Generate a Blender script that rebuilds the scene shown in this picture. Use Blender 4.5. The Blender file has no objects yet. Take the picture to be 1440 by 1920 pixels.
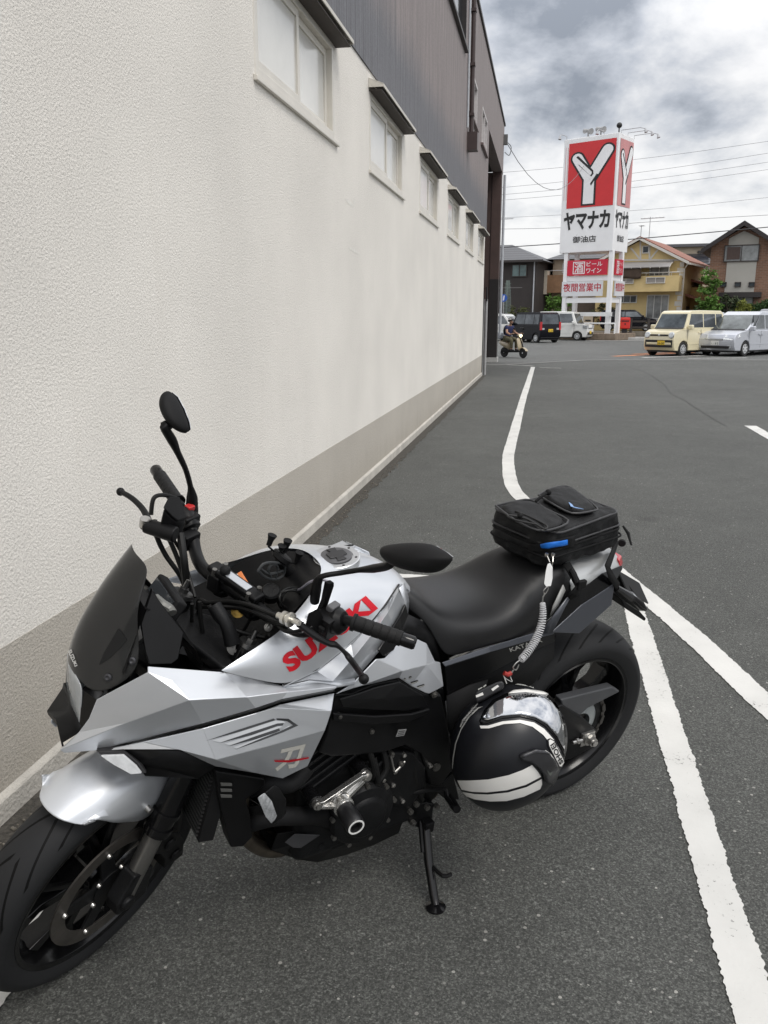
import bpy, bmesh, math, random
from mathutils import Vector, Matrix, Euler
from mathutils.bvhtree import BVHTree
from math import sin, cos, pi, radians as R, atan2, sqrt
random.seed(7)
S = bpy.context.scene
COL = S.collection
V = Vector

# ------------------------------------------------------------ camera
F, CX, CY, EYE = 1553.0, 720.0, 960.0, 1.53
PITCH, YAW = R(13.331), R(10.784)
FH = V((-sin(YAW), cos(YAW), 0)); RT = V((cos(YAW), sin(YAW), 0))
FW = FH * cos(PITCH) + V((0, 0, -sin(PITCH))); UP = FH * sin(PITCH) + V((0, 0, cos(PITCH)))
CAM = V((0, 0, EYE))
cam = bpy.data.cameras.new('camera')
cam.sensor_fit = 'VERTICAL'; cam.sensor_height = 36; cam.lens = F / 1920 * 36
cam.clip_start = .05; cam.clip_end = 3000
camo = bpy.data.objects.new('camera', cam); COL.objects.link(camo)
camo.matrix_world = Matrix((( RT.x, UP.x, -FW.x, 0), (RT.y, UP.y, -FW.y, 0), (RT.z, UP.z, -FW.z, EYE), (0, 0, 0, 1)))
S.camera = camo

# ------------------------------------------------------------ world, sun, exposure
def ray(u, v): return FW + RT * ((u - CX) / F) - UP * ((v - CY) / F)
SUN_EL, SUN_AZ = R(56), R(128)          # azimuth measured from +Y towards +X
w = bpy.data.worlds.new('World'); S.world = w; w.use_nodes = True
nt = w.node_tree; N = nt.nodes; L = nt.links
N.clear()
def nd(t, **k):
    n = N.new(t)
    for a, b in k.items(): setattr(n, a, b)
    return n
def mth(op, a, b=None, c=None):
    n = N.new('ShaderNodeMath'); n.operation = op
    for i, x in enumerate((a, b, c)):
        if x is None: continue
        if isinstance(x, (int, float)): n.inputs[i].default_value = x
        else: L.new(x, n.inputs[i])
    return n.outputs[0]
sky = nd('ShaderNodeTexSky', sky_type='NISHITA'); sky.sun_disc = False
sky.sun_elevation = SUN_EL; sky.sun_rotation = SUN_AZ
tc = nd('ShaderNodeTexCoord'); sx = nd('ShaderNodeSeparateXYZ'); L.new(tc.outputs['Generated'], sx.inputs[0])
zc = mth('ADD', mth('MAXIMUM', sx.outputs[2], 0.0), 0.26)
cx = nd('ShaderNodeCombineXYZ')
L.new(mth('DIVIDE', sx.outputs[0], zc), cx.inputs[0]); L.new(mth('DIVIDE', sx.outputs[1], zc), cx.inputs[1])
def noise(scale, det, rough, dist, off):
    mp = nd('ShaderNodeMapping'); L.new(cx.outputs[0], mp.inputs[0]); mp.inputs['Location'].default_value = off
    mp.inputs['Rotation'].default_value = (0, 0, R(-20)); mp.inputs['Scale'].default_value = (1.0, .75, 1)
    n = nd('ShaderNodeTexNoise'); n.inputs['Scale'].default_value = scale; n.inputs['Detail'].default_value = det
    n.inputs['Roughness'].default_value = rough; n.inputs['Distortion'].default_value = dist
    L.new(mp.outputs[0], n.inputs['Vector']); return n.outputs[0]
big = noise(.9, 4, .55, .15, (3.1, 1.45, 0)); fine = noise(3.4, 10, .58, .10, (7, 2, 0))
def lobe(u, v, n):
    # a broad cloud mass in one direction of the sky
    d = N.new('ShaderNodeVectorMath'); d.operation = 'DOT_PRODUCT'; L.new(tc.outputs['Generated'], d.inputs[0]); d.inputs[1].default_value = ray(u, v).normalized()
    return mth('POWER', mth('MAXIMUM', d.outputs['Value'], 0.0), n)
dens = mth('ADD', mth('MULTIPLY', big, .50), mth('MULTIPLY', fine, .66))
for u, v, n, a in ((1100, 30, 170, .13), (955, 120, 400, .06), (1400, 150, 240, -.12), (1200, 180, 700, -.08), (1340, 255, 500, .12), (980, 420, 300, -.07), (1300, 440, 200, -.06)):
    dens = mth('MULTIPLY_ADD', lobe(u, v, n), a, dens)
ramp = nd('ShaderNodeValToRGB'); L.new(dens, ramp.inputs[0])
e = ramp.color_ramp.elements
e[0].position = .515; e[0].color = (1.0, .99, .985, 1); e[1].position = .745; e[1].color = (.30, .325, .37, 1)
x = e.new(.585); x.color = (.83, .835, .85, 1); x = e.new(.66); x.color = (.56, .585, .635, 1)
# an overcast sky is brighter overhead than at the horizon
mr_ = nd('ShaderNodeMapRange', interpolation_type='SMOOTHSTEP'); L.new(sx.outputs[2], mr_.inputs[0])
for k_, v_ in ((1, .20), (2, .50), (3, 5.5), (4, 9.6)): mr_.inputs[k_].default_value = v_
el = mr_.outputs[0]
cl = nd('ShaderNodeMixRGB', blend_type='MULTIPLY'); cl.inputs[0].default_value = 1
L.new(ramp.outputs[0], cl.inputs[1]); L.new(el, cl.inputs[2])
mx = nd('ShaderNodeMixRGB'); mx.inputs[0].default_value = .93
L.new(sky.outputs[0], mx.inputs[1]); L.new(cl.outputs[0], mx.inputs[2])
bg = nd('ShaderNodeBackground'); bg.inputs['Strength'].default_value = .1
L.new(mx.outputs[0], bg.inputs[0])
L.new(bg.outputs[0], nd('ShaderNodeOutputWorld').inputs[0])
sl = bpy.data.lights.new('sun', 'SUN'); sl.energy = .85; sl.angle = R(22); sl.color = (1, .96, .9)
so = bpy.data.objects.new('sun', sl); COL.objects.link(so)
so.rotation_euler = V((-sin(SUN_AZ) * cos(SUN_EL), -cos(SUN_AZ) * cos(SUN_EL), -sin(SUN_EL))).to_track_quat('-Z', 'Y').to_euler()
S.view_settings.view_transform = 'Standard'; S.view_settings.look = 'None'; S.view_settings.gamma = 1
S.view_settings.exposure = 0.84

# ------------------------------------------------------------ points seen through a pixel of the photograph
def ray(u, v): return FW + RT * ((u - CX) / F) - UP * ((v - CY) / F)
def G(u, v, z=0): r = ray(u, v); return CAM + r * ((z - EYE) / r.z)
def OX(u, v, X): r = ray(u, v); return CAM + r * (X / r.x)
def OY(u, v, Y): r = ray(u, v); return CAM + r * (Y / r.y)
BPOS = V((.044, 2.56, 0)); PHI, LEAN, STEER = -2.4031, .2055, .4666
hd = V((cos(PHI), sin(PHI), 0)); lf = V((-sin(PHI), cos(PHI), 0)); uz = V((0, 0, 1))
lf2 = lf * cos(LEAN) - uz * sin(LEAN); up2 = uz * cos(LEAN) + lf * sin(LEAN)
BM = Matrix(((hd.x, lf2.x, up2.x, BPOS.x), (hd.y, lf2.y, up2.y, BPOS.y), (hd.z, lf2.z, up2.z, BPOS.z), (0, 0, 0, 1)))
BI = BM.inverted()
SA = V((1.56, 0, 0)); SD = V((-sin(R(25)), 0, cos(R(25))))
MS = Matrix.Translation(SA) @ Matrix.Rotation(STEER, 4, SD) @ Matrix.Translation(-SA)
MSI = MS.inverted()
def B(u, v, y):
    o = BI @ CAM; d = BI.to_3x3() @ ray(u, v); return o + d * ((y - o.y) / d.y)
def BZ(u, v, z):
    o = BI @ CAM; d = BI.to_3x3() @ ray(u, v); return o + d * ((z - o.z) / d.z)
def BSP(u, v, c, n):
    o = MSI @ (BI @ CAM); d = MSI.to_3x3() @ (BI.to_3x3() @ ray(u, v)); n = V(n); return o + d * ((V(c) - o).dot(n) / d.dot(n))
def BS(u, v, y):
    o = MSI @ (BI @ CAM); d = MSI.to_3x3() @ (BI.to_3x3() @ ray(u, v)); return o + d * ((y - o.y) / d.y)

# ------------------------------------------------------------ materials
MATS = {}
def mat(name, col, rough=.5, metal=0.0, coat=0.0, var=.12, vs=6.0, bump=0.0, bs=200.0, emit=0.0, alpha=1.0, spec=.5, rv=0.0):
    if name in MATS: return MATS[name]
    m = bpy.data.materials.new(name); m.use_nodes = True
    t = m.node_tree; p = t.nodes['Principled BSDF']
    p.inputs['Roughness'].default_value = rough; p.inputs['Metallic'].default_value = metal
    p.inputs['Coat Weight'].default_value = coat; p.inputs['Coat Roughness'].default_value = .06
    p.inputs['Alpha'].default_value = alpha; p.inputs['Specular IOR Level'].default_value = spec
    p.inputs['Base Color'].default_value = (*col, 1)
    c = t.nodes.new('ShaderNodeTexCoord')
    if var or rv:
        n = t.nodes.new('ShaderNodeTexNoise'); n.inputs['Scale'].default_value = vs; n.inputs['Detail'].default_value = 6
        n.inputs['Roughness'].default_value = .62
        t.links.new(c.outputs['Object'], n.inputs['Vector'])
        mp = t.nodes.new('ShaderNodeMapRange'); mp.inputs[1].default_value = .3; mp.inputs[2].default_value = .7
        mp.inputs[3].default_value = 1 - var; mp.inputs[4].default_value = 1 + var
        t.links.new(n.outputs[0], mp.inputs[0])
        mu = t.nodes.new('ShaderNodeVectorMath'); mu.operation = 'SCALE'; mu.inputs[0].default_value = col
        t.links.new(mp.outputs[0], mu.inputs['Scale']); t.links.new(mu.outputs[0], p.inputs['Base Color'])
        if rv:
            m2 = t.nodes.new('ShaderNodeMapRange'); m2.inputs[1].default_value = .35; m2.inputs[2].default_value = .65
            m2.inputs[3].default_value = max(0, rough - rv); m2.inputs[4].default_value = rough + rv
            t.links.new(n.outputs[0], m2.inputs[0]); t.links.new(m2.outputs[0], p.inputs['Roughness'])
    if bump:
        n = t.nodes.new('ShaderNodeTexNoise'); n.inputs['Scale'].default_value = bs; n.inputs['Detail'].default_value = 3
        t.links.new(c.outputs['Object'], n.inputs['Vector'])
        b = t.nodes.new('ShaderNodeBump'); b.inputs['Strength'].default_value = bump; b.inputs['Distance'].default_value = 1.0 / bs
        t.links.new(n.outputs[0], b.inputs['Height']); t.links.new(b.outputs[0], p.inputs['Normal'])
    if emit:
        p.inputs['Emission Color'].default_value = (*col, 1); p.inputs['Emission Strength'].default_value = emit
    MATS[name] = m
    return m
def graph(m):
    t = m.node_tree; p = t.nodes['Principled BSDF']
    def n(ty, **k):
        x = t.nodes.new(ty)
        for a, b in k.items():
            if hasattr(x, a): setattr(x, a, b)
            else: x.inputs[a.replace('_', ' ')].default_value = b
        return x
    def mt(op, a, b=None, c=None):
        x = t.nodes.new('ShaderNodeMath'); x.operation = op
        for i, y in enumerate((a, b, c)):
            if y is None: continue
            if isinstance(y, (int, float)): x.inputs[i].default_value = y
            else: t.links.new(y, x.inputs[i])
        return x.outputs[0]
    def ln(a, b): t.links.new(a, b)
    return t, p, n, mt, ln
def mixc(t, fac, a, b):
    x = t.nodes.new('ShaderNodeMixRGB')
    for i, y in ((0, fac), (1, a), (2, b)):
        if isinstance(y, (int, float)): x.inputs[i].default_value = y
        elif isinstance(y, tuple): x.inputs[i].default_value = (*y, 1)
        else: t.links.new(y, x.inputs[i])
    return x.outputs[0]

# ------------------------------------------------------------ mesh helpers
def nb(): return bmesh.new()
def pan(Vs, Fs, bm=None):
    bm = bm or nb()
    vs = [bm.verts.new(p) for p in Vs]
    for f in Fs: bm.faces.new([vs[i] for i in f])
    return bm
def prism(bm, pts, vec):
    vec = V(vec); a = [bm.verts.new(p) for p in pts]; b = [bm.verts.new(V(p) + vec) for p in pts]
    n = len(a)
    bm.faces.new(a); bm.faces.new(b[::-1])
    for i in range(n): bm.faces.new((a[i], b[i], b[(i + 1) % n], a[(i + 1) % n]))
    return bm
def loft(bm, secs, caps=True, closed=True):
    rs = [[bm.verts.new(p) for p in s] for s in secs]
    n = len(rs[0])
    for i in range(len(rs) - 1):
        for j in range(n if closed else n - 1):
            k = (j + 1) % n
            bm.faces.new((rs[i][j], rs[i][k], rs[i + 1][k], rs[i + 1][j]))
    if caps and closed:
        bm.faces.new(rs[0][::-1]); bm.faces.new(rs[-1])
    return bm
def box(bm, c, s, M=None):
    c = V(c); h = V(s) / 2
    P = [c + V((a * h.x, b * h.y, d * h.z)) for d in (-1, 1) for a, b in ((-1, -1), (1, -1), (1, 1), (-1, 1))]
    if M: P = [M @ p for p in P]
    v = [bm.verts.new(p) for p in P]
    for f in ((3, 2, 1, 0), (4, 5, 6, 7), (0, 1, 5, 4), (1, 2, 6, 5), (2, 3, 7, 6), (3, 0, 4, 7)): bm.faces.new([v[i] for i in f])
    return bm
def box2(bm, a, b):
    a = V(a); b = V(b); return box(bm, (a + b) / 2, b - a)
def cr(pts, n=6):
    pts = [V(p) for p in pts]; out = []
    for i in range(len(pts) - 1):
        p0 = pts[max(i - 1, 0)]; p1 = pts[i]; p2 = pts[i + 1]; p3 = pts[min(i + 2, len(pts) - 1)]
        for k in range(n):
            t = k / n
            out.append(.5 * ((2 * p1) + (p2 - p0) * t + (2 * p0 - 5 * p1 + 4 * p2 - p3) * t * t + (3 * p1 - p0 - 3 * p2 + p3) * t ** 3))
    return out + [pts[-1]]
def tube(bm, pts, r, seg=8, sm=0, caps=True):
    pts = [V(p) for p in pts]
    rr = list(r) if isinstance(r, (list, tuple)) else [r] * len(pts)
    if sm:
        n0 = len(pts); pts2 = cr(pts, sm)
        rr = [rr[min(int(i / sm), n0 - 1)] + (rr[min(int(i / sm) + 1, n0 - 1)] - rr[min(int(i / sm), n0 - 1)]) * ((i % sm) / sm) for i in range(len(pts2))]
        pts = pts2
    t0 = (pts[1] - pts[0]).normalized(); a = t0.orthogonal().normalized(); secs = []
    for i, p in enumerate(pts):
        t = (pts[min(i + 1, len(pts) - 1)] - pts[max(i - 1, 0)]).normalized()
        a = (a - t * a.dot(t)).normalized(); b = t.cross(a)
        secs.append([p + (a * cos(2 * pi * k / seg) + b * sin(2 * pi * k / seg)) * rr[i] for k in range(seg)])
    return loft(bm, secs, caps)
def axm(o, d):
    d = V(d).normalized(); x = d.orthogonal().normalized(); y = d.cross(x); o = V(o)
    return Matrix(((x.x, y.x, d.x, o.x), (x.y, y.y, d.y, o.y), (x.z, y.z, d.z, o.z), (0, 0, 0, 1)))
def lathe(bm, prof, o, d, seg=24, caps=True, ring=False):
    M = axm(o, d)
    secs = [[M @ V((r * cos(2 * pi * k / seg), r * sin(2 * pi * k / seg), h)) for k in range(seg)] for r, h in prof]
    if ring: secs.append(secs[0])
    return loft(bm, secs, caps and not ring)
def cyl(bm, a, b, r0, r1=None, seg=16):
    a = V(a); b = V(b); return lathe(bm, [(r0, 0), (r0 if r1 is None else r1, (b - a).length)], a, b - a, seg)
def grid(bm, rows, cl=False):
    return loft(bm, rows, caps=False, closed=cl)
def sphere(bm, c, r, M=None, u=16, v=10, sc=(1, 1, 1)):
    mm = Matrix.Translation(V(c)) @ (M or Matrix.Identity(4)) @ Matrix.Diagonal((r * sc[0], r * sc[1], r * sc[2], 1))
    bmesh.ops.create_uvsphere(bm, u_segments=u, v_segments=v, radius=1, matrix=mm); return bm
def mk(name, bm, m, parent=None, sm=35, bevel=0, seg=2, solid=0, off=-1, sub=0, ang=30, M=None, recalc=True, label=None):
    if recalc: bmesh.ops.recalc_face_normals(bm, faces=bm.faces[:])
    me = bpy.data.meshes.new(name); bm.to_mesh(me); bm.free()
    for x in (m if isinstance(m, (list, tuple)) else [m]): me.materials.append(x)
    o = bpy.data.objects.new(name, me); COL.objects.link(o)
    if parent: o.parent = parent
    if M is not None: o.matrix_local = M
    if sm:
        for p in me.polygons: p.use_smooth = True
        me.set_sharp_from_angle(angle=R(sm))
    if solid:
        d = o.modifiers.new('solid', 'SOLIDIFY'); d.thickness = solid; d.offset = off
    if bevel:
        d = o.modifiers.new('bevel', 'BEVEL'); d.width = bevel; d.segments = seg; d.limit_method = 'ANGLE'; d.angle_limit = R(ang); d.harden_normals = bool(sm)
    if sub:
        d = o.modifiers.new('sub', 'SUBSURF'); d.levels = sub; d.render_levels = sub
    if label: o['label'] = label
    return o
def thing(name, label, cat, loc=(0, 0, 0), rz=0, group=None, M=None):
    o = bpy.data.objects.new(name, None); COL.objects.link(o); o.empty_display_size = .2
    if M is not None: o.matrix_world = M
    else: o.location = loc; o.rotation_euler = (0, 0, rz)
    return tag(o, label, cat, group)
def tag(o, label, cat, group=None):
    o['label'] = label; o['category'] = cat
    if group: o['group'] = group
    return o
def struct(o, kind='structure'):
    o['kind'] = kind; return o
def copy_tree(o, parent=None):
    c = o.copy(); COL.objects.link(c)
    if parent is not None: c.parent = parent
    for ch in list(o.children): copy_tree(ch, c)
    return c

# ------------------------------------------------------------ lettering
GL = {}
def glyph(s, bold=0.0, shear=0.0, space=1.0):
    k = (s, bold, shear, space)
    if k in GL: return GL[k]
    cu = bpy.data.curves.new('text', 'FONT'); cu.body = s; cu.offset = bold; cu.shear = shear; cu.space_character = space
    cu.resolution_u = 3; cu.space_line = 1.15
    o = bpy.data.objects.new('text', cu); COL.objects.link(o)
    bpy.context.view_layer.update()
    me = o.evaluated_get(bpy.context.evaluated_depsgraph_get()).to_mesh()
    vs = [v.co.copy() for v in me.vertices]; fs = [tuple(p.vertices) for p in me.polygons]
    bpy.data.objects.remove(o); bpy.data.curves.remove(cu)
    x0 = min(v.x for v in vs); x1 = max(v.x for v in vs); y0 = min(v.y for v in vs); y1 = max(v.y for v in vs)
    GL[k] = ([((v.x - x0) / (x1 - x0), (v.y - y0) / (y1 - y0)) for v in vs], fs)
    return GL[k]
def bil(q, s, t):
    a, b, c, d = q; return a * ((1 - s) * (1 - t)) + b * (s * (1 - t)) + c * (s * t) + d * ((1 - s) * t)
def text(name, s, quad, m, parent=None, off=.004, bold=0.0, shear=0.0, M=None, space=1.0):
    q = [V(p) for p in quad]; n = (q[1] - q[0]).cross(q[3] - q[0]).normalized() * off
    vs, fs = glyph(s, bold, shear, space)
    return mk(name, pan([bil(q, a, b) + n for a, b in vs], fs), m, parent, sm=0, M=M, recalc=False)
def quadpoly(name, pts, quad, m, parent=None, off=.004, bm=None):
    q = [V(p) for p in quad]; n = (q[1] - q[0]).cross(q[3] - q[0]).normalized() * off
    return mk(name, pan([bil(q, a, b) + n for a, b in pts], [tuple(range(len(pts)))]), m, parent, sm=0, recalc=False)
def bvh_of(o):
    bpy.context.view_layer.update()
    return BVHTree.FromObject(o, bpy.context.evaluated_depsgraph_get())
def decal(name, polys, bvhs, m, parent, MW, off=.0012, cuts=0, M=None):
    """a thin sticker laid on a real surface: polys = (verts in photo pixels, faces)"""
    bm = pan([V((u, v, 0)) for u, v in polys[0]], polys[1]); bm.normal_update()
    bmesh.ops.triangulate(bm, faces=bm.faces[:])
    for _ in range(cuts):
        es = [e for e in bm.edges if e.calc_length() > 7]
        if es: bmesh.ops.subdivide_edges(bm, edges=es, cuts=1, use_grid_fill=False)
        bmesh.ops.triangulate(bm, faces=bm.faces[:])
    I = MW.inverted(); o = I @ CAM; bad = []
    for v in bm.verts:
        d = (I.to_3x3() @ ray(v.co.x, v.co.y)).normalized(); best = None
        for b in bvhs:
            h = b.ray_cast(o, d)
            if h[0] is not None and (best is None or h[3] < best[3]): best = h
        if best is None: bad.append(v); continue
        n = best[1] if best[1].dot(d) < 0 else -best[1]
        v.co = best[0] + n * off
    if bad: bmesh.ops.delete(bm, geom=bad, context='VERTS')
    for f in bm.faces:
        f.normal_update()
        if f.normal.dot((f.calc_center_median() - o)) > 0: f.normal_flip()
    return mk(name, bm, m, parent, sm=60, recalc=False, M=M)
def px_text(s, quad, bold=0.0, shear=0.0, space=1.0):
    vs, fs = glyph(s, bold, shear, space); q = [V((*p, 0)) for p in quad]
    return [tuple(bil(q, a, b)[:2]) for a, b in vs], fs
# ------------------------------------------------------------ shared paints
SILVER = mat('silver_paint', (.58, .60, .63), .38, .55, coat=.6, var=.03, vs=3, bump=.05, bs=900)
SILVER_TANK = mat('light_silver_paint', (.56, .58, .61), .38, .60, coat=.6, var=.02, vs=3)
SATIN = mat('satin_black_plastic', (.0058, .0058, .0063), .42, var=.25, vs=9, bump=.12, bs=700, spec=.22)
MATTE = mat('matte_black_plastic', (.0095, .0095, .010), .62, var=.25, vs=8, bump=.25, bs=500, spec=.18)
GLOSSB = mat('gloss_black', (.005, .005, .0055), .16, coat=.0, var=.2, rv=.06, spec=.35)
ENG = mat('engine_black', (.007, .0072, .0078), .45, .0, var=.35, vs=18, bump=.25, bs=300, spec=.2)
RUB = mat('rubber', (.008, .008, .0085), .68, var=.3, vs=12, bump=.2, bs=400, spec=.16)
GRIPM = mat('grip_rubber', (.007, .007, .0073), .6, var=.2, spec=.3)
SEATM = mat('seat_vinyl', (.0105, .0105, .0112), .40, var=.15, vs=5, bump=.35, bs=900, spec=.4)
DGREY = mat('dark_grey_paint', (.075, .080, .094), .36, .45, coat=.25, var=.05)
ALU = mat('machined_aluminium', (.74, .73, .71), .24, .95, var=.05, vs=30)
STEEL = mat('steel', (.5, .49, .47), .32, .95, var=.15, vs=30)
DISC = mat('brake_disc_steel', (.15, .138, .126), .42, .85, var=.35, vs=14)
RED = mat('red_sticker', (.56, .008, .020), .45, var=.04, spec=.3)
WHITE = mat('white_sticker', (.78, .78, .76), .45, var=.04)
PALE = mat('pale_grey_sticker', (.46, .46, .43), .4, .3, var=.05)
BLACKP = mat('black_print', (.01, .01, .011), .5, var=.1)
CHROME = mat('mirror_chrome', (.74, .75, .76), .04, 1.0, var=0)
SCREEN = mat('smoked_screen', (.024, .024, .0235), .12, var=.1, alpha=.94, coat=.0, spec=.35)
LENS = mat('clear_lens', (.62, .65, .67), .08, var=.1, vs=40, alpha=.62, coat=.5)
REDL = mat('red_lens', (.5, .015, .02), .15, coat=.5, var=.1)
ORANGE = mat('orange_sticker', (.75, .2, .03), .5, var=.05)
CABLE = mat('cable_black', (.006, .006, .006), .5, var=.2, spec=.3)
GOLD = mat('gold_anodised', (.42, .27, .07), .35, .9, var=.1)
GREYB = mat('grey_body_paint', (.42, .43, .43), .38, .5, coat=.4, var=.04)
# ------------------------------------------------------------ ground
def asphalt(name, c0, speck=.5):
    m = mat(name, c0, .74, var=0, spec=.42)
    t, p, n, mt, ln = graph(m)
    co = n('ShaderNodeTexCoord').outputs['Object']
    def noi(sc, det=4, ro=.6):
        x = n('ShaderNodeTexNoise', Scale=sc, Detail=det, Roughness=ro); ln(co, x.inputs['Vector']); return x.outputs[0]
    big = noi(.35, 5); mid = noi(3.2, 5); fin = noi(110, 4, .8); grit = noi(210, 2)
    k = mt('ADD', mt('MULTIPLY', big, .45), mt('MULTIPLY', mid, .3))
    k = mt('ADD', k, mt('MULTIPLY', fin, 1.5)); k = mt('ADD', k, mt('MULTIPLY', grit, .55))
    ra = n('ShaderNodeMapRange'); ra.inputs[1].default_value = 1.02; ra.inputs[2].default_value = 1.82; ra.inputs[3].default_value = .35; ra.inputs[4].default_value = 1.75
    ln(k, ra.inputs[0])
    sc = n('ShaderNodeVectorMath', operation='SCALE'); sc.inputs[0].default_value = c0; ln(ra.outputs[0], sc.inputs['Scale'])
    vo = n('ShaderNodeTexVoronoi', Scale=60.0); ln(co, vo.inputs['Vector'])
    rnd = n('ShaderNodeSeparateColor'); ln(vo.outputs['Color'], rnd.inputs[0])
    sp = mt('MULTIPLY', mt('GREATER_THAN', rnd.outputs[0], .85), mt('LESS_THAN', vo.outputs['Distance'], mt('MULTIPLY', mt('POWER', rnd.outputs[2], 2.0), .30)))
    sp = mt('MULTIPLY', sp, mt('MULTIPLY', rnd.outputs[1], speck))
    # aggregate: every stone has its own shade
    ag = n('ShaderNodeTexVoronoi', Scale=270.0); ln(co, ag.inputs['Vector']); ac = n('ShaderNodeSeparateColor'); ln(ag.outputs['Color'], ac.inputs[0])
    ag2 = n('ShaderNodeTexVoronoi', Scale=165.0); ln(co, ag2.inputs['Vector']); ac2 = n('ShaderNodeSeparateColor'); ln(ag2.outputs['Color'], ac2.inputs[0])
    sh = mt('MULTIPLY_ADD', mt('POWER', ac.outputs[0], 2.2), .95, .60); sh = mt('MULTIPLY', sh, mt('MULTIPLY_ADD', mt('POWER', ac2.outputs[1], 2.0), .6, .80))
    # old oil drops and darker worn tracks
    ov = n('ShaderNodeTexVoronoi', Scale=.9); ln(co, ov.inputs['Vector']); oc = n('ShaderNodeSeparateColor'); ln(ov.outputs['Color'], oc.inputs[0])
    oil = n('ShaderNodeMapRange'); oil.inputs[1].default_value = .02; oil.inputs[2].default_value = .11; oil.inputs[3].default_value = .62; oil.inputs[4].default_value = 1.0
    ln(mt('ADD', ov.outputs['Distance'], mt('MULTIPLY', mt('LESS_THAN', oc.outputs[0], .72), 1.0)), oil.inputs[0])
    s2 = n('ShaderNodeVectorMath', operation='SCALE'); ln(sc.outputs[0], s2.inputs[0]); ln(mt('MULTIPLY', sh, oil.outputs[0]), s2.inputs['Scale'])
    ln(mixc(t, sp, s2.outputs[0], (.50, .485, .45)), p.inputs['Base Color'])
    b = n('ShaderNodeBump', Strength=.8, Distance=.005); ln(mt('ADD', fin, mt('MULTIPLY_ADD', ac.outputs[0], .5, mt('MULTIPLY', ac2.outputs[1], .5))), b.inputs['Height']); ln(b.outputs[0], p.inputs['Normal'])
    return m
ASPH = asphalt('asphalt', (.092, .0945, .088), .8)
ROAD = asphalt('road_asphalt', (.116, .119, .114), .35)
bm = nb(); pan([V((-900, -300, 0)), V((900, -300, 0)), V((900, 2500, 0)), V((-900, 2500, 0))], [(0, 1, 2, 3)], bm)
struct(mk('ground', bm, ASPH, sm=0))
g0, g1, g2 = G(935, 684), G(1100, 676), G(1440, 664)
edge = [V((-40, g0.y + 3, .004)), V((g0.x, g0.y, .004)), V((g1.x, g1.y + .3, .004)), V((4.4, 31.4, .004)), V((60, 40, .004))]
bm = nb(); far = [V((p.x, 57.15, .004)) for p in edge]
grid(bm, [edge, far]); struct(mk('road', bm, ROAD, sm=0))
PAVE = mat('pavement_concrete', (.30, .295, .285), .85, var=.18, vs=.8, bump=.2, bs=60)
KERB = mat('kerb_concrete', (.42, .415, .40), .85, var=.18, vs=4, bump=.2, bs=60)
bm = nb(); box2(bm, (-80, 57.4, -.2), (80, 60.0, .14)); struct(mk('pavement', bm, PAVE, sm=0, bevel=.03))
bm = nb(); box2(bm, (-80, 57.2, -.2), (80, 57.398, .155)); struct(mk('kerb', bm, KERB, sm=0, bevel=.02))
bm = nb(); gut = []
for a, b in zip(edge[:-1], edge[1:]):
    for k in range(8): gut.append(a.lerp(b, k / 8))
grid(bm, [[p + V((0, -.32 + random.uniform(-.03, .03), .004)) for p in gut], [p + V((0, .10 + random.uniform(-.04, .04), .004)) for p in gut]])
struct(mk('gutter_strip', bm, mat('gutter_concrete', (.19, .188, .18), .9, var=.25, vs=1.2), sm=0))
EARTH = mat('yard_earth', (.17, .15, .12), .95, var=.3, vs=2)
bm = nb(); box2(bm, (-120, 60.01, -.2), (120, 120, .45)); struct(mk('yard', bm, EARTH, sm=0))
# dirt and gravel seam along the foot of the wall
bm = nb(); P0, P1 = [], []
y = -.5
while y < 22:
    P0.append(V((-1.60, y, .003))); P1.append(V((-1.475 + random.uniform(-.022, .022), y, .003))); y += .06
grid(bm, [P0, P1])
struct(mk('dirt_seam', bm, mat('dirt', (.055, .05, .042), .95, var=.6, vs=60, bump=.6, bs=120), sm=0))
bm = nb()
for i in range(520):
    yy = 1.0 + 8 * random.random() ** 1.6; s = random.uniform(.003, .009)
    c = V((-1.50 + random.gauss(0, .03), yy, s * .5 + .003))
    if c.x < -1.535: c.x = -1.53
    q = Euler((random.random() * 3, random.random() * 3, random.random() * 3)).to_matrix().to_4x4()
    bmesh.ops.create_icosphere(bm, subdivisions=1, radius=s, matrix=Matrix.Translation(c) @ q @ Matrix.Diagonal((1, .8, .6, 1)))
struct(mk('seam_gravel', bm, mat('gravel', (.16, .145, .12), .9, var=.5, vs=30), sm=0), 'stuff')
# small loose chips and stains on the asphalt
bm = nb()
for i in range(150):
    yy = 1.2 + 7 * random.random() ** 1.3; s = random.uniform(.0015, .0042)
    c = V((random.uniform(-1.4, 2.2), yy, s * .4))
    q = Euler((random.random() * 3, random.random() * 3, random.random() * 3)).to_matrix().to_4x4()
    bmesh.ops.create_icosphere(bm, subdivisions=1, radius=s, matrix=Matrix.Translation(c) @ q @ Matrix.Diagonal((1.2, .8, .5, 1)))
struct(mk('loose_grit', bm, mat('grit', (.36, .35, .32), .9, var=.5, vs=30), sm=0), 'stuff')

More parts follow.
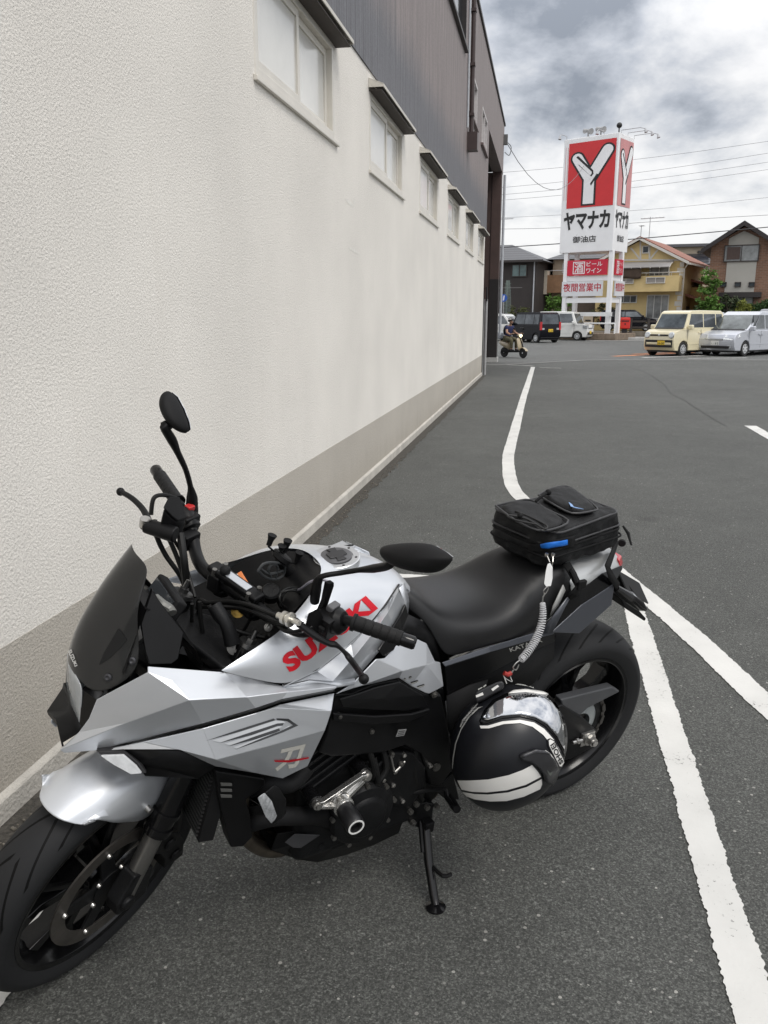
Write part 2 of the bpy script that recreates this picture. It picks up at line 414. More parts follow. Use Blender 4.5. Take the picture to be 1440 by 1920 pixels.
# ------------------------------------------------------------ painted lines
PM = mat('road_paint', (.66, .655, .63), .75, var=0)
t, p, n, mt, ln = graph(PM)
co = n('ShaderNodeTexCoord').outputs['Object']
a = n('ShaderNodeTexNoise', Scale=70.0, Detail=5.0, Roughness=.7); ln(co, a.inputs['Vector'])
b = n('ShaderNodeTexNoise', Scale=4.0, Detail=4.0); ln(co, b.inputs['Vector'])
dk = n('ShaderNodeMapRange'); dk.inputs[1].default_value = .685; dk.inputs[2].default_value = .72; ln(mt('MULTIPLY_ADD', b.outputs[0], .42, mt('MULTIPLY', a.outputs[0], .72)), dk.inputs[0])
gr = n('ShaderNodeMapRange'); gr.inputs[1].default_value = .3; gr.inputs[2].default_value = .75; gr.inputs[3].default_value = 1.0; gr.inputs[4].default_value = .84; ln(b.outputs[0], gr.inputs[0])
sc = n('ShaderNodeVectorMath', operation='SCALE'); sc.inputs[0].default_value = (.66, .655, .63); ln(gr.outputs[0], sc.inputs['Scale'])
ln(mixc(t, mt('MULTIPLY', dk.outputs[0], .85), sc.outputs[0], (.12, .12, .112)), p.inputs['Base Color'])
bu = n('ShaderNodeBump', Strength=.35, Distance=.004); ln(a.outputs[0], bu.inputs['Height']); ln(bu.outputs[0], p.inputs['Normal'])
def line(name, pts, wd, m=PM, z=.004, rag=.004, step=.012):
    pts = [V((*q, 0)) for q in pts]; P = [pts[0]]
    for a, b in zip(pts[:-1], pts[1:]):
        k = max(1, int((b - a).length / (step if b.y < 6 else .06)))
        P += [a.lerp(b, i / k) for i in range(1, k + 1)]
    A, Bq = [], []; w1 = w2 = 0.0
    l1 = l2 = 0.0; n1 = n2 = 0
    for i, q in enumerate(P):
        # slow wander of the hand laid edge and now and then a chipped notch
        l1 = l1 * .97 + random.uniform(-1, 1) * rag * .28; l2 = l2 * .97 + random.uniform(-1, 1) * rag * .28
        if random.random() < .006: n1 = random.randint(1, 3)
        if random.random() < .006: n2 = random.randint(1, 3)
        n1 = max(0, n1 - 1); n2 = max(0, n2 - 1)
        d = (P[min(i + 3, len(P) - 1)] - P[max(i - 3, 0)]).normalized(); nn = V((-d.y, d.x, 0))
        w1 = w1 * .45 + random.uniform(-1, 1) * rag; w2 = w2 * .45 + random.uniform(-1, 1) * rag
        A.append(q + nn * (wd / 2 + w1 + l1 - (n1 > 0) * rag * 2.5) + V((0, 0, z))); Bq.append(q - nn * (wd / 2 + w2 + l2 - (n2 > 0) * rag * 2.5) + V((0, 0, z)))
    return struct(mk(name, grid(nb(), [A, Bq]), m, sm=0))
main = [V((.94, 3.3, 0)), V((.79, 3.95, 0)), V((.6, 4.66, 0)), V((.39, 5.4, 0)), V((.16, 6.2, 0)), V((-.11, 6.95, 0)), V((-.24, 7.6, 0)), V((-.31, 8.5, 0)), V((-.35, 9.5, 0)), V((-.355, 11.8, 0)), V((-.36, 16, 0)), V((-.34, 22, 0)), V((-.33, 26.1, 0))]
main = [V((1.5, 1.2, 0)), V((1.2, 2.3, 0))] + main
line('lane_line', [tuple(p[:2]) for p in cr(main, 6)], .125, rag=.003)
line('bay_line', [(.53, 4.62), (.53, -1.0)], .105, rag=.0034, step=.007)
line('bay_line', [(-1.27, 4.675), (.50, 4.675)], .115, z=.008, rag=.003)
line('bay_line', [(-1.205, 4.60), (-1.205, -1.0)], .10, rag=.004)
line('bay_line', [(2.93, 12.55), (2.86, 6.0)], .16, rag=.003)
line('road_edge_line', [tuple(G(1205, 671)[:2]), tuple(G(1440, 663)[:2])], .22, z=.012, rag=.01)
line('road_edge_line', [tuple(G(1290, 672.5)[:2]), tuple(G(1400, 671.5)[:2])], .18, z=.012, rag=.02)
line('stop_line', [tuple(G(952, 684.5)[:2]), tuple(G(1000, 687)[:2])], .16, z=.012, rag=.02, m=mat('worn_paint', (.42, .42, .4), .8, var=.3, vs=3))
line('stop_line', [tuple(G(1012, 690)[:2]), tuple(G(1052, 691)[:2])], .14, z=.012, rag=.03, m=mat('worn_paint', (.42, .42, .4)))
line('far_edge_line', [(-20, 54.6), (30, 55.4)], .35, z=.012, rag=.02)
OR = mat('orange_road_paint', (.62, .23, .09), .8, var=.3, vs=3)
line('orange_line', [tuple(G(1150, 668.5)[:2]), tuple(G(1300, 661.5)[:2])], .30, m=OR, z=.012, rag=.03)
line('orange_line', [tuple(G(1185, 664.5)[:2]), tuple(G(1290, 660)[:2])], .22, m=OR, z=.012, rag=.03)
cr_ = [tuple(G(u + random.uniform(-3, 3), v)[:2]) for u, v in [(1180, 688), (1200, 694), (1222, 703), (1245, 722), (1258, 738), (1285, 752), (1305, 764), (1322, 778), (1345, 790), (1362, 800)]]
line('crack', cr_, .010, m=mat('crack_tar', (.05, .05, .05), .8), z=.004, rag=.007)

# ------------------------------------------------------------ store building
WX = -1.6
STUC = mat('cream_stucco', (.835, .80, .74), .85, var=0, spec=.25)
def stucco(m, c):
    t, p, n, mt, ln = graph(m)
    co = n('ShaderNodeTexCoord').outputs['Object']
    a = n('ShaderNodeTexNoise', Scale=104.0, Detail=5.0, Roughness=.62, Distortion=.1); ln(co, a.inputs['Vector'])
    b = n('ShaderNodeTexNoise', Scale=1.1, Detail=5.0); ln(co, b.inputs['Vector'])
    mr = n('ShaderNodeMapRange'); mr.inputs[1].default_value = .3; mr.inputs[2].default_value = .7; mr.inputs[3].default_value = .94; mr.inputs[4].default_value = 1.05; ln(b.outputs[0], mr.inputs[0])
    m2 = n('ShaderNodeMapRange'); m2.inputs[1].default_value = .34; m2.inputs[2].default_value = .6; m2.inputs[3].default_value = .86; m2.inputs[4].default_value = 1.03; ln(a.outputs[0], m2.inputs[0])
    s = n('ShaderNodeVectorMath', operation='SCALE'); s.inputs[0].default_value = c; ln(mt('MULTIPLY', mr.outputs[0], m2.outputs[0]), s.inputs['Scale'])
    xz = n('ShaderNodeSeparateXYZ'); ln(co, xz.inputs[0])
    mp_ = n('ShaderNodeMapping'); mp_.inputs['Scale'].default_value = (1, 4.5, .30); ln(co, mp_.inputs[0])
    sk = n('ShaderNodeTexNoise', Scale=1.3, Detail=7.0, Roughness=.6); ln(mp_.outputs[0], sk.inputs['Vector'])
    k1 = n('ShaderNodeMapRange'); k1.inputs[1].default_value = .60; k1.inputs[2].default_value = .85; k1.inputs[4].default_value = .12; ln(sk.outputs[0], k1.inputs[0])
    k2 = n('ShaderNodeMapRange'); k2.inputs[1].default_value = .34; k2.inputs[2].default_value = .06; k2.inputs[4].default_value = .30; ln(mt('ADD', xz.outputs[2], mt('MULTIPLY', mt('SUBTRACT', sk.outputs[0], .5), .5)), k2.inputs[0])
    ln(mixc(t, mt('MAXIMUM', k1.outputs[0], k2.outputs[0]), s.outputs[0], (c[0] * .62, c[1] * .58, c[2] * .52)), p.inputs['Base Color'])
    # faint joints between the wall panels, 0.6 m apart
    xyz = n('ShaderNodeSeparateXYZ'); ln(co, xyz.inputs[0])
    fr = mt('ABSOLUTE', mt('SUBTRACT', mt('FRACT', mt('DIVIDE', mt('ADD', xyz.outputs[1], .11), .6)), .5))
    jo = mt('MULTIPLY', mt('SMOOTH_MIN', mt('MULTIPLY', mt('SUBTRACT', .5, fr), 60.0), 1.0, .3), .55)
    b2 = n('ShaderNodeBump', Strength=.95, Distance=.0068); ln(mt('ADD', a.outputs[0], mt('MULTIPLY', jo, .35)), b2.inputs['Height']); ln(b2.outputs[0], p.inputs['Normal'])
stucco(STUC, (.835, .80, .74))
BAND = mat('taupe_stucco', (.50, .465, .41), .85, var=0, spec=.25); stucco(BAND, (.50, .465, .41))
CREAM = mat('cream_window_paint', (.66, .63, .57), .45, var=.06, vs=5)
CREAMP = mat('cream_panel', (.66, .65, .61), .22, var=.08, vs=2, coat=.4)
HOODU = mat('hood_metal', (.60, .57, .51), .5, var=.08, vs=5)
FOOT = mat('footing_concrete', (.47, .445, .40), .9, var=.18, vs=5, bump=.5, bs=80)
bld = thing('store_building', 'long store building with cream stucco wall below dark siding and a row of hooded windows', 'building', (WX, 12, 0))
def lp(p): return V(p) - V((WX, 12, 0))
def bpart(name, boxes, m, parent=bld, **k):
    bm = nb()
    for a, b in boxes: box2(bm, lp(a), lp(b))
    return mk(name, bm, m, parent, sm=0, **k)
Y0, YE = -3.0, 22.0
W6 = [(4.68 + 3.035 * i, 6.42 + 3.035 * i) for i in range(6)]
ZS, ZH = 2.80, 3.44
bx = [((WX - .3, Y0, .536), (WX, YE, ZS))]
ys = [Y0] + [c for w_ in W6 for c in w_] + [YE]
for a, b in zip(ys[0::2], ys[1::2]): bx.append(((WX - .3, a, ZS), (WX, b, ZH)))
bx.append(((WX - .3, Y0, ZH), (WX, YE, 3.60)))
bpart('stucco_wall', bx, STUC)
bpart('painted_band', [((WX - .3, Y0, .0), (WX + .001, YE, .536))], BAND)
bm = nb()
secs = [[lp((WX + .002, yy, 0)), lp((WX + .022, yy, 0)), lp((WX + .021, yy, .072)), lp((WX + .017, yy, .078)), lp((WX + .002, yy, .090))] for yy in [Y0 + k * .5 for k in range(int((YE + .3 - Y0) / .5) + 1)]]
mk('footing', loft(bm, secs), FOOT, bld, sm=0)
# chips and trowel marks in the stucco
for u, v, w_ in [(655, 380, .30), (664, 470, .40), (663, 377, .12)]:
    c = OX(u, v, WX) - V((WX, 12, 0)); bm = nb(); n_ = 14
    rows = [[c + V((.0015, w_ * (k / n_ - .5), sg * (.010 + .009 * random.random()) * sin(pi * (k + .5) / (n_ + 1)) ** .5 - .02 * (k / n_ - .5))) for k in range(n_ + 1)] for sg in (-1, 1)]
    mk('stucco_scar', grid(bm, rows), mat('patch_filler', (.76, .735, .68), .8, var=.15, vs=20), bld, sm=0)
for i, (a, b) in enumerate(W6):
    f = nb(); t_ = .045
    for A, Bb in [((WX - .10, a, ZS), (WX + .005, a + t_, ZH)), ((WX - .10, b - t_, ZS), (WX + .005, b, ZH)), ((WX - .10, a + t_, ZH - t_), (WX + .005, b - t_, ZH)), ((WX - .10, a + t_, ZS), (WX + .005, b - t_, ZS + t_))]:
        box2(f, lp(A), lp(Bb))
    wn = mk('window', f, CREAM, bld, sm=0, bevel=.004)
    bm = nb(); mid = (a + b) / 2
    for y0_, y1_, dx in ((a + t_, mid + .03, -.008), (mid - .03, b - t_, -.037)):
        z0_, z1_ = ZS + t_, ZH - t_
        for A, Bb in [((y0_, z0_), (y0_ + .05, z1_)), ((y1_ - .05, z0_), (y1_, z1_)), ((y0_ + .05, z0_), (y1_ - .05, z0_ + .05)), ((y0_ + .05, z1_ - .05), (y1_ - .05, z1_))]:
            box2(bm, lp((WX + dx - .028, A[0], A[1])), lp((WX + dx, Bb[0], Bb[1])))
    mk('sash', bm, CREAM, wn, sm=0, bevel=.003)
    bm = nb()
    box2(bm, lp((WX - .028, a + t_ + .04, ZS + t_ + .04)), lp((WX - .020, mid - .01, ZH - t_ - .04)))
    box2(bm, lp((WX - .058, mid + .01, ZS + t_ + .04)), lp((WX - .050, b - t_ - .04, ZH - t_ - .04)))
    mk('pane', bm, CREAMP, wn, sm=0)
    bm = nb(); prism(bm, [lp((WX + .012, a - .03, ZS - .005)), lp((WX + .024, a - .03, ZS - .012)), lp((WX + .024, a - .03, ZS - .036)), lp((WX, a - .03, ZS - .036)), lp((WX, a - .03, ZS - .005))], (0, b - a + .12, 0))
    mk('sill', bm, CREAM, wn, sm=0, bevel=.004)
    # pressed metal hood: sloping top, front lip and two end cheeks, open below
    bm = nb(); ya, yb = a - .04, b + .10; zt, zl = 3.535, 3.485; pr = .135
    th = .006
    prism(bm, [lp((WX + .002, ya, zt)), lp((WX + pr, ya, zl)), lp((WX + pr, ya, zl - th)), lp((WX + .002, ya, zt - th))], (0, yb - ya, 0))
    box2(bm, lp((WX + pr - th, ya, zl - .026)), lp((WX + pr + .001, yb, zl - th - .0005)))
    for yy in (ya, yb - th):
        prism(bm, [lp((WX + .002, yy, zt - th - .0005)), lp((WX + pr - th - .0005, yy, zl - th - .0005)), lp((WX + pr - th - .0005, yy, zl - .026)), lp((WX + .002, yy, zl - .026))], (0, th, 0))
    mk('hood', bm, HOODU, wn, sm=0)
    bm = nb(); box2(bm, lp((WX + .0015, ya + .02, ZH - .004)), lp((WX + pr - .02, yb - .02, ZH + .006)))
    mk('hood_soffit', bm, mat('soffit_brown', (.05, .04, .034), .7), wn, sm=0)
# upper siding
SID = mat('dark_siding', (.10, .082, .080), .6, var=0)
t, p, n, mt, ln = graph(SID)
co = n('ShaderNodeTexCoord').outputs['Object']
xyz = n('ShaderNodeSeparateXYZ'); ln(co, xyz.inputs[0])
mp = n('ShaderNodeMapping'); mp.inputs['Scale'].default_value = (1, 5.0, .35); ln(co, mp.inputs[0])
a = n('ShaderNodeTexNoise', Scale=2.2, Detail=8.0, Roughness=.7); ln(mp.outputs[0], a.inputs['Vector'])
spk = n('ShaderNodeTexNoise', Scale=38.0, Detail=3.0, Roughness=.8); ln(co, spk.inputs['Vector'])
st = n('ShaderNodeMapRange'); st.inputs[1].default_value = 4.05; st.inputs[2].default_value = 4.55; ln(mt('MULTIPLY_ADD', a.outputs[0], .9, mt('SUBTRACT', xyz.outputs[2], .45)), st.inputs[0])
base = mixc(t, st.outputs[0], (.112, .112, .124), (.205, .172, .166))
mr = n('ShaderNodeMapRange'); mr.inputs[1].default_value = .3; mr.inputs[2].default_value = .7; mr.inputs[3].default_value = .55; mr.inputs[4].default_value = 1.5
ln(mt('ADD', mt('MULTIPLY', a.outputs[0], .6), mt('MULTIPLY', spk.outputs[0], .4)), mr.inputs[0])
fr = mt('ABSOLUTE', mt('SUBTRACT', mt('FRACT', mt('DIVIDE', xyz.outputs[1], .305)), .5))
rib = mt('GREATER_THAN', fr, .482)
s = n('ShaderNodeVectorMath', operation='SCALE'); ln(base, s.inputs[0]); ln(mt('MULTIPLY', mr.outputs[0], mt('SUBTRACT', 1.0, mt('MULTIPLY', rib, .45))), s.inputs['Scale']); ln(s.outputs[0], p.inputs['Base Color'])
fr2 = mt('ABSOLUTE', mt('SUBTRACT', mt('FRACT', mt('DIVIDE', xyz.outputs[1], .076)), .5))
b2 = n('ShaderNodeBump', Strength=.7, Distance=.012); ln(mt('ADD', mt('MULTIPLY', rib, -1.0), mt('ADD', mt('MULTIPLY', spk.outputs[0], .5), mt('MULTIPLY', fr2, .35))), b2.inputs['Height']); ln(b2.outputs[0], p.inputs['Normal'])
ZU, ZR, YO, YF = 3.601, 7.5, 22.32, 28.9
UW = [(11.9, 15.85, 6.06, 7.2), (16.9, 18.45, 5.28, 6.04), (19.85, 21.4, 5.28, 6.02)]
U2 = WX + .012
bx = [((WX - .3, Y0, ZU), (U2, YO, 5.28)), ((WX - .3, Y0, 5.28), (U2, 16.9, 6.06)), ((WX - .3, 18.45, 5.28), (U2, 19.85, 6.06)), ((WX - .3, 21.4, 5.28), (U2, YO, 6.06)), ((WX - .3, 16.9, 6.04), (U2, 18.45, 6.06)), ((WX - .3, 19.85, 6.04), (U2, 21.4, 6.06)), ((WX - .3, YO, 6.03), (U2, YF + .3, 6.06)),
      ((WX - .3, Y0, 6.06), (U2, 11.9, 7.2)), ((WX - .3, 15.85, 6.06), (U2, YF + .3, 7.2)), ((WX - .3, Y0, 7.2), (U2, YF + .3, ZR))]
bm = nb()
for a_, b_ in bx: box2(bm, lp(a_), lp(b_))
us = mk('upper_siding', bm, SID, bld, sm=0)
bpart('roof_coping', [((WX - .5, Y0, ZR), (WX + .05, YF + .34, ZR + .07))], mat('coping', (.03, .028, .028), .5))
bpart('roof_slab', [((-14, Y0, 7.2), (WX - .5, YF + .3, 7.4))], mat('roof_membrane', (.25, .25, .25), .8))
for (a, b, z0, z1), dark in zip(UW, (1, 0, 0)):
    fm = mat('dark_window_frame', (.03, .026, .026), .5) if dark else mat('pale_window_frame', (.50, .47, .46), .5)
    f = nb(); t_ = .05
    for A, Bb in [((a, z0), (a + t_, z1)), ((b - t_, z0), (b, z1)), ((a + t_, z1 - t_), (b - t_, z1)), ((a + t_, z0), (b - t_, z0 + t_)), (((a + b) / 2 - .02, z0 + t_), ((a + b) / 2 + .02, z1 - t_))]:
        box2(f, lp((WX - .08, A[0], A[1])), lp((U2 + .022, Bb[0], Bb[1])))
    wn = mk('upper_window', f, fm, bld, sm=0)
    bm = nb(); box2(bm, lp((WX - .05, a + t_, z0 + t_)), lp((WX - .04, b - t_, z1 - t_)))
    mk('pane', bm, mat('dark_glass', (.02, .022, .026), .08, var=.1) if dark else mat('frosted_glass', (.58, .58, .60), .25, var=.06), wn, sm=0)
    bm = nb(); box2(bm, lp((WX + .012, a - .06, z0 - .06)), lp((U2 + .06, b + .1, z0 - .012))); mk('sill', bm, fm if dark else mat('brown_sill', (.16, .12, .115), .5), wn, sm=0)
BRN = mat('brown_metal', (.075, .046, .040), .5, var=.15, vs=3)
# entrance recess at the far end of the building
bpart('recess_wall', [((-7, YF - .25, .10), (WX - .30, YF, 6.02)), ((-7, YO - .3, 0), (-6.7, YF - .26, 6.02))], BRN)
bpart('recess_ceiling', [((-6.69, YO, 6.03), (WX - .31, YF - .26, 6.10))], mat('recess_dark', (.015, .02, .017), .7))
bpart('corner_pillar', [((WX - .29, YF - .28, 2.71), (WX + .0, YF + .28, 6.028)), ], BRN)
bpart('pillar_base_cladding', [((WX - .295, YF - .285, .16), (WX + .003, YF + .285, 2.708))], mat('near_black_metal', (.018, .015, .015), .5))
bpart('pillar_plinth', [((WX - .33, YF - .33, 0), (WX + .04, YF + .33, .158))], KERB)
bpart('inner_wall', [((WX - 5, YE - .3, .0), (WX - .301, YE, 6.02)), ((WX - .28, YE + .002, 3.55), (WX - .02, YO - .002, 6.02))], BRN)
bpart('side_door', [((WX - .26, YE + .005, .02), (WX - .015, YE + .12, 2.12))], mat('near_black_metal', (.018, .015, .015)))
bm = nb()
for x_, z_ in ((WX - .03, 1.95), (WX + .05, 1.95)):
    tube(bm, [lp((x_ + .01, YE + .35, 0)), lp((x_ + .01, YE + .35, z_))], .035, 10)
mk('conduit', bm, mat('grey_pipe', (.36, .36, .36), .5, var=.1), bld)
bm = nb(); tube(bm, [lp((WX - .02, YE + .30, 0)), lp((WX - .02, YE + .30, 2.2)), lp((WX + .06, YE + .30, 2.25)), lp((WX + .07, YE + .30, 1.9))], .02, 8); mk('cable_riser', bm, BLACKP, bld)
bm = nb(); tube(bm, [lp((WX + .07, YF + .33, .9)), lp((WX + .07, YF + .33, 6.02))], .045, 10); mk('drainpipe', bm, mat('pale_pipe', (.45, .47, .5), .45), bld)
PB = mat('brown_pipe', (.055, .036, .034), .45)
bm = nb(); tube(bm, [lp((WX + .075, 16.75, 4.86)), lp((WX + .075, 16.75, 7.4))], .042, 10)
box2(bm, lp((WX + .013, 16.62, 4.55)), lp((WX + .2, 16.90, 4.86)))
for z_ in (5.15, 6.0, 6.9): box2(bm, lp((WX + .013, 16.68, z_)), lp((WX + .125, 16.82, z_ + .05)))
mk('downpipe', bm, PB, bld)
bm = nb(); tube(bm, [lp((WX + .03, 16.45, 4.9)), lp((WX + .03, 16.45, 7.4))], .02, 8); mk('conduit', bm, mat('pale_pipe', (.45, .47, .5)), bld)
bm = nb(); box2(bm, lp((WX + .013, YF - .0, 6.9)), lp((WX + .14, YF + .15, 7.2)))
tube(bm, [lp((WX + .1, YF + .1, 7.0)), lp((WX + .25, YF + .2, 6.85)), lp((WX + .2, YF + .2, 6.6)), lp((WX + .05, YF + .2, 6.7))], .012, 6, sm=5)
mk('cable_bracket', bm, mat('grey_bracket', (.12, .12, .12), .5), bld)
# ------------------------------------------------------------ motorcycle
bike = thing('motorcycle', 'silver and black sport motorcycle leaning on its side stand beside the stucco wall', 'motorcycle', M=BM)
def both(name, Vs, Fs, m, **k):
    o = mk(name, pan(Vs, Fs), m, bike, **k)
    mk(name, pan([V((p[0], -p[1], p[2])) for p in Vs], [f[::-1] for f in Fs]), m, bike, **k)
    return o
def bothprism(name, pts, dy, m, **k):
    o = mk(name, prism(nb(), pts, (0, -dy, 0)), m, bike, **k)
    mk(name, prism(nb(), [V((p[0], -p[1], p[2])) for p in pts], (0, dy, 0)), m, bike, **k)
    return o
def PB_(L_, f=B): return [f(*p) for p in L_]

def tyre_mat(name, N, R0, hw, skew, cnt):
    m = mat(name, (.0115, .0118, .0125), .62, var=.2, vs=20, spec=.18)
    t, p, n, mt, ln = graph(m)
    co = n('ShaderNodeTexCoord').outputs['Object']; x = n('ShaderNodeSeparateXYZ'); ln(co, x.inputs[0])
    th = mt('ARCTAN2', x.outputs[2], x.outputs[0]); ay = mt('DIVIDE', mt('ABSOLUTE', x.outputs[1]), hw)
    sg = mt('MULTIPLY', mt('SIGN', x.outputs[1]), .5)
    rr = mt('SQRT', mt('ADD', mt('MULTIPLY', x.outputs[0], x.outputs[0]), mt('MULTIPLY', x.outputs[2], x.outputs[2])))
    tread = mt('GREATER_THAN', rr, R0)
    ph = mt('ADD', mt('MULTIPLY', th, cnt / (2 * pi)), mt('ADD', mt('MULTIPLY', mt('POWER', ay, 1.35), skew), sg))
    f1 = mt('LESS_THAN', mt('FRACT', ph), .15)
    g1 = mt('MULTIPLY', f1, mt('MULTIPLY', mt('GREATER_THAN', ay, .12), mt('LESS_THAN', ay, .86)))
    ph2 = mt('ADD', mt('MULTIPLY', th, cnt / (2 * pi)), mt('SUBTRACT', mt('MULTIPLY', ay, skew * -.8), sg))
    g2 = mt('MULTIPLY', mt('LESS_THAN', mt('FRACT', ph2), .09), mt('MULTIPLY', mt('GREATER_THAN', ay, .35), mt('LESS_THAN', ay, .7)))
    g = mt('MULTIPLY', g1, tread)
    ln(mixc(t, g, (.020, .0204, .0215), (.0012, .0012, .0012)), p.inputs['Base Color'])
    b = n('ShaderNodeBump', Strength=1.0, Distance=.004); b.invert = True; ln(g, b.inputs['Height']); ln(b.outputs[0], p.inputs['Normal'])
    return m
def wheel(name, R0, tw, hw, M, cnt, skew, discs):
    MR = Matrix.Rotation(-pi / 2, 4, 'X')
    bm = nb()
    lathe(bm, [(.229, hw + .003), (.217, hw + .001), (.204, hw - .022), (.196, 0), (.204, -hw + .022), (.217, -hw - .001), (.229, -hw - .003), (.226, 0)], (0, 0, 0), (0, 1, 0), 72, ring=True)
    lathe(bm, [(.036, -hw * .8), (.045, -hw * .5), (.045, hw * .5), (.036, hw * .8)], (0, 0, 0), (0, 1, 0), 32)
    for k in range(5):
        a0 = 2 * pi * k / 5 + .35
        for s in (-1, 1):
            P = []
            for r_, da, wd, th in ((.038, .16, .018, .030), (.09, .13, .013, .026), (.15, .20, .012, .022), (.201, .30, .019, .026)):
                a = a0 + s * da; c = V((cos(a), 0, sin(a))) * r_; tg = V((-sin(a), 0, cos(a)))
                P.append([c + tg * wd + V((0, th, 0)), c - tg * wd + V((0, th, 0)), c - tg * wd - V((0, th, 0)), c + tg * wd - V((0, th, 0))])
            loft(bm, P)
    w_ = mk(name, bm, GLOSSB, bike, bevel=.003, M=M)
    rc, rh = R0 - (R0 - .222) * .56, (R0 - .222) * .56
    pr = [(.222, hw - .004), (.232, hw + .004)] + [(rc + (rh if abs(a) < 90 else .012) * cos(R(a)), tw / 2 * sin(R(a))) for a in range(95, -96, -10)] + [(.232, -hw - .004), (.222, -hw + .004)]
    mk('tyre', lathe(nb(), pr, (0, 0, 0), (0, 1, 0), 96, ring=True), tyre_mat(name + '_tyre', 12, R0 - rh * .93, tw / 2, skew, cnt), w_, sm=50)
    for sd, rd in discs:
        bm = nb()
        lathe(bm, [(rd, sd), (rd - .036, sd), (rd - .036, sd - .005), (rd, sd - .005)], (0, 0, 0), (0, 1, 0), 64, ring=True)
        d = mk('brake_disc', bm, DISC, w_, bevel=.0006)
        bm = nb()
        for k in range(5):
            a = 2 * pi * k / 5 + .2; c0 = V((cos(a), 0, sin(a))); tg = V((-sin(a), 0, cos(a)))
            prism(bm, [c0 * .04 + tg * .02 + V((0, sd - .001, 0)), c0 * (rd - .03) + tg * .012 + V((0, sd - .001, 0)), c0 * (rd - .03) - tg * .02 + V((0, sd - .001, 0)), c0 * .04 - tg * .02 + V((0, sd - .001, 0))], (0, -.006, 0))
        lathe(bm, [(.045, sd - .008), (.045, sd + .002)], (0, 0, 0), (0, 1, 0), 24)
        mk('disc_carrier', bm, ENG, w_)
        for k in range(10):
            a = 2 * pi * k / 10 + .2; rr = rd - .03 if k % 2 == 0 else .052
            sg = 1 if sd > 0 else -1
            c = V((cos(a) * rr, sd + .001 * sg, sin(a) * rr)); mk('disc_bolt', cyl(nb(), c, c + V((0, .006 * sg, 0)), .0065, .005, 10), STEEL, w_)
    return w_
rw = wheel('rear_wheel', .311, .190, .080, Matrix.Translation((0, 0, .311)), 22, 2.1, [(-.098, .12)])
fwM = MS @ Matrix.Translation((1.46, 0, .30))
fw_ = wheel('front_wheel', .300, .120, .050, fwM, 18, 1.8, [(.068, .155), (-.068, .155)])
# chain drive
bm = nb(); lathe(bm, [(.104, .088), (.104, .096), (.080, .096), (.080, .088)], (0, 0, .311), (0, 1, 0), 48, ring=True)
for k in range(42):
    a = 2 * pi * k / 42; c = V((cos(a) * .105, .092, .311 + sin(a) * .105)); box(bm, (0, 0, 0), (.006, .006, .008), Matrix.Translation(c) @ Matrix.Rotation(-a, 4, 'Y'))
mk('sprocket', bm, ENG, bike)
bm = nb(); lathe(bm, [(.080, .086), (.080, .094), (.045, .104), (.045, .086)], (0, 0, .311), (0, 1, 0), 40, ring=True)
mk('sprocket_carrier', bm, mat('pale_cast_alloy', (.42, .45, .46), .4, .8, var=.1), bike)
bm = nb(); path = []
for k in range(15): a = pi / 2 + pi * k / 14 ; path.append(V((cos(a) * .108, .092, .311 + sin(a) * .108)))
path = [V((.66, .092, .46)), V((.36, .092, .445))] + path + [V((.36, .092, .235)), V((.66, .092, .37))]
PP = []
for a, b in zip(path[:-1], path[1:]):
    k = max(1, int((b - a).length / .0155)); PP += [a.lerp(b, i / k) for i in range(k)]
for i, (a, b) in enumerate(zip(PP[:-1], PP[1:])):
    dd = (b - a); ang_ = atan2(dd.z, dd.x); wv = .021 if i % 2 else .013
    Mx = Matrix.Translation((a + b) / 2) @ Matrix.Rotation(-ang_, 4, 'Y')
    box(bm, (0, 0, 0), (dd.length * 1.15, wv, .013), Mx); cyl(bm, a - V((0, .011, 0)), a + V((0, .011, 0)), .0055, seg=8)
mk('chain', bm, mat('dark_chain_steel', (.075, .07, .066), .45, .85, var=.3, vs=60), bike)
# swingarm, chain guard, axle
sa = PB_([(1055, 1322, .135), (1095, 1347, .14), (1118, 1368, .14), (1119, 1398, .14), (1100, 1408, .14), (1070, 1424, .14)]) + [V((.36, .135, .27)), V((.62, .13, .34)), V((.66, .13, .42)), V((.58, .13, .47)), V((.38, .135, .43))]
mk('swingarm', prism(nb(), sa, (0, -.034, 0)), SATIN, bike, bevel=.006)
mk('swingarm', prism(nb(), [V((p.x, -p.y, p.z)) for p in sa], (0, .034, 0)), SATIN, bike, bevel=.006)
bm = nb(); box2(bm, (.34, -.13, .30), (.62, .13, .42)); mk('swingarm_bridge', bm, SATIN, bike, bevel=.01)
cg = PB_([(1052, 1312, .125), (1149, 1288, .105), (1164, 1297, .105), (1131, 1314, .112), (1102, 1329, .118), (1087, 1343, .12), (1055, 1330, .128)])
mk('chain_guard', prism(nb(), cg, (0, -.03, 0)), mat('grey_plastic', (.05, .052, .056), .5, var=.2, bump=.2, bs=500), bike, bevel=.006)
an = B(1115, 1394, .172)
bm = nb(); box2(bm, (an.x - .02, .1395, an.z - .022), (an.x + .032, .148, an.z + .024)); cyl(bm, (an.x, .148, an.z), (an.x, .153, an.z), .022); cyl(bm, (an.x, .153, an.z), (an.x, .168, an.z), .016, seg=6); cyl(bm, (an.x, .168, an.z), (an.x, .176, an.z), .010)
cyl(bm, (an.x + .03, .146, an.z + .003), (an.x + .07, .146, an.z + .006), .006, seg=10); cyl(bm, (an.x + .045, .146, an.z + .004), (an.x + .055, .146, an.z + .005), .010, seg=6)
mk('axle_nut', bm, STEEL, bike)
bm = nb(); cyl(bm, (0, -.16, .311), (0, .139, .311), .013); mk('axle', bm, STEEL, bike)

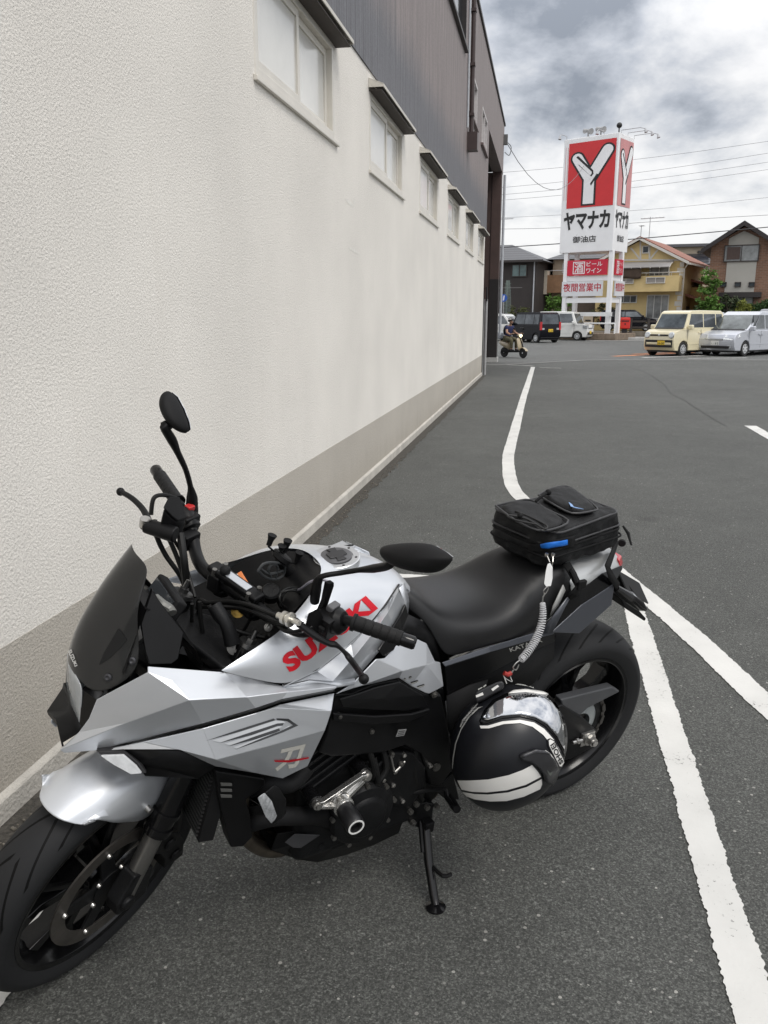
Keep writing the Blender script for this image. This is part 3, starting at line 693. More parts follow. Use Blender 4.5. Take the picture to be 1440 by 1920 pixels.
# ---- fork, front fender, brakes (turn with the steering)
def fx(z): return 1.448 - .452 * (z - .30)
for s in (1, -1):
    y = .106 * s
    bm = nb(); tube(bm, [(fx(.455), y, .455), (fx(.475), y, .475), (fx(.90), y, .90)], [.030, .0285, .0285], 20)
    for z_ in (.462, .50): cyl(bm, (fx(z_), y, z_), (fx(z_ + .012), y, z_ + .012), .0325, seg=20)
    mk('fork_tube', bm, GLOSSB, bike, M=MS)
    bm = nb(); tube(bm, [(fx(.30), y, .30), (fx(.46), y, .46)], .0215, 18); mk('fork_slider', bm, mat('fork_grey', (.20, .195, .185), .3, .8, var=.1), bike, M=MS)
    bm = nb(); prism(bm, [V((fx(.37) + .028, y + .02 * s, .375)), V((fx(.37) - .028, y + .02 * s, .36)), V((1.40, y + .02 * s, .27)), V((1.44, y + .02 * s, .26)), V((1.485, y + .02 * s, .27)), V((1.487, y + .02 * s, .31))], (0, -.042 * s, 0))
    cyl(bm, (1.46, y - .02 * s, .30), (1.46, y + .03 * s, .30), .018)
    mk('fork_foot', bm, ENG, bike, bevel=.006, M=MS)
    bm = nb(); c = []
    for a in (20, 40, 60, 80):
        a_ = R(a + 105); c.append(a_)
    o_ = [V((1.46 + cos(a) * .178, y - .0 * s, .30 + sin(a) * .178)) for a in c]; i_ = [V((1.46 + cos(a) * .118, y - .0 * s, .30 + sin(a) * .118)) for a in c[::-1]]
    prism(bm, [p + V((0, .012 * s, 0)) for p in o_ + i_], (0, -.075 * s, 0))
    for k in (0, 1):
        a = R(145 + 28 * k); q = V((1.46 + cos(a) * .148, y + .012 * s, .30 + sin(a) * .148)); cyl(bm, q, q + V((0, .007 * s, 0)), .017, .015, 20)
    cal = mk('brake_caliper', bm, SATIN, bike, bevel=.006, M=MS)
    bm = nb(); tube(bm, [(fx(.52) - .02, .09 * s, .52), (fx(.62) - .05, .10 * s, .6), (fx(.75) - .04, .08 * s, .74), (fx(.85), .05 * s, .84)], .005, 8, sm=5); tube(bm, [(1.36, .1 * s, .44), (fx(.5) - .045, .1 * s, .5), (fx(.62) - .05, .10 * s, .6)], .005, 8, sm=5)
    mk('brake_hose', bm, CABLE, bike, M=MS)
low = {68.0: .330, 69: .327, 72: .315, 76: .298, 81: .276, 87: .252, 94: .230, 103: .206, 111: .205, 117: .222, 124: .25, 134: .277, 150: .298, 165: .315}
secs = []
for th, rl in low.items():
    tp = min(1, (th - 69) / 9) * .5 + .5
    half = []
    hw_ = .074 + .010 * min(1, max(0, (th - 68) / 14))
    ro = .334 if th < 140 else .330
    prof = [(0, ro + .004), (hw_ * .42, ro + .002), (hw_ * .66, ro - .006), (hw_ * .86, ro - .022), (hw_ * .985, max(rl + .02, ro - .05) if rl < .30 else (rl + ro) / 2 - .012), (hw_, rl)]
    def P_(y, r):
        t_ = R(th + 6.5 * max(0, 1 - (th - 69.5) / 16) * min(1, abs(y) / hw_) ** 2.6)
        return V((1.46 + r * cos(t_), y, .30 + r * sin(t_)))
    secs.append([P_(-y, r) for y, r in prof[:0:-1]] + [P_(y, r) for y, r in prof])
ff = mk('front_fender', grid(nb(), secs), SILVER, bike, M=MS, sub=1, sm=40)
d_ = ff.modifiers.new('solid', 'SOLIDIFY'); d_.thickness = .004; d_.offset = -1
bm = nb(); c = BS(281, 1519, .092); cyl(bm, c - V((0, .01, 0)), c + V((0, .004, 0)), .008, .007, 16); mk('fender_bolt', bm, STEEL, bike, M=MS)
# triple clamps
for z_, h_, nm in ((.845, .03, 'upper_triple_clamp'), (.735, .045, 'lower_triple_clamp')):
    c = fx(z_); bm = nb()
    prism(bm, [V((c + .045, -.10, z_)), V((c + .045, .10, z_)), V((c + .022, .138, z_)), V((c - .026, .138, z_)), V((c - .03, .08, z_)), V((c - .06, .03, z_)), V((c - .06, -.03, z_)), V((c - .03, -.08, z_)), V((c - .026, -.138, z_)), V((c + .022, -.138, z_))], (0, 0, h_))
    mk(nm, bm, ENG, bike, bevel=.008, M=MS)
for s in (1, -1):
    bm = nb(); y = .106 * s; z_ = .890; cyl(bm, (fx(z_), y, z_), (fx(.908), y, .908), .026, .025, 24); cyl(bm, (fx(.908), y, .908), (fx(.917), y, .917), .012, seg=6)
    cyl(bm, (fx(.917), y, .917), (fx(.936), y, .936), .006, .005, 12)
    mk('fork_cap', bm, mat('dark_steel', (.16, .16, .16), .3, .9), bike, M=MS)
# handlebar
hb = [(-.384, 1.019, 1.025), (-.28, 1.054, 1.019), (-.24, 1.062, 1.004), (-.20, 1.072, .980), (-.155, 1.098, .958), (-.11, 1.117, .950), (-.06, 1.122, .952), (0, 1.122, .953)]
hb = [V((x, y, z)) for y, x, z in hb]; hb = hb + [V((p.x, -p.y, p.z)) for p in hb[-2::-1]]
rr_ = [.0112] * 2 + [.0125] + [.0148] * 9 + [.0125] + [.0112] * 2
bm = nb(); tube(bm, hb, rr_, 16, sm=6); mk('handlebar', bm, SATIN, bike, M=MS)
bm = nb()
for s in (1, -1): box(bm, (1.122, .05 * s, .955), (.052, .034, .046)); cyl(bm, (1.10, .05 * s, .92), (1.122, .05 * s, .94), .024)
box(bm, (1.128, 0, .984), (.034, .15, .016))
bc = mk('bar_clamp', bm, SATIN, bike, bevel=.006, M=MS)
for s in (1, -1):
    for dx in (.018, -.016): mk('clamp_bolt', cyl(nb(), (1.124 + dx, .052 * s, .976), (1.124 + dx, .052 * s, .9935), .0055, seg=12), mat('dull_bolt', (.17, .165, .155), .4, .8), bc)
bm = nb(); box(bm, (1.130, 0, .9935), (.02, .085, .003)); mk('clamp_badge', bm, mat('pale_metal_strip', (.5, .52, .55), .35, .6), bc, bevel=.001)
def barpt(y):
    q = cr(hb, 12); return min(q, key=lambda p: abs(p.y - y))
for s in (1, -1):
    a, b = barpt(.268 * s), barpt(.372 * s); d = (b - a).normalized()
    prof = [(.0195, 0), (.0195, .006), (.0165, .008)]
    for k in range(5): prof += [(.0165, .012 + k * .018), (.0165, .026 + k * .018), (.0156, .0265 + k * .018), (.0156, .028 + k * .018)]
    prof += [(.0165, .104), (.0165, .110), (.012, .111)]
    gm = GRIPM; mk('grip', lathe(nb(), prof, a, d, 24), gm, bike, M=MS, sm=20)
    c = a + d * .111; mk('bar_end', lathe(nb(), [(.0145, 0), (.0145, .026), (.012, .030), (.006, .030), (.005, .024)], c, d, 20), GLOSSB, bike, M=MS)
# left switch housing
a, b = barpt(.205), barpt(.262); d = (b - a).normalized(); Msw = axm(a, d)
bm = nb(); lathe(bm, [(.027, .0), (.0295, .004), (.030, .045), (.025, .052), (.021, .058)], a, d, 24)
q = a + d * .022
box(bm, q + V((.014, 0, .0)), (.050, .044, .054))
sw = mk('switch_housing', bm, SATIN, bike, bevel=.005, M=MS)
bm = nb(); box(bm, q + V((-.004, -.004, .034)), (.030, .018, .014)); mk('switch_button', bm, mat('grey_button', (.10, .10, .105), .5), sw, bevel=.003)
bm = nb(); box(bm, q + V((.040, .006, .004)), (.012, .02, .014)); mk('switch_button', bm, MATTE, sw, bevel=.003)
for k, (u, v) in enumerate(((614, 1153), (622, 1155), (631, 1157))):
    c = BSP(u, v, q + V((.010, 0, .0285)), (.25, .1, 1)); bm = nb(); box(bm, c, (.006, .008, .0012)); mk('switch_mark', bm, WHITE, sw, M=None)
a, b = barpt(-.205), barpt(-.262); d = (b - a).normalized(); q = a + d * .022
bm = nb(); lathe(bm, [(.024, .0), (.026, .004), (.026, .045), (.02, .056)], a, d, 20); box(bm, q, (.046, .04, .046)); sw2 = mk('switch_housing', bm, SATIN, bike, bevel=.005, M=MS)
bm = nb(); box(bm, q + V((-.012, -.01, .03)), (.02, .018, .014)); mk('kill_switch', bm, mat('red_plastic', (.5, .03, .03), .4), sw2, bevel=.003)
# clutch perch and lever
bm = nb()
pc = barpt(.172)
box(bm, pc, (.036, .026, .036)); prism(bm, [BS(*p) for p in [(570, 1180, .215), (578, 1150, .215), (598, 1140, .22), (608, 1162, .225), (592, 1188, .225)]], (0, 0, -.014))
mk('clutch_perch', bm, SATIN, bike, bevel=.004, M=MS)
def blade(pts, ws, hs):
    bm = nb(); P = cr(pts, 5); n_ = len(P); secs = []
    for i, p in enumerate(P):
        t = (P[min(i + 1, n_ - 1)] - P[max(i - 1, 0)]).normalized(); sd_ = t.cross(V((0, 0, 1))).normalized(); k = i / (n_ - 1) * (len(ws) - 1); j = min(int(k), len(ws) - 2); f = k - j
        wd = ws[j] * (1 - f) + ws[j + 1] * f; h = hs[j] * (1 - f) + hs[j + 1] * f
        secs.append([p + sd_ * wd * cos(2 * pi * q / 10) + V((0, 0, h)) * sin(2 * pi * q / 10) for q in range(10)])
    loft(bm, secs); return bm
lv = [BS(*p) for p in [(556, 1166, .205), (588, 1190, .235), (616, 1206, .262), (632, 1210, .275), (650, 1228, .292), (667, 1250, .325), (681, 1270, .362)]]
bm = blade(lv, [.012, .011, .008, .008, .0075, .007, .0068], [.007, .007, .006, .006, .006, .006, .006]); sphere(bm, BS(682, 1273, .372), .011)
mk('clutch_lever', bm, SATIN, bike, M=MS)
bm = nb(); c0, c1 = BS(547, 1163, .20), BS(528, 1156, .175); dv = (c1 - c0).normalized()
lathe(bm, [(.006, -.02), (.006, 0), (.0155, .0), (.0155, .006), (.010, .007), (.010, .013), (.0135, .014), (.0135, .022), (.007, .024), (.007, .036)], c0, dv, 20)
mk('clutch_adjuster', bm, mat('bright_adjuster', (.62, .6, .55), .3, .9), bike, M=MS)
# brake master cylinder and lever
bm = nb()
box(bm, barpt(-.185) + V((.012, 0, 0)), (.046, .028, .04))
c0, c1 = BS(272, 985, -.235), BS(330, 1003, -.165); tube(bm, [c0, c1], [.017, .019], 14)
mk('brake_master', bm, SATIN, bike, bevel=.004, M=MS)
bm = nb(); c = BS(271, 986, -.235); cyl(bm, c, c + V((0, 0, .020)), .012, seg=18); mk('lever_pivot', bm, STEEL, bike, M=MS)
rv_ = [V((1.153, -.205, 1.005)), V((1.150, -.24, 1.005)), V((1.128, -.275, 1.008)), V((1.112, -.32, 1.012)), V((1.113, -.352, 1.016)), V((1.122, -.385, 1.02))]
rv_ = [BS(*p) for p in [(270, 990, -.23), (277, 975, -.245), (268, 955, -.285), (252, 938, -.325), (238, 928, -.355), (226, 922, -.38)]]
bm = blade(rv_, [.010, .009, .0075, .007, .007, .007], [.007, .006, .006, .006, .006, .006]); sphere(bm, rv_[-1], .010); mk('brake_lever', bm, SATIN, bike, M=MS)
# brake fluid reservoir
P = [BS(*p) for p in [(306, 956, -.20), (315, 938, -.215), (336, 937, -.215), (349, 976, -.185), (333, 981, -.18), (323, 973, -.185)]]
bm = prism(nb(), P, (.006, 0, -.045)); mk('brake_reservoir', bm, SATIN, bike, bevel=.005, M=MS)
bm = prism(nb(), [p + V((0, 0, .003)) for p in P], (0, 0, .006)); mk('reservoir_lid', bm, MATTE, bike, bevel=.0025, M=MS)
# mirrors
def mirror(out, ydep, stem, ys, rs, joint, sgn):
    c = BS(sum(u for u, v in out) / len(out), sum(v for u, v in out) / len(out), ydep); nn = V((1, -.12 * sgn, .30)).normalized()
    P = [BSP(u, v, c, nn) for u, v in out]
    bm = nb(); s0 = [c + (p - c) * .97 - nn * .014 for p in P]; s1 = [p for p in P]; s2 = [c + (p - c) * .86 + nn * .016 for p in P]; s3 = [c + (p - c) * .5 + nn * .030 for p in P]
    loft(bm, [s0, s1, s2, s3, [c + (p - c) * .12 + nn * .034 for p in P]]); m_ = mk('mirror', bm, MATTE, bike, M=MS, sm=80, sub=2)
    bm = nb(); f = [c + (p - c) * .88 - nn * .0142 for p in P]; prism(bm, f, nn * -.002); mk('mirror_glass', bm, CHROME, m_)
    st = [BS(u, v, y) for (u, v), y in zip(stem, ys)]
    bm = nb(); tube(bm, st, rs, 12, sm=5); mk('mirror_stem', bm, SATIN, m_)
    return m_
mirror([(305, 735), (314, 730), (326, 740), (340, 766), (351, 795), (353, 809), (347, 815), (334, 810), (320, 797), (307, 772), (301, 750)], -.27,
       [(364, 985), (360, 955), (360, 932), (357, 912), (348, 880), (333, 848), (323, 826), (308, 800), (318, 797)], [-.235, -.24, -.243, -.246, -.25, -.255, -.258, -.262, -.266], [.010, .015, .013, .0065, .0065, .0075, .011, .010, .010], None, -1)
mirror([(709, 1037), (712, 1025), (725, 1020), (770, 1016), (800, 1018), (816, 1022), (838, 1035), (850, 1045), (848, 1054), (831, 1070), (812, 1076), (790, 1075), (760, 1070), (738, 1062), (722, 1053)], .40,
       [(590, 1128), (592, 1108), (596, 1090), (606, 1080), (640, 1074), (672, 1069), (700, 1066), (726, 1061), (736, 1052)], [.19, .19, .19, .20, .225, .255, .29, .325, .335], [.010, .0115, .010, .0056, .0056, .0056, .009, .009, .009], None, 1)
# phone holder with four rubber tipped arms, on a ball arm
bm = nb(); bc_ = BS(422, 1070, -.03); sphere(bm, bc_, .0125); cyl(bm, bc_ - V((0, 0, .03)), bc_, .008, .007); ph = mk('ball_mount', bm, MATTE, bike, M=MS)
HY = .03
pk = BS(528, 1045, HY); nrm = V((-.55, .15, .8)).normalized()
bm = nb(); lathe(bm, [(.020, -.008), (.0245, -.004), (.0245, .006), (.021, .009)], pk, nrm, 24)
a0_, a1_ = BS(548, 1083, HY), BS(572, 1095, HY + .01)
tube(bm, [pk - nrm * .006, BS(538, 1068, HY), a0_], [.012, .013, .017], 14); tube(bm, [a0_, a1_, BS(560, 1120, HY)], [.018, .018, .014], 14); cyl(bm, BS(553, 1082, HY + .018), BS(553, 1082, HY + .02), .006)
hold = mk('phone_holder', bm, MATTE, bike, M=MS)
for (u0, v0), (u1, v1), (uw, vw) in (((504, 1022), (511, 1003), (514, 1034)), ((534, 1034), (540, 1013), (528, 1036)), ((556, 1054), (562, 1036), (545, 1056)), ((527, 1031), (529, 1023), (524, 1036))):
    a_, b_ = BS(u0, v0, HY), BS(u1, v1, HY)
    bm = nb(); tube(bm, [a_, a_.lerp(b_, .5), b_], [.006, .0066, .0105], 12); tube(bm, [a_, a_ - V((0, 0, .004)), BS(uw, vw, HY)], .0022, 6); mk('holder_arm', bm, RUB, hold)
bm = nb()
for pts in ([(484, 1070), (495, 1057), (515, 1055), (533, 1060), (531, 1078), (517, 1086), (497, 1082), (484, 1070)], [(508, 1082), (503, 1070), (510, 1058), (520, 1062), (517, 1084)], [(488, 1066), (505, 1076), (530, 1070)]):
    tube(bm, [BS(u, v, HY + .01) for u, v in pts], .0032, 6, sm=4)
mk('rubber_strap', bm, mat('grey_rubber', (.035, .038, .04), .7), hold)
# cables
def cab(pts, r=.0042, steer=True, m=CABLE, nm='cable'):
    return mk(nm, tube(nb(), [(BS if steer else B)(*p) for p in pts], r, 8, sm=6), m, bike, M=MS if steer else None)
cab([(532, 1160, .178), (505, 1150, .13), (470, 1135, .08), (430, 1128, .02), (390, 1130, -.03), (372, 1128, -.06), (378, 1180, -.06)], .005)
cab([(540, 1172, .18), (510, 1166, .14), (480, 1148, .07), (440, 1130, .03), (400, 1132, -.02), (370, 1140, -.06)], .006)
cab([(600, 1185, .2), (560, 1190, .2), (520, 1170, .15), (470, 1142, .06), (420, 1138, .01), (375, 1136, -.05)], .0062)
cab([(585, 1175, .22), (540, 1185, .19), (505, 1162, .13), (450, 1140, .05), (405, 1138, 0)], .004)
cab([(312, 1000, -.2), (330, 1040, -.17), (345, 1085, -.13), (352, 1130, -.1), (360, 1170, -.07), (390, 1215, -.04)], .0055)
cab([(318, 1000, -.19), (342, 1040, -.16), (356, 1085, -.12), (366, 1120, -.08)], .004)
cab([(283, 965, -.23), (288, 935, -.24), (305, 928, -.24), (330, 934, -.23)], .005)
cab([(290, 975, -.225), (292, 1000, -.215), (310, 1040, -.19), (338, 1080, -.15), (350, 1115, -.12), (352, 1160, -.1), (372, 1210, -.07), (420, 1245, -.0)], .006)
cab([(338, 1000, -.18), (345, 1050, -.14), (350, 1100, -.12), (352, 1140, -.1)], .009)
for k, (du, dv) in enumerate(((0, 0), (4, 3), (-3, 5))):
    pts = [(548 + 24 * cos(a) + du, 1122 + 20 * sin(a) + dv, .10 + .012 * sin(a + k)) for a in [2 * pi * i / 10 + k for i in range(12)]]
    cab(pts, .0026)
cab([(545, 1104, .06), (560, 1106, .10), (580, 1092, .15), (600, 1087, .18), (618, 1092, .2), (614, 1104, .2)], .0028, m=mat('lilac_wire', (.32, .31, .36), .5))
cab([(566, 1120, .11), (580, 1128, .14), (590, 1140, .17)], .006)
bm = nb(); c = BS(552, 1118, .07); lathe(bm, [(.024, 0), (.026, .006), (.026, .03), (.02, .036)], c, (-.3, .2, .9), 20); mk('power_socket', bm, MATTE, bike, M=MS)
P = [BS(*p) for p in [(594, 1163, .19), (609, 1130, .2), (616, 1096, .21), (627, 1092, .215), (627, 1099, .215), (611, 1148, .205), (607, 1166, .2)]]
mk('accessory_bracket', prism(nb(), P, (0, -.012, 0)), MATTE, bike, bevel=.002, M=MS)

cab([(374, 1128, -.03), (378, 1175, -.01), (392, 1225, .02), (428, 1252, .06)], .0048)
cab([(360, 1132, -.05), (362, 1190, -.04), (385, 1240, -.01), (440, 1268, .05)], .0040)
cab([(392, 1135, .0), (410, 1165, .03), (452, 1185, .07), (500, 1196, .11)], .0050)
cab([(505, 1190, .12), (480, 1222, .10), (446, 1240, .08), (420, 1260, .05)], .0055)
cab([(470, 1160, .06), (450, 1195, .05), (430, 1235, .04)], .0038)
for u, v, y, r_, m_ in ((441, 1213, .09, .012, STEEL), (446, 1146, .03, .010, GOLD), (503, 1176, .13, .006, STEEL), (388, 1222, .0, .007, STEEL)):
    c = BS(u, v, y); bm = nb(); lathe(bm, [(r_ * 1.5, -.012), (r_ * 1.5, 0), (r_, .001), (r_, .006), (r_ * .55, .007), (r_ * .5, .003), (.0005, .003)], c, (.55, .45, .7), 16); mk('cockpit_bolt', bm, m_ if m_ is GOLD else mat('dull_bolt', (.17, .165, .155), .4, .8), bike, M=MS)
mk('clamp_arm', tube(nb(), [BS(402, 1136, .02), BS(424, 1170, .06), BS(436, 1206, .085)], [.016, .014, .018], 12, sm=4), ENG, bike, M=MS)
mk('clamp_arm', tube(nb(), [BS(448, 1215, .09), BS(475, 1228, .11), BS(500, 1234, .13)], [.013, .010, .012], 12, sm=4), ENG, bike, M=MS)
q = [BS(u, v, .13) for u, v in ((498, 1178), (506, 1184), (511, 1176), (503, 1170))]
mk('tag_label', pan(q, [(0, 1, 2, 3)]), PALE, bike, sm=0, solid=.001, M=MS)
c = BS(508, 1108, .05); bm = nb(); lathe(bm, [(.022, -.02), (.022, .0), (.018, .004), (.006, .004)], c, (.3, .1, .9), 20); mk('ignition_switch', bm, ENG, bike, M=MS)
# ---- front fairing (silver), built as folded panels
n0 = B(112, 1407, .05); n1 = B(147, 1373, .068); n2 = B(166, 1348, .082); n3 = B(181, 1312, .105); n4 = B(277, 1260, .158); n5 = B(277, 1249, .145)
n6 = B(322, 1276, .183); n7 = B(355, 1313, .222); n8 = B(463, 1307, .228); n9 = B(540, 1297, .234); n10 = B(634, 1287, .236)
t1 = B(423, 1260, .172); t2 = B(533, 1286, .205); t3 = B(600, 1281, .22)
g1 = B(527, 1312, .238); g2 = B(480, 1328, .229); g3 = B(380, 1357, .206); g4 = B(267, 1386, .150); g5 = B(180, 1407, .084); g0 = B(627, 1293, .240); nm = B(234, 1357, .152)
nb_ = B(120, 1412, .045); md = B(240, 1340, .150)
VS = [n0, n1, n2, n3, n4, n5, n6, n7, n8, n9, n10, t1, t2, t3, g1, g2, g3, g4, g5, g0, nb_, nm]
FS = [(0, 1, 21), (1, 2, 21), (2, 3, 7, 21), (3, 4, 7), (4, 6, 7), (4, 5, 6), (5, 11, 6), (6, 11, 8, 7), (11, 12, 9, 8), (12, 13, 10, 9), (0, 21, 17, 18), (21, 7, 16, 17), (7, 8, 15, 16), (8, 9, 14, 15), (9, 10, 19, 14), (0, 18, 20)]
both('upper_fairing', VS, FS, SILVER, solid=.004, bevel=.004, seg=3, ang=28, sm=13)
both('fairing_bridge', PB_([(520, 1286, .2), (535, 1285, .211), (580, 1275, .211), (628, 1278, .209), (664, 1273, .199), (664, 1284, .206), (634, 1289, .232), (598, 1283, .213)]), [(0, 1, 7), (1, 2, 7), (2, 3, 6, 7), (3, 4, 5, 6)], SILVER, solid=.003, sm=40)
# recess groove under it, silver darkened to paint in its shade
gi = [B(627, 1297, .218), B(527, 1317, .218), B(480, 1334, .210), B(380, 1363, .192), B(267, 1390, .138), B(180, 1409, .076)]
both('fairing_groove', [g0, g1, g2, g3, g4, g5] + gi, [(i, i + 1, i + 7, i + 6) for i in range(5)], mat('groove_shaded_silver', (.26, .265, .27), .36, .7, coat=.4), sm=40)
a0 = B(180, 1409, .088); a1 = B(267, 1391, .16); a2 = B(380, 1366, .212); a3 = B(480, 1337, .226); a4 = B(527, 1320, .230); a5 = B(627, 1299, .226)
c5 = B(622, 1333, .262); c4 = B(515, 1327, .246); b0 = B(610, 1369, .266); b1 = B(577, 1437, .236); b2 = B(530, 1460, .226); b3 = B(480, 1450, .220); b4 = B(403, 1437, .212); b5 = B(337, 1406, .206); b6 = B(230, 1405, .14)
m1 = B(405, 1425, .238); mm_ = B(500, 1400, .256); a01 = B(300, 1391, .19)
fair = both('lower_fairing', [a0, a1, a2, a3, a4, a5, c5, c4, b0, b1, b2, b3, b4, b5, b6, m1, mm_],
            [(4, 5, 6), (4, 6, 7), (3, 4, 7), (7, 6, 8), (3, 7, 8, 16), (2, 3, 16, 15), (1, 2, 15, 13), (16, 8, 9), (16, 9, 10), (16, 10, 11), (15, 16, 11), (15, 11, 12), (15, 12, 13), (0, 1, 13, 14)], SILVER, solid=.004, bevel=.003, seg=3, ang=12, sm=25)
# black under panel and position lamp
u0, u1, u2, u3, u4, u5 = B(225, 1405, .13), B(337, 1408, .198), B(403, 1438, .215), B(372, 1460, .19), B(272, 1455, .165), B(255, 1430, .15)
both('under_panel', [u0, u1, u2, u3, u4, u5, B(372, 1462, .10), B(272, 1452, .06)], [(0, 1, 5), (1, 2, 3, 5), (5, 3, 4), (3, 6, 7, 4)], SATIN, solid=.003, sm=20)
lm = [B(180, 1409, .10), B(232, 1407, .138), B(262, 1433, .162), B(275, 1450, .168), B(250, 1452, .16), B(212, 1430, .135)]
for sg in (1, -1):
    P = [V((p.x, p.y * sg, p.z)) for p in lm]; c = sum(P, V()) / 6
    h = mk('position_lamp', prism(nb(), P, (-.01, -.03 * sg, 0)), mat('lamp_housing', (.03, .03, .032), .3), bike, bevel=.002)
    P2 = [c + (p - c) * .80 + V((.004, .006 * sg, 0)) for p in P]
    mk('lens', prism(nb(), P2, (-.003, -.004 * sg, 0)), mat('bright_lens', (.82, .84, .86), .10, .25, var=.12, vs=60, coat=.6), h, bevel=.001)
# vent slats and emblem are laid on the fairing
FB = [bvh_of(fair)]
def pxp(L_): return L_, [tuple(range(len(L_)))]
VD = mat('vent_painted_shadow', (.05, .052, .056), .4); VL = mat('bright_silver_slat', (.72, .74, .77), .32, .4, coat=.5, var=.02)  # bright slat tops and the shadow lines beneath them, painted as flat colour
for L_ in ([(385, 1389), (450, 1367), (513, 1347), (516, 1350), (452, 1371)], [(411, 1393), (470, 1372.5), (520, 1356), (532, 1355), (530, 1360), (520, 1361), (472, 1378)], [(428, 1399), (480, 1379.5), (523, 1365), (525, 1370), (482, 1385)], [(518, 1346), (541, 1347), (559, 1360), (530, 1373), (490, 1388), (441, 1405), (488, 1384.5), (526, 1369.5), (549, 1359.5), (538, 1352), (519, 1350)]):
    decal('vent_shadow_line', pxp(L_), FB, VD, fair, BM, .0010, 1)
for L_ in ([(398, 1388), (455, 1370), (516, 1350.5), (531, 1351.5), (535, 1355), (520, 1356), (470, 1372.5), (413, 1391.5)], [(420, 1394), (472, 1378), (521, 1361.3), (530, 1361), (523, 1365), (480, 1379.5), (431, 1397)], [(437, 1400.5), (482, 1385), (525, 1370.5), (540, 1361), (547, 1360), (526, 1369.5), (488, 1384.5), (444, 1403)]):
    decal('vent_slat', pxp(L_), FB, VL, fair, BM, .0016, 1)
kd = px_text('刀', [(514, 1446), (559, 1439), (573, 1394), (524, 1405)], bold=.045)
decal('emblem_lettering', kd, FB, mat('cream_sticker', (.66, .64, .58), .45, var=.04), fair, BM, .0014, 1)
decal('emblem_slash', pxp([(513, 1424), (541, 1424), (579, 1418), (578, 1421), (542, 1428), (515, 1427)]), FB, RED, fair, BM, .0022)

# ---- nose: beak, headlight, screen
bm = nb(); grid(bm, [PB_([(150, 1360, .070), (136, 1320, 0), (119, 1280, -.07)]), PB_([(146, 1373, .066), (131, 1334, 0), (117, 1290, -.066)]), PB_([(115, 1392, .055), (105, 1350, 0), (88, 1333, -.055)]), PB_([(116, 1400, .05), (107, 1360, 0), (90, 1340, -.05)])]); mk('nose_beak', bm, SATIN, bike, solid=.004, sm=30)
mir = lambda L_: [V((p.x, -p.y, p.z)) for p in L_]
he = PB_([(153, 1288, .07), (154, 1302, .072), (151, 1335, .07), (146, 1370, .062)])
hm = PB_([(140, 1262, .034), (139, 1285, .035), (141, 1320, .034), (144, 1362, .03)])
hc = PB_([(128, 1246, .0), (126, 1272, 0), (129, 1305, 0), (138, 1345, 0)])
hl = mk('headlight', grid(nb(), [[p + V((-.05, 0, 0)) for p in L_] for L_ in (he, hm, hc, mir(hm), mir(he))]), mat('reflector', (.5, .52, .54), .2, .7, var=.2, vs=60), bike)
mk('lens', grid(nb(), [he, hm, hc, mir(hm), mir(he)]), LENS, hl, solid=.003, sub=1, sm=60)
bm = nb(); prism(bm, PB_([(153, 1292, .062), (181, 1312, .098), (166, 1348, .08), (148, 1373, .066), (151, 1335, .068)]), (-.02, -.02, 0)); mk('headlight_surround', bm, GLOSSB, bike)
bm = nb(); prism(bm, [V((p.x, -p.y, p.z)) for p in PB_([(153, 1292, .062), (181, 1312, .098), (166, 1348, .08), (148, 1373, .066), (151, 1335, .068)])], (-.02, .02, 0)); mk('headlight_surround', bm, GLOSSB, bike)
rows = [[(124, 1243, 0), (150, 1287, .06), (188, 1308, .104)], [(121, 1226, 0), (168, 1258, .074), (266, 1264, .132)], [(131, 1186, 0), (188, 1210, .07), (264, 1208, .105)], [(158, 1147, 0), (205, 1162, .06), (258, 1160, .09)], [(187, 1107, 0), (223, 1126, .055), (262, 1128, .083)], [(223, 1058, 0), (248, 1080, .045), (272, 1095, .070)], [(252, 1034, 0), (264, 1046, .034), (279, 1064, .060)]]
G_ = []
for r in rows:
    c, m_, e_ = PB_(r); G_.append([e_, m_, c, V((m_.x, -m_.y, m_.z)), V((e_.x, -e_.y, e_.z))])
scr = mk('windscreen', grid(nb(), G_), SCREEN, bike, solid=.003, sub=2, sm=60)
SB = [bvh_of(scr)]
decal('screen_vent', pxp([(186, 1247), (195, 1225), (222, 1178), (227, 1182), (238, 1200), (225, 1216), (207, 1233)]), SB, mat('vent_black', (.002, .002, .002), .8), scr, BM, .0022)
decal('screen_lettering', px_text('SUZUKI', [(129, 1221), (142, 1250), (147, 1247), (136, 1217)], bold=.02), SB, WHITE, scr, BM, .0022, 1)
for u, v in ((203, 1270), (248, 1239)):
    d = ray(u, v); o_ = BI @ CAM; h = SB[0].ray_cast(o_, (BI.to_3x3() @ d).normalized())
    if h[0]:
        nn = h[1] if h[1].y > 0 else -h[1]
        bm = nb(); lathe(bm, [(.008, -.002), (.008, .003), (.0045, .0045), (.002, .003)], h[0], nn, 16); mk('screen_screw', bm, mat('dark_screw', (.06, .06, .065), .35, .6), scr)
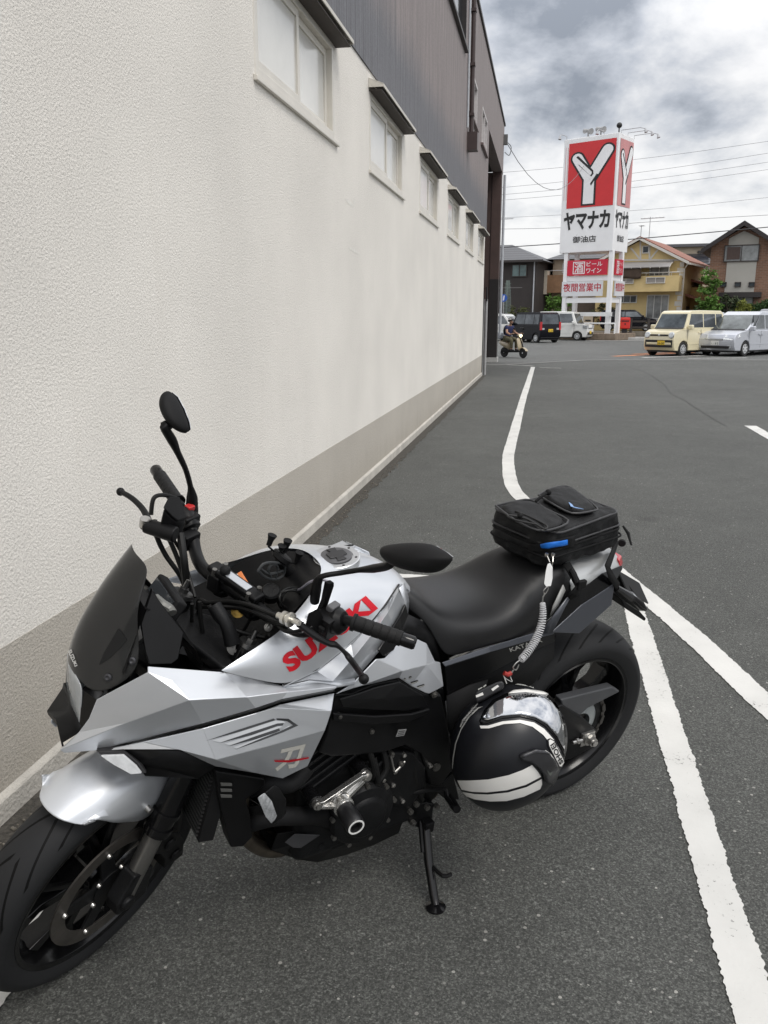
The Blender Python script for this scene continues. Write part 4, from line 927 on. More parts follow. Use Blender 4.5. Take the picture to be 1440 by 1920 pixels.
# black inner nose behind the screen, instrument
for sg in (1, -1):
    P = PB_([(264, 1170, .085), (286, 1104, .066), (298, 1126, .072), (345, 1188, .11), (335, 1236, .132), (322, 1246, .138), (280, 1247, .138), (274, 1225, .12)])
    bm = prism(nb(), [V((p.x, p.y * sg, p.z)) for p in P], (0, -.012 * sg, 0)); mk('inner_cowl', bm, SATIN, bike, bevel=.003)
bm = nb(); grid(bm, [[V((1.40, y, .88)), V((1.345, y * .7, 1.00)), V((1.32, y * .7, .99)), V((1.25, y, .90)), V((1.23, y, .84))] for y in (-.12, -.05, .05, .12)]); mk('dash_panel', bm, SATIN, bike, sm=25)
bm = nb(); Mi = Matrix.Translation((1.285, 0, .955)) @ Matrix.Rotation(R(52), 4, 'Y'); box(bm, (0, 0, 0), (.08, .13, .028), Mi); ins = mk('instrument', bm, MATTE, bike, bevel=.006)
bm = nb(); box(bm, (0, 0, .0155), (.06, .11, .003), Mi); mk('display', bm, mat('lcd_glass', (.05, .055, .06), .08), ins)
bm = nb(); tube(bm, [B(291, 1122, .03), B(304, 1133, .05), B(318, 1142, .06), B(322, 1150, .07)], .011, 10, sm=4); mk('bright_bracket', bm, mat('pale_plate', (.16, .16, .15), .4, .3), bike)

# ---- fuel tank
st = [
 [B(413, 1258, .2), B(416, 1256, .198), B(420, 1254, .197), B(424, 1251, .196), B(428, 1248, .194)],
 [B(470, 1272, .21), B(478, 1250, .207), B(487, 1230, .197), B(492, 1218, .188), B(497, 1203, .178)],
 [B(533, 1285, .217), B(536, 1255, .206), B(535, 1223, .190), B(531, 1200, .176), B(524, 1185, .163)],
 [B(563, 1272, .209), (1.048, .193, .912), (1.045, .172, .940), (1.040, .150, .956), (1.036, .138, .958)],
 [B(593, 1257, .200), (1.005, .185, .925), (1.00, .160, .962), (.992, .132, .980), (.985, .112, .984)],
 [B(628, 1231, .189), (.955, .172, .938), (.952, .145, .975), (.948, .105, .996), (.942, .066, 1.002)],
 [B(660, 1203, .178), (.910, .160, .950), (.908, .130, .980), (.905, .080, .996), (.900, .0, 1.000)],
 [B(690, 1173, .166), (.868, .150, .953), (.866, .120, .977), (.862, .070, .988), (.860, .0, .991)],
 [B(713, 1147, .155), (.828, .138, .952), (.826, .110, .969), (.824, .062, .979), (.822, .0, .982)],
 [B(733, 1120, .137), (.785, .122, .953), (.783, .095, .961), (.781, .055, .967), (.780, .0, .970)],
 [B(749, 1096, .112), (.735, .098, .936), (.730, .078, .946), (.726, .045, .951), (.724, .0, .953)],
 [B(758, 1090, .08), (.695, .075, .908), (.690, .058, .918), (.686, .03, .922), (.684, .0, .923)],
 [(.690, .07, .870), (.675, .062, .885), (.668, .048, .890), (.664, .025, .892), (.662, .0, .893)]]
st = [[V(p) for p in r] for r in st]
for r in st[:6]: pass
def mirror_rows(rows): return [[V((p[0], -p[1], p[2])) for p in r] for r in rows]
bm = nb(); L5 = st
grid(bm, L5[:7]); grid(bm, mirror_rows(L5[:7])); grid(bm, L5[6:]); grid(bm, mirror_rows(L5[6:]))
# the lip between the two wings, round the front of the filler cap
lip = [st[6][4], st[5][4]]
bm.faces.new([bm.verts.new(p) for p in (st[6][4], V((.925, .03, 1.003)), st[5][4])])
bm.faces.new([bm.verts.new(p) for p in (st[6][4], V((.925, -.03, 1.003)), V((st[5][4].x, -st[5][4].y, st[5][4].z)))])
bm.faces.new([bm.verts.new(p) for p in (st[6][4], V((.925, .03, 1.003)), V((.925, -.03, 1.003)))])
bmesh.ops.remove_doubles(bm, verts=bm.verts[:], dist=.0006)
tank = mk('fuel_tank', bm, SILVER_TANK, bike, sub=2, sm=0)
for p_ in tank.data.polygons: p_.use_smooth = True
# side facets below the tank's groove: bright upper strip, darker flank
gl = [st[2][0], st[4][0], st[6][0], st[8][0], st[9][0], st[10][0]]
gi = [p + V((.0, -.010, -.004)) for p in gl]
mk('tank_seam', tube(nb(), cr([p + V((0, -.002, -.001)) for p in gl], 5), .0026, 6), BLACKP, bike); mk('tank_seam', tube(nb(), cr([V((p.x, -p.y + .002, p.z - .001)) for p in gl], 5), .0026, 6), BLACKP, bike)
rr = PB_([(580, 1275, .214), (623, 1276, .213), (662, 1232, .200), (703, 1181, .181), (725, 1150, .166), (747, 1108, .136)])
kk = PB_([(585, 1276, .210), (628, 1279, .200), (663, 1274, .188), (708, 1222, .170), (738, 1172, .150), (757, 1130, .124)])
both('tank_side', gl + gi + rr + kk, [(i, i + 1, i + 7, i + 6) for i in range(5)] + [(i + 6, i + 7, i + 13, i + 12) for i in range(5)] + [(i + 12, i + 13, i + 19, i + 18) for i in range(5)], SILVER_TANK, solid=.003, bevel=.002, seg=2, ang=8, sm=22)
both('tank_rear_flank', PB_([(747, 1103, .128), (757, 1093, .085), (766, 1128, .08), (760, 1170, .11), (745, 1215, .14), (757, 1130, .126)]), [(0, 1, 2, 5), (5, 2, 3), (5, 3, 4)], SILVER, solid=.003, sm=20)
both('knee_pad', PB_([(706, 1219, .186), (717, 1230, .186), (735, 1219, .176), (762, 1152, .134), (757, 1131, .132), (750, 1148, .146)]), [(0, 1, 2, 5), (5, 2, 3, 4)], GLOSSB, solid=.006, off=1, bevel=.003, sm=20)
both('seat_side_cover', PB_([(762, 1150, .12), (800, 1168, .115), (818, 1196, .13), (826, 1240, .14), (815, 1240, .14), (796, 1206, .14), (764, 1190, .14), (735, 1218, .16)]), [(0, 1, 6), (1, 2, 5, 6), (2, 3, 4, 5), (0, 6, 7)], SATIN, solid=.004, sm=20)
# filler cap
cc = V((.869, 0, .9935)); cn = V((.12, 0, 1)).normalized()
bm = nb(); lathe(bm, [(.056, -.012), (.056, .0045), (.054, .006), (.040, .006), (.039, .0035), (.001, .0035)], cc, cn, 48); cap = mk('filler_cap', bm, mat('cap_ring', (.60, .61, .62), .3, .7), bike)
bm = nb(); lathe(bm, [(.0372, .003), (.0372, .0085), (.034, .0095), (.001, .0095)], cc, cn, 40); mk('cap_lid', bm, mat('cap_grey', (.10, .10, .105), .4, .3), cap)
bm = nb(); Mc = axm(cc + cn * .0098, cn)
yv = (Mc.inverted().to_3x3() @ V((0, 1, 0))); an_ = atan2(yv.y, yv.x); Mc = Mc @ Matrix.Rotation(an_, 4, 'Z')
prism(bm, [Mc @ V((x_, y_, 0)) for x_, y_ in ((-.012, -.022), (.012, -.022), (.014, -.008), (.030, -.012), (.030, .012), (.014, .010), (.011, .024), (-.011, .024), (-.014, .010), (-.030, .012), (-.030, -.012), (-.014, -.008))], cn * .003)
mk('cap_key_cover', bm, mat('cap_key', (.04, .04, .042), .35, .3), cap, bevel=.0015)
bm = nb()
for k in range(6):
    a = 2 * pi * k / 6 + .4; q = cc + V((cos(a) * .047, sin(a) * .047, -.12 * cos(a) * .047)) + cn * .006; cyl(bm, q, q + cn * .0012, .0032, seg=10)
mk('cap_screw', bm, mat('cap_screw_dark', (.08, .08, .08), .4, .6), cap)
# cockpit cover: the black recess between the tank wings
rows = []
for x_, hw_, ze, zc in ((1.225, .175, .872, .80), (1.16, .170, .880, .80), (1.09, .158, .912, .84), (1.04, .134, .958, .90), (.985, .106, .984, .955), (.945, .060, .995, .985), (.925, .028, .997, .992)):
    rows.append([V((x_, hw_ * k / 3, zc + (ze - zc) * abs(k / 3) ** 1.5)) for k in range(-3, 4)])
mk('cockpit_cover', grid(nb(), rows), SATIN, bike, sm=40)
q = [B(u, v, y) for u, v, y in ((450, 1106, -.03), (470, 1100, -.03), (452, 1071, -.06), (436, 1081, -.06))]
q2 = [q[0], q[1], q[2], q[3]]
mk('warning_label', pan(q2, [(0, 1, 2, 3)]), WHITE, bike, sm=0, solid=.001)
lo = (q[1] - q[0]).cross(q[3] - q[0]).normalized() * .0006
quadpoly('label_band', [(.55, 0.0), (1, 0), (1, 1), (.55, 1)], q2, ORANGE, bike, .0012)
text('label_lettering', '! ! !', [bil(q2, .62, .25), bil(q2, .62, .8), bil(q2, .92, .8), bil(q2, .92, .25)][:4], BLACKP, bike, .0022)
for k in range(4):
    quadpoly('label_line', [(.08 + .11 * k, .12), (.12 + .11 * k, .12), (.12 + .11 * k, .85), (.08 + .11 * k, .85)], q2, mat('grey_print', (.35, .35, .35), .6), bike, .0013)
# lettering on the tank
TB = [bvh_of(tank)]
decal('tank_lettering', px_text('SUZUKI', [(544, 1263), (709, 1141), (685, 1117), (525, 1233)], bold=.052, space=1.0), TB, RED, tank, BM, .0012, 2)
# ---- silver side cover behind the tank
sc_ = PB_([(630, 1302, .212), (663, 1281, .206), (706, 1236, .190), (722, 1234, .186), (740, 1214, .168), (765, 1190, .148), (800, 1206, .148), (816, 1240, .152), (826, 1242, .156), (832, 1287, .164), (805, 1301, .176), (797, 1299, .18), (770, 1286, .184), (748, 1271, .186), (700, 1281, .196), (755, 1258, .196), (800, 1247, .172), (665, 1290, .206)])
side = both('side_cover', sc_, [(1, 2, 15, 17), (2, 3, 15), (3, 4, 15), (4, 5, 15), (5, 6, 16, 15), (6, 7, 16), (7, 8, 9, 16), (16, 9, 10), (15, 16, 12, 13), (16, 10, 11, 12), (17, 15, 13, 14), (0, 1, 17)], SILVER, solid=.004, bevel=.0025, seg=2, ang=8, sm=22)
KB = [bvh_of(side)]
for k in range(3):
    u, v = 757 + 12 * k, 1273 + 7.5 * k
    decal('cover_slot', pxp([(u, v - 2), (u + 13, v - 6), (u + 15, v - 4), (u + 12, v - 1), (u + 3, v + 2)]), KB, BLACKP, side, BM, .0010)
    decal('cover_slot_edge', pxp([(u, v), (u + 14, v - 4), (u + 15, v - 3), (u + 2, v + 1.6)]), KB, PALE, side, BM, .0018)
# ---- seat
ss = [(.735, [(.06, .885), (.055, .915), (.04, .935), (0, .938)]), (.70, [(.10, .865), (.085, .905), (.055, .922), (0, .925)]), (.66, [(.13, .832), (.112, .872), (.075, .892), (0, .894)]), (.62, [(.150, .738), (.142, .812), (.105, .855), (0, .864)]),
      (.57, [(.152, .742), (.152, .795), (.125, .832), (0, .843)]), (.46, [(.152, .745), (.156, .790), (.130, .818), (0, .827)]), (.39, [(.150, .742), (.152, .800), (.122, .834), (0, .842)]), (.33, [(.140, .742), (.142, .825), (.108, .878), (0, .884)]),
      (.28, [(.132, .745), (.130, .840), (.098, .900), (0, .905)]), (.22, [(.128, .79), (.122, .86), (.094, .905), (0, .910)]), (.175, [(.118, .81), (.110, .865), (.09, .90), (0, .905)]), (.165, [(.115, .81), (.105, .86), (.085, .89), (0, .895)])]
rows = [[V((x_, y, z)) for y, z in h] + [V((x_, -y, z)) for y, z in h[-2::-1]] for x_, h in ss]
seat = mk('seat', grid(nb(), rows), SEATM, bike, sub=2, solid=.006, sm=0)
for p_ in seat.data.polygons: p_.use_smooth = True
both('seat_trim', PB_([(1055, 1096, .132), (1059, 1106, .132), (1046, 1134, .134), (1030, 1156, .138), (1036, 1136, .138)]), [(0, 1, 2, 4), (4, 2, 3)], mat('silver_vinyl', (.36, .36, .35), .5, .2), solid=.003, off=1)
# ---- tail
tp = PB_([(829, 1242, .157), (916, 1213, .157), (1013, 1183, .150), (1040, 1178, .145), (1040, 1189, .15), (1016, 1195, .156), (920, 1223, .164), (835, 1250, .164)])
both('tail_panel_rail', tp, [(0, 1, 6, 7), (1, 2, 5, 6), (2, 3, 4, 5)], DGREY, solid=.004, bevel=.002, ang=8, sm=20)
tq = PB_([(835, 1250, .163), (920, 1223, .163), (1016, 1195, .155), (1040, 1189, .149), (1040, 1203, .147), (985, 1228, .15), (920, 1262, .152), (838, 1300, .155)])
tailp = both('tail_panel', tq, [(0, 1, 6, 7), (1, 2, 5, 6), (2, 3, 4, 5)], SATIN, solid=.004, bevel=.002, ang=8, sm=20)
decal('tail_lettering', px_text('KATANA', [(957, 1222), (1017, 1203), (1013, 1196), (954, 1215)], bold=.012), [bvh_of(tailp)], PALE, tailp, BM, .0012, 1)
both('inner_fender', PB_([(1040, 1190, .13), (1039, 1232, .125), (1000, 1282, .12), (930, 1320, .12), (850, 1330, .13), (838, 1300, .145), (985, 1226, .142)]), [(0, 1, 6), (6, 1, 2, 3), (6, 3, 4, 5)], MATTE, solid=.004, sm=20)
both('frame_plate', PB_([(838, 1305, .15), (880, 1285, .15), (915, 1275, .148), (900, 1330, .145), (850, 1392, .15), (842, 1370, .152)]), [(0, 1, 5), (1, 2, 3, 4, 5)], MATTE, solid=.004, sm=20)
tcw = PB_([(1010, 1188, .152), (1034, 1186, .158), (1086, 1188, .155), (1147, 1134, .128), (1153, 1094, .118), (1090, 1135, .142)])
both('tail_cowl', tcw, [(1, 2, 3, 5), (3, 4, 5)], DGREY, solid=.004, bevel=.002, ang=8, sm=20)
tcb = PB_([(1010, 1188, .146), (1034, 1186, .156), (1090, 1135, .140), (1153, 1094, .116), (1168, 1066, .09), (1166, 1060, .085), (1130, 1075, .105), (1085, 1108, .128), (1068, 1118, .135)])
both('tail_cowl_upper', tcb, [(0, 1, 8), (1, 2, 7, 8), (2, 3, 6, 7), (3, 4, 5, 6)], GLOSSB, solid=.004, bevel=.002, ang=8, sm=20)
both('tail_cowl_edge', PB_([(1010, 1188, .15), (1062, 1120, .138), (1070, 1116, .136), (1034, 1187, .159)]), [(0, 1, 2, 3)], DGREY, solid=.003, off=1)
bm = nb(); grid(bm, [[V((x_, w_ * sin(a), z_ - .05 + .05 * cos(a))) for a in [R(-100 + 20 * k) for k in range(11)]] for x_, w_, z_ in ((.19, .122, .893), (.17, .128, .898), (.05, .108, .896), (-.035, .088, .892), (-.05, .08, .885))]); mk('tail_top', bm, GREYB, bike, sub=1, sm=60)
bm = nb(); loft(bm, [[V((-.035, -.075, .872)), V((-.035, .075, .872)), V((-.04, .085, .845)), V((-.04, -.085, .845))], [V((-.075, -.048, .868)), V((-.075, .048, .868)), V((-.085, .052, .842)), V((-.085, -.052, .842))]]); mk('tail_lamp', bm, REDL, bike, bevel=.004)
bm = nb(); prism(bm, PB_([(1150, 1072, .035), (1163, 1074, .035), (1196, 1118, .035), (1180, 1122, .035)]), (0, -.05, 0)); mk('plate_hanger', bm, MATTE, bike, bevel=.004)
bm = nb(); P = [B(1160, 1070, .05), B(1199, 1093, -.02), B(1216, 1131, -.02), B(1178, 1110, .05)]
prism(bm, P, (.004, 0, -.002)); mk('number_plate', bm, mat('plate_back', (.012, .012, .013), .5), bike)
for sg in (1, -1):
    bm = nb(); A_ = V((-.12, .06 * sg, .79)); Bq = V((-.21, .155 * sg, .70))
    a1_ = B(1155, 1103, .10); b1_ = B(1210, 1143, .12); a1_.y *= sg; b1_.y *= sg
    tube(bm, [a1_, a1_.lerp(b1_, .4), a1_.lerp(b1_, .8), b1_], [.011, .018, .017, .006], 10); ts = mk('rear_indicator', bm, GLOSSB, bike)
    bm = nb(); tube(bm, [a1_.lerp(b1_, .42) + V((-.004, 0, .006)), a1_.lerp(b1_, .95) + V((-.004, 0, .004))], [.013, .005], 10); mk('lens', bm, LENS, ts)
bm = nb(); prism(bm, PB_([(1163, 1122, .05), (1182, 1126, .05), (1212, 1160, .05), (1209, 1165, .05), (1172, 1140, .05)]), (0, -.07, 0)); mk('mudguard', bm, MATTE, bike, bevel=.003)
# ---- frame, engine, radiator, exhaust
fo = PB_([(628, 1302, .20), (660, 1302, .195), (700, 1284, .19), (746, 1274, .18), (795, 1302, .17), (828, 1304, .16), (846, 1390, .16), (852, 1440, .16), (826, 1476, .16), (806, 1470, .16), (790, 1415, .165), (760, 1398, .18), (720, 1412, .19), (668, 1417, .20), (622, 1420, .205), (596, 1412, .205), (612, 1372, .21)])
bothprism('frame', fo, .04, SATIN, bevel=.006, seg=2)
both('air_cover', PB_([(634, 1309, .217), (664, 1301, .213), (702, 1288, .205), (747, 1277, .198), (790, 1302, .188), (800, 1322, .18), (760, 1330, .196), (700, 1328, .208), (640, 1323, .217), (715, 1308, .213)]), [(0, 1, 9), (1, 2, 9), (2, 3, 9), (3, 4, 9), (4, 5, 6, 9), (6, 7, 9), (7, 8, 9), (8, 0, 9)], SATIN, solid=.006, off=1, bevel=.002, ang=5, sm=10)
both('frame_rib', PB_([(622, 1334, .212), (700, 1340, .208), (770, 1336, .198), (803, 1326, .182), (800, 1334, .184), (764, 1350, .196), (700, 1356, .205), (622, 1348, .212)]), [(0, 1, 6, 7), (1, 2, 5, 6), (2, 3, 4, 5)], SATIN, solid=.008, off=1, bevel=.003, sm=20)
both('frame_inner', PB_([(640, 1290, .15), (830, 1290, .13), (850, 1450, .13), (790, 1520, .13), (560, 1470, .13), (560, 1330, .16)]), [(0, 1, 2, 3, 4, 5)], ENG, solid=.004)
q = [B(u, v, .2005) for u, v in ((742, 1381), (757, 1379), (762, 1367), (747, 1368))]
lab = mk('frame_label', pan(q, [(0, 1, 2, 3)]), mat('grey_label', (.22, .22, .22), .6), bike, sm=0, solid=.001)
for k in range(3): quadpoly('label_line', [(.1, .15 + .28 * k), (.9, .15 + .28 * k), (.9, .27 + .28 * k), (.1, .27 + .28 * k)], q, BLACKP, lab, .0012)
for u, v, y, r_ in ((697, 1371, .198, .006), (637, 1343, .216, .005), (814, 1302, .17, .0085), (818, 1438, .163, .012), (752, 1432, .17, .008), (735, 1413, .17, .006)):
    c = B(u, v, y); bm = nb(); cyl(bm, c - V((0, .01, 0)), c + V((0, .004, 0)), r_, seg=16); cyl(bm, c + V((0, .004, 0)), c + V((0, .007, 0)), r_ * .6, seg=6); mk('frame_bolt', bm, mat('dull_bolt', (.17, .165, .155), .4, .8), bike)
bm = nb(); box2(bm, (.60, -.155, .215), (1.00, .155, .50)); eng = mk('engine_case', bm, ENG, bike, bevel=.03, seg=3)
bm = nb()
Mcyl = Matrix.Translation((.965, 0, .60)) @ Matrix.Rotation(R(28), 4, 'Y')
box(bm, (0, 0, -.02), (.16, .33, .20), Mcyl); 
for k in range(7): box(bm, (0, 0, -.10 + k * .024), (.185, .35, .009), Mcyl)
mk('cylinder_block', bm, ENG, eng, bevel=.004)
bm = nb(); box(bm, (0, 0, .13), (.18, .34, .10), Mcyl); mk('head_cover', bm, ENG, eng, bevel=.02)
cv = B(683, 1530, .195)
bm = nb(); lathe(bm, [(.092, -.05), (.090, -.008), (.084, .0), (.062, .006), (.058, .012), (.050, .016), (.001, .017)], cv, (0, 1, 0), 40); gc = mk('generator_cover', bm, ENG, eng)
for k in range(9):
    a = 2 * pi * k / 9 + .2; q = cv + V((cos(a) * .091, -.012, sin(a) * .091)); mk('cover_bolt', cyl(nb(), q, q + V((0, .012, 0)), .006, seg=10), mat('dull_bolt', (.17, .165, .155), .4, .8), gc)
cv2 = B(752, 1465, .165)
bm = nb(); P = PB_([(705, 1440, .17), (735, 1412, .17), (775, 1412, .168), (800, 1440, .165), (795, 1480, .165), (770, 1515, .165), (740, 1512, .168), (715, 1490, .17)]); prism(bm, P, (0, -.08, 0)); sp = mk('sprocket_cover', bm, ENG, eng, bevel=.008, seg=3)
for u, v in ((718, 1462), (736, 1471), (754, 1501), (701, 1478), (712, 1505), (740, 1446), (757, 1415), (733, 1416), (806, 1435)):
    c = B(u, v, .167); mk('cover_bolt', lathe(nb(), [(.0062, -.01), (.0062, .006), (.0036, .007), (.003, .004), (.001, .004)], c, (0, 1, 0), 12), STEEL, eng)
bm = nb(); c = B(759, 1428, .168); tube(bm, [c, B(747, 1442, .175), B(740, 1448, .178)], .0035, 8); tube(bm, [B(733, 1418, .18), B(739, 1446, .18)], .0028, 6); mk('clutch_cable_end', bm, STEEL, eng)
for P in ([(700, 1420, .17), (706, 1450, .185), (712, 1490, .18), (722, 1530, .16)], [(716, 1400, .16), (724, 1440, .18), (706, 1470, .185), (690, 1490, .17)], [(655, 1425, .15), (672, 1460, .17), (700, 1475, .18), (714, 1520, .16)], [(780, 1395, .15), (775, 1450, .16), (790, 1500, .15)], [(690, 1398, .18), (700, 1440, .19), (696, 1465, .17)]):
    mk('engine_hose', tube(nb(), PB_(P), .0085, 10, sm=5), CABLE, eng)
# water hose along the front of the engine
mk('water_hose', tube(nb(), PB_([(462, 1545, .16), (510, 1532, .18), (560, 1530, .18), (595, 1530, .17), (640, 1545, .13)]), .022, 14, sm=5), MATTE, eng)
mk('water_hose', tube(nb(), PB_([(470, 1480, .15), (500, 1470, .17), (545, 1470, .18), (575, 1440, .17)]), .02, 14, sm=5), MATTE, eng)
# crash protector: bracket with a long black slider
s1, s2 = B(595, 1508, .215), B(687, 1454, .215); sb = B(641, 1507, .222)
bm = nb()
def off(p, d): return p + V(d)
ou = [B(*p) for p in [(589, 1511, .216), (594, 1501, .216), (605, 1500, .216), (676, 1452, .216), (686, 1447, .216), (692, 1455, .216), (688, 1462, .216), (682, 1466, .216), (654, 1500, .216), (652, 1510, .216), (640, 1516, .216), (630, 1514, .216), (605, 1514, .216), (598, 1517, .216), (591, 1517, .216)]]
prism(bm, ou, (0, -.008, 0)); br = mk('protector_bracket', bm, ALU, bike, bevel=.0015)
bm = nb(); ri = [B(u, v, .216) for u, v in ((597, 1503), (607, 1503), (679, 1455), (686, 1452), (684, 1449), (676, 1450), (605, 1498), (597, 1500))]
prism(bm, ri, (0, .010, 0)); mk('bracket_rib', bm, ALU, br, bevel=.0012)
bm = nb(); ri = [B(u, v, .216) for u, v in ((600, 1514), (628, 1514), (634, 1511), (628, 1508), (602, 1509))]; prism(bm, ri, (0, .007, 0))
ri = [B(u, v, .216) for u, v in ((648, 1500), (683, 1464), (679, 1461), (644, 1496))]; prism(bm, ri, (0, .007, 0)); mk('bracket_rib', bm, ALU, br, bevel=.0012)
for c in (s1, s2):
    bm = nb(); cyl(bm, c - V((0, .06, 0)), c - V((0, .007, 0)), .018, seg=18); mk('bracket_spacer', bm, GLOSSB, br)
    bm = nb(); cyl(bm, c - V((0, .006, 0)), c + V((0, .006, 0)), .0125, seg=20); cyl(bm, c + V((0, .006, 0)), c + V((0, .012, 0)), .0085, .0075, seg=14); mk('bracket_bolt', bm, STEEL, br)
e1 = B(668, 1551, .300); dv = (e1 - sb).normalized()
bm = nb(); lathe(bm, [(.026, -.004), (.026, .012), (.022, .014), (.022, .020), (.0235, .021)], sb, dv, 28); mk('slider_collar', bm, ALU, br)
Ls = (e1 - sb).length
bm = nb(); lathe(bm, [(.0225, .018), (.0235, .03), (.0235, Ls - .006), (.0205, Ls), (.012, Ls), (.011, Ls - .012), (.001, Ls - .012)], sb, dv, 32); mk('slider', bm, mat('slider_nylon', (.012, .012, .013), .3), br)
bm = nb(); lathe(bm, [(.0205, Ls + .0002), (.0205, Ls + .0012), (.0165, Ls + .0012), (.0165, Ls + .0002)], sb, dv, 32, ring=True); mk('slider_mark', bm, WHITE, br)
# belly pan
bp = PB_([(508, 1594, .115), (519, 1564, .12), (566, 1556, .145), (600, 1566, .15), (622, 1577, .155), (670, 1574, .155), (722, 1552, .15), (757, 1538, .14), (748, 1562, .13), (700, 1585, .125), (650, 1603, .115), (596, 1617, .095), (560, 1612, .095)])
mid_ = PB_([(566, 1580, .15), (625, 1592, .152)])
VS = bp + mid_
both('belly_pan', VS, [(0, 1, 13), (1, 2, 13), (2, 3, 13), (3, 4, 14, 13), (4, 5, 14), (5, 6, 9, 14), (6, 7, 8, 9), (14, 9, 10), (14, 10, 11), (13, 14, 11, 12), (0, 13, 12)], SATIN, solid=.004, bevel=.002, ang=8, sm=18)
both('belly_pan_scoop', PB_([(533, 1578, .152), (552, 1562, .156), (600, 1564, .162), (563, 1589, .162), (548, 1588, .158)]), [(0, 1, 2, 3, 4)], mat('scuffed_plastic', (.04, .04, .043), .45, var=.2, bump=.2, bs=500), solid=.004, off=1, bevel=.002)
lo_ = [bp[i] for i in (0, 12, 11, 10, 9, 8)]
bm = nb(); grid(bm, [lo_, [V((p.x, -p.y, p.z)) for p in lo_]]); mk('belly_pan_floor', bm, MATTE, bike)
bm = nb(); c = B(603, 1587, .156); lathe(bm, [(.010, -.004), (.010, .001), (.006, .0), (.001, -.002)], c, (0, 1, 0), 16); mk('belly_pan_screw', bm, MATTE, bike)
# radiator and its shroud
Mr = Matrix.Translation((1.215, 0, .56)) @ Matrix.Rotation(R(-12), 4, 'Y')
bm = nb(); box(bm, (0, 0, 0), (.035, .36, .26), Mr); rad = mk('radiator', bm, MATTE, bike)
bm = nb()
for k in range(24): box(bm, (.02, 0, -.12 + k * .0104), (.006, .34, .003), Mr)
mk('radiator_fin', bm, mat('fin_grey', (.06, .06, .06), .5, .5), rad)
shr = [(404, 1446, .195), (497, 1461, .20), (498, 1473, .20), (462, 1500, .205), (470, 1530, .21), (474, 1570, .205), (457, 1588, .195), (433, 1590, .185), (416, 1525, .188), (410, 1497, .19)]
bothprism('radiator_shroud', PB_(shr), .05, SATIN, bevel=.004)
for k in range(3):
    u, v = 413, 1467 + 11 * k
    q = [B(u, v, .2), B(u + 21, v + 1, .203), B(u + 21, v + 5, .203), B(u + 1, v + 5, .2)]
    bm = prism(nb(), q, (0, .003, 0)); mk('shroud_slot', bm, mat('slot_dull', (.09, .09, .085), .7), bike)
for sg in (1, -1):
    P = PB_([(486, 1500, .26), (497, 1484, .26), (508, 1490, .26), (522, 1512, .26), (522, 1540, .26), (511, 1550, .26), (498, 1540, .26)]); P = [V((p.x, p.y * sg, p.z)) for p in P]
    ind = mk('front_indicator', prism(nb(), P, (-.028, -.014 * sg, 0)), SATIN, bike, bevel=.007, seg=3)
    c = PB_([(482, 1496, .272), (489, 1492, .272), (503, 1508, .272), (513, 1536, .272), (508, 1545, .272), (497, 1532, .272)]); c = [V((p.x, p.y * sg, p.z)) for p in c]
    mk('lens', prism(nb(), c, (-.012, -.006 * sg, 0)), mat('clouded_lens', (.34, .35, .36), .12, .1, var=.4, vs=90, coat=.5), ind, bevel=.002)
    bm = nb(); a_ = B(500, 1520, .25); b_ = B(470, 1520, .17); a_.y *= sg; b_.y *= sg; tube(bm, [a_, b_], .010, 10); mk('indicator_stalk', bm, RUB, ind)
# exhaust
HEAD = mat('header_steel', (.17, .145, .115), .4, .9, var=.3, vs=20)
for y_ in (-.12, -.045, .045, .12):
    mk('exhaust_header', tube(nb(), [(1.04, y_, .58), (1.10, y_, .54), (1.13, y_ * .9, .44), (1.10, y_ * .8, .30), (1.0, y_ * .6, .20), (.85, y_ * .3, .185)], .0185, 12, sm=5), HEAD, bike)
mk('exhaust_pipe', tube(nb(), [(.90, 0, .19), (.70, -.05, .19), (.55, -.13, .22), (.42, -.20, .27)], [.045, .05, .03, .03], 14, sm=5), HEAD, bike)
bm = nb(); tube(bm, [(.46, -.19, .26), (.42, -.205, .28), (.12, -.23, .38), (.08, -.232, .39)], [.035, .065, .06, .035], 18); mk('muffler', bm, GLOSSB, bike)
bm = nb(); box2(bm, (.50, -.09, .19), (.74, .09, .27)); mk('exhaust_chamber', bm, mat('brown_steel', (.12, .10, .085), .45, .8, var=.3), bike, bevel=.02)
# side stand, pegs, gear lever
gf = BI @ (G(816, 1702) + V((0, 0, .0)))
pv = B(797, 1535, .155)
bm = nb(); tube(bm, [pv + V((0, 0, -.005)), pv.lerp(gf, .5) + V((.004, 0, 0)), pv.lerp(gf, .85), gf + V((0, 0, .008))], [.0135, .0125, .012, .011], 14)
ft = gf; lat = (BI.to_3x3() @ V((0, 0, 1)))
sst = mk('side_stand', bm, GLOSSB, bike)
bm = nb(); lathe(bm, [(.026, .0005), (.027, .006), (.018, .010), (.010, .014)], BI @ (G(817, 1703)), lat, 18); mk('stand_foot', bm, GLOSSB, sst)
bm = nb(); q = pv.lerp(gf, .52); tube(bm, [q, q + V((-.006, .05, .004)), q + V((-.03, .055, .004))], .006, 8, sm=3); mk('stand_tang', bm, SATIN, sst)
bm = nb(); tube(bm, [pv + V((.012, -.005, -.005)), pv.lerp(gf, .38) + V((.016, -.005, 0))], .007, 8); mk('stand_spring', bm, ENG, sst)
bm = nb(); P = PB_([(762, 1526, .155), (772, 1512, .155), (800, 1505, .155), (815, 1508, .155), (812, 1522, .155), (810, 1552, .155), (784, 1552, .155), (770, 1548, .155)]); prism(bm, P, (0, -.03, 0)); box(bm, pv + V((0, .012, -.012)), (.03, .03, .035)); mk('stand_bracket', bm, SATIN, bike, bevel=.003)
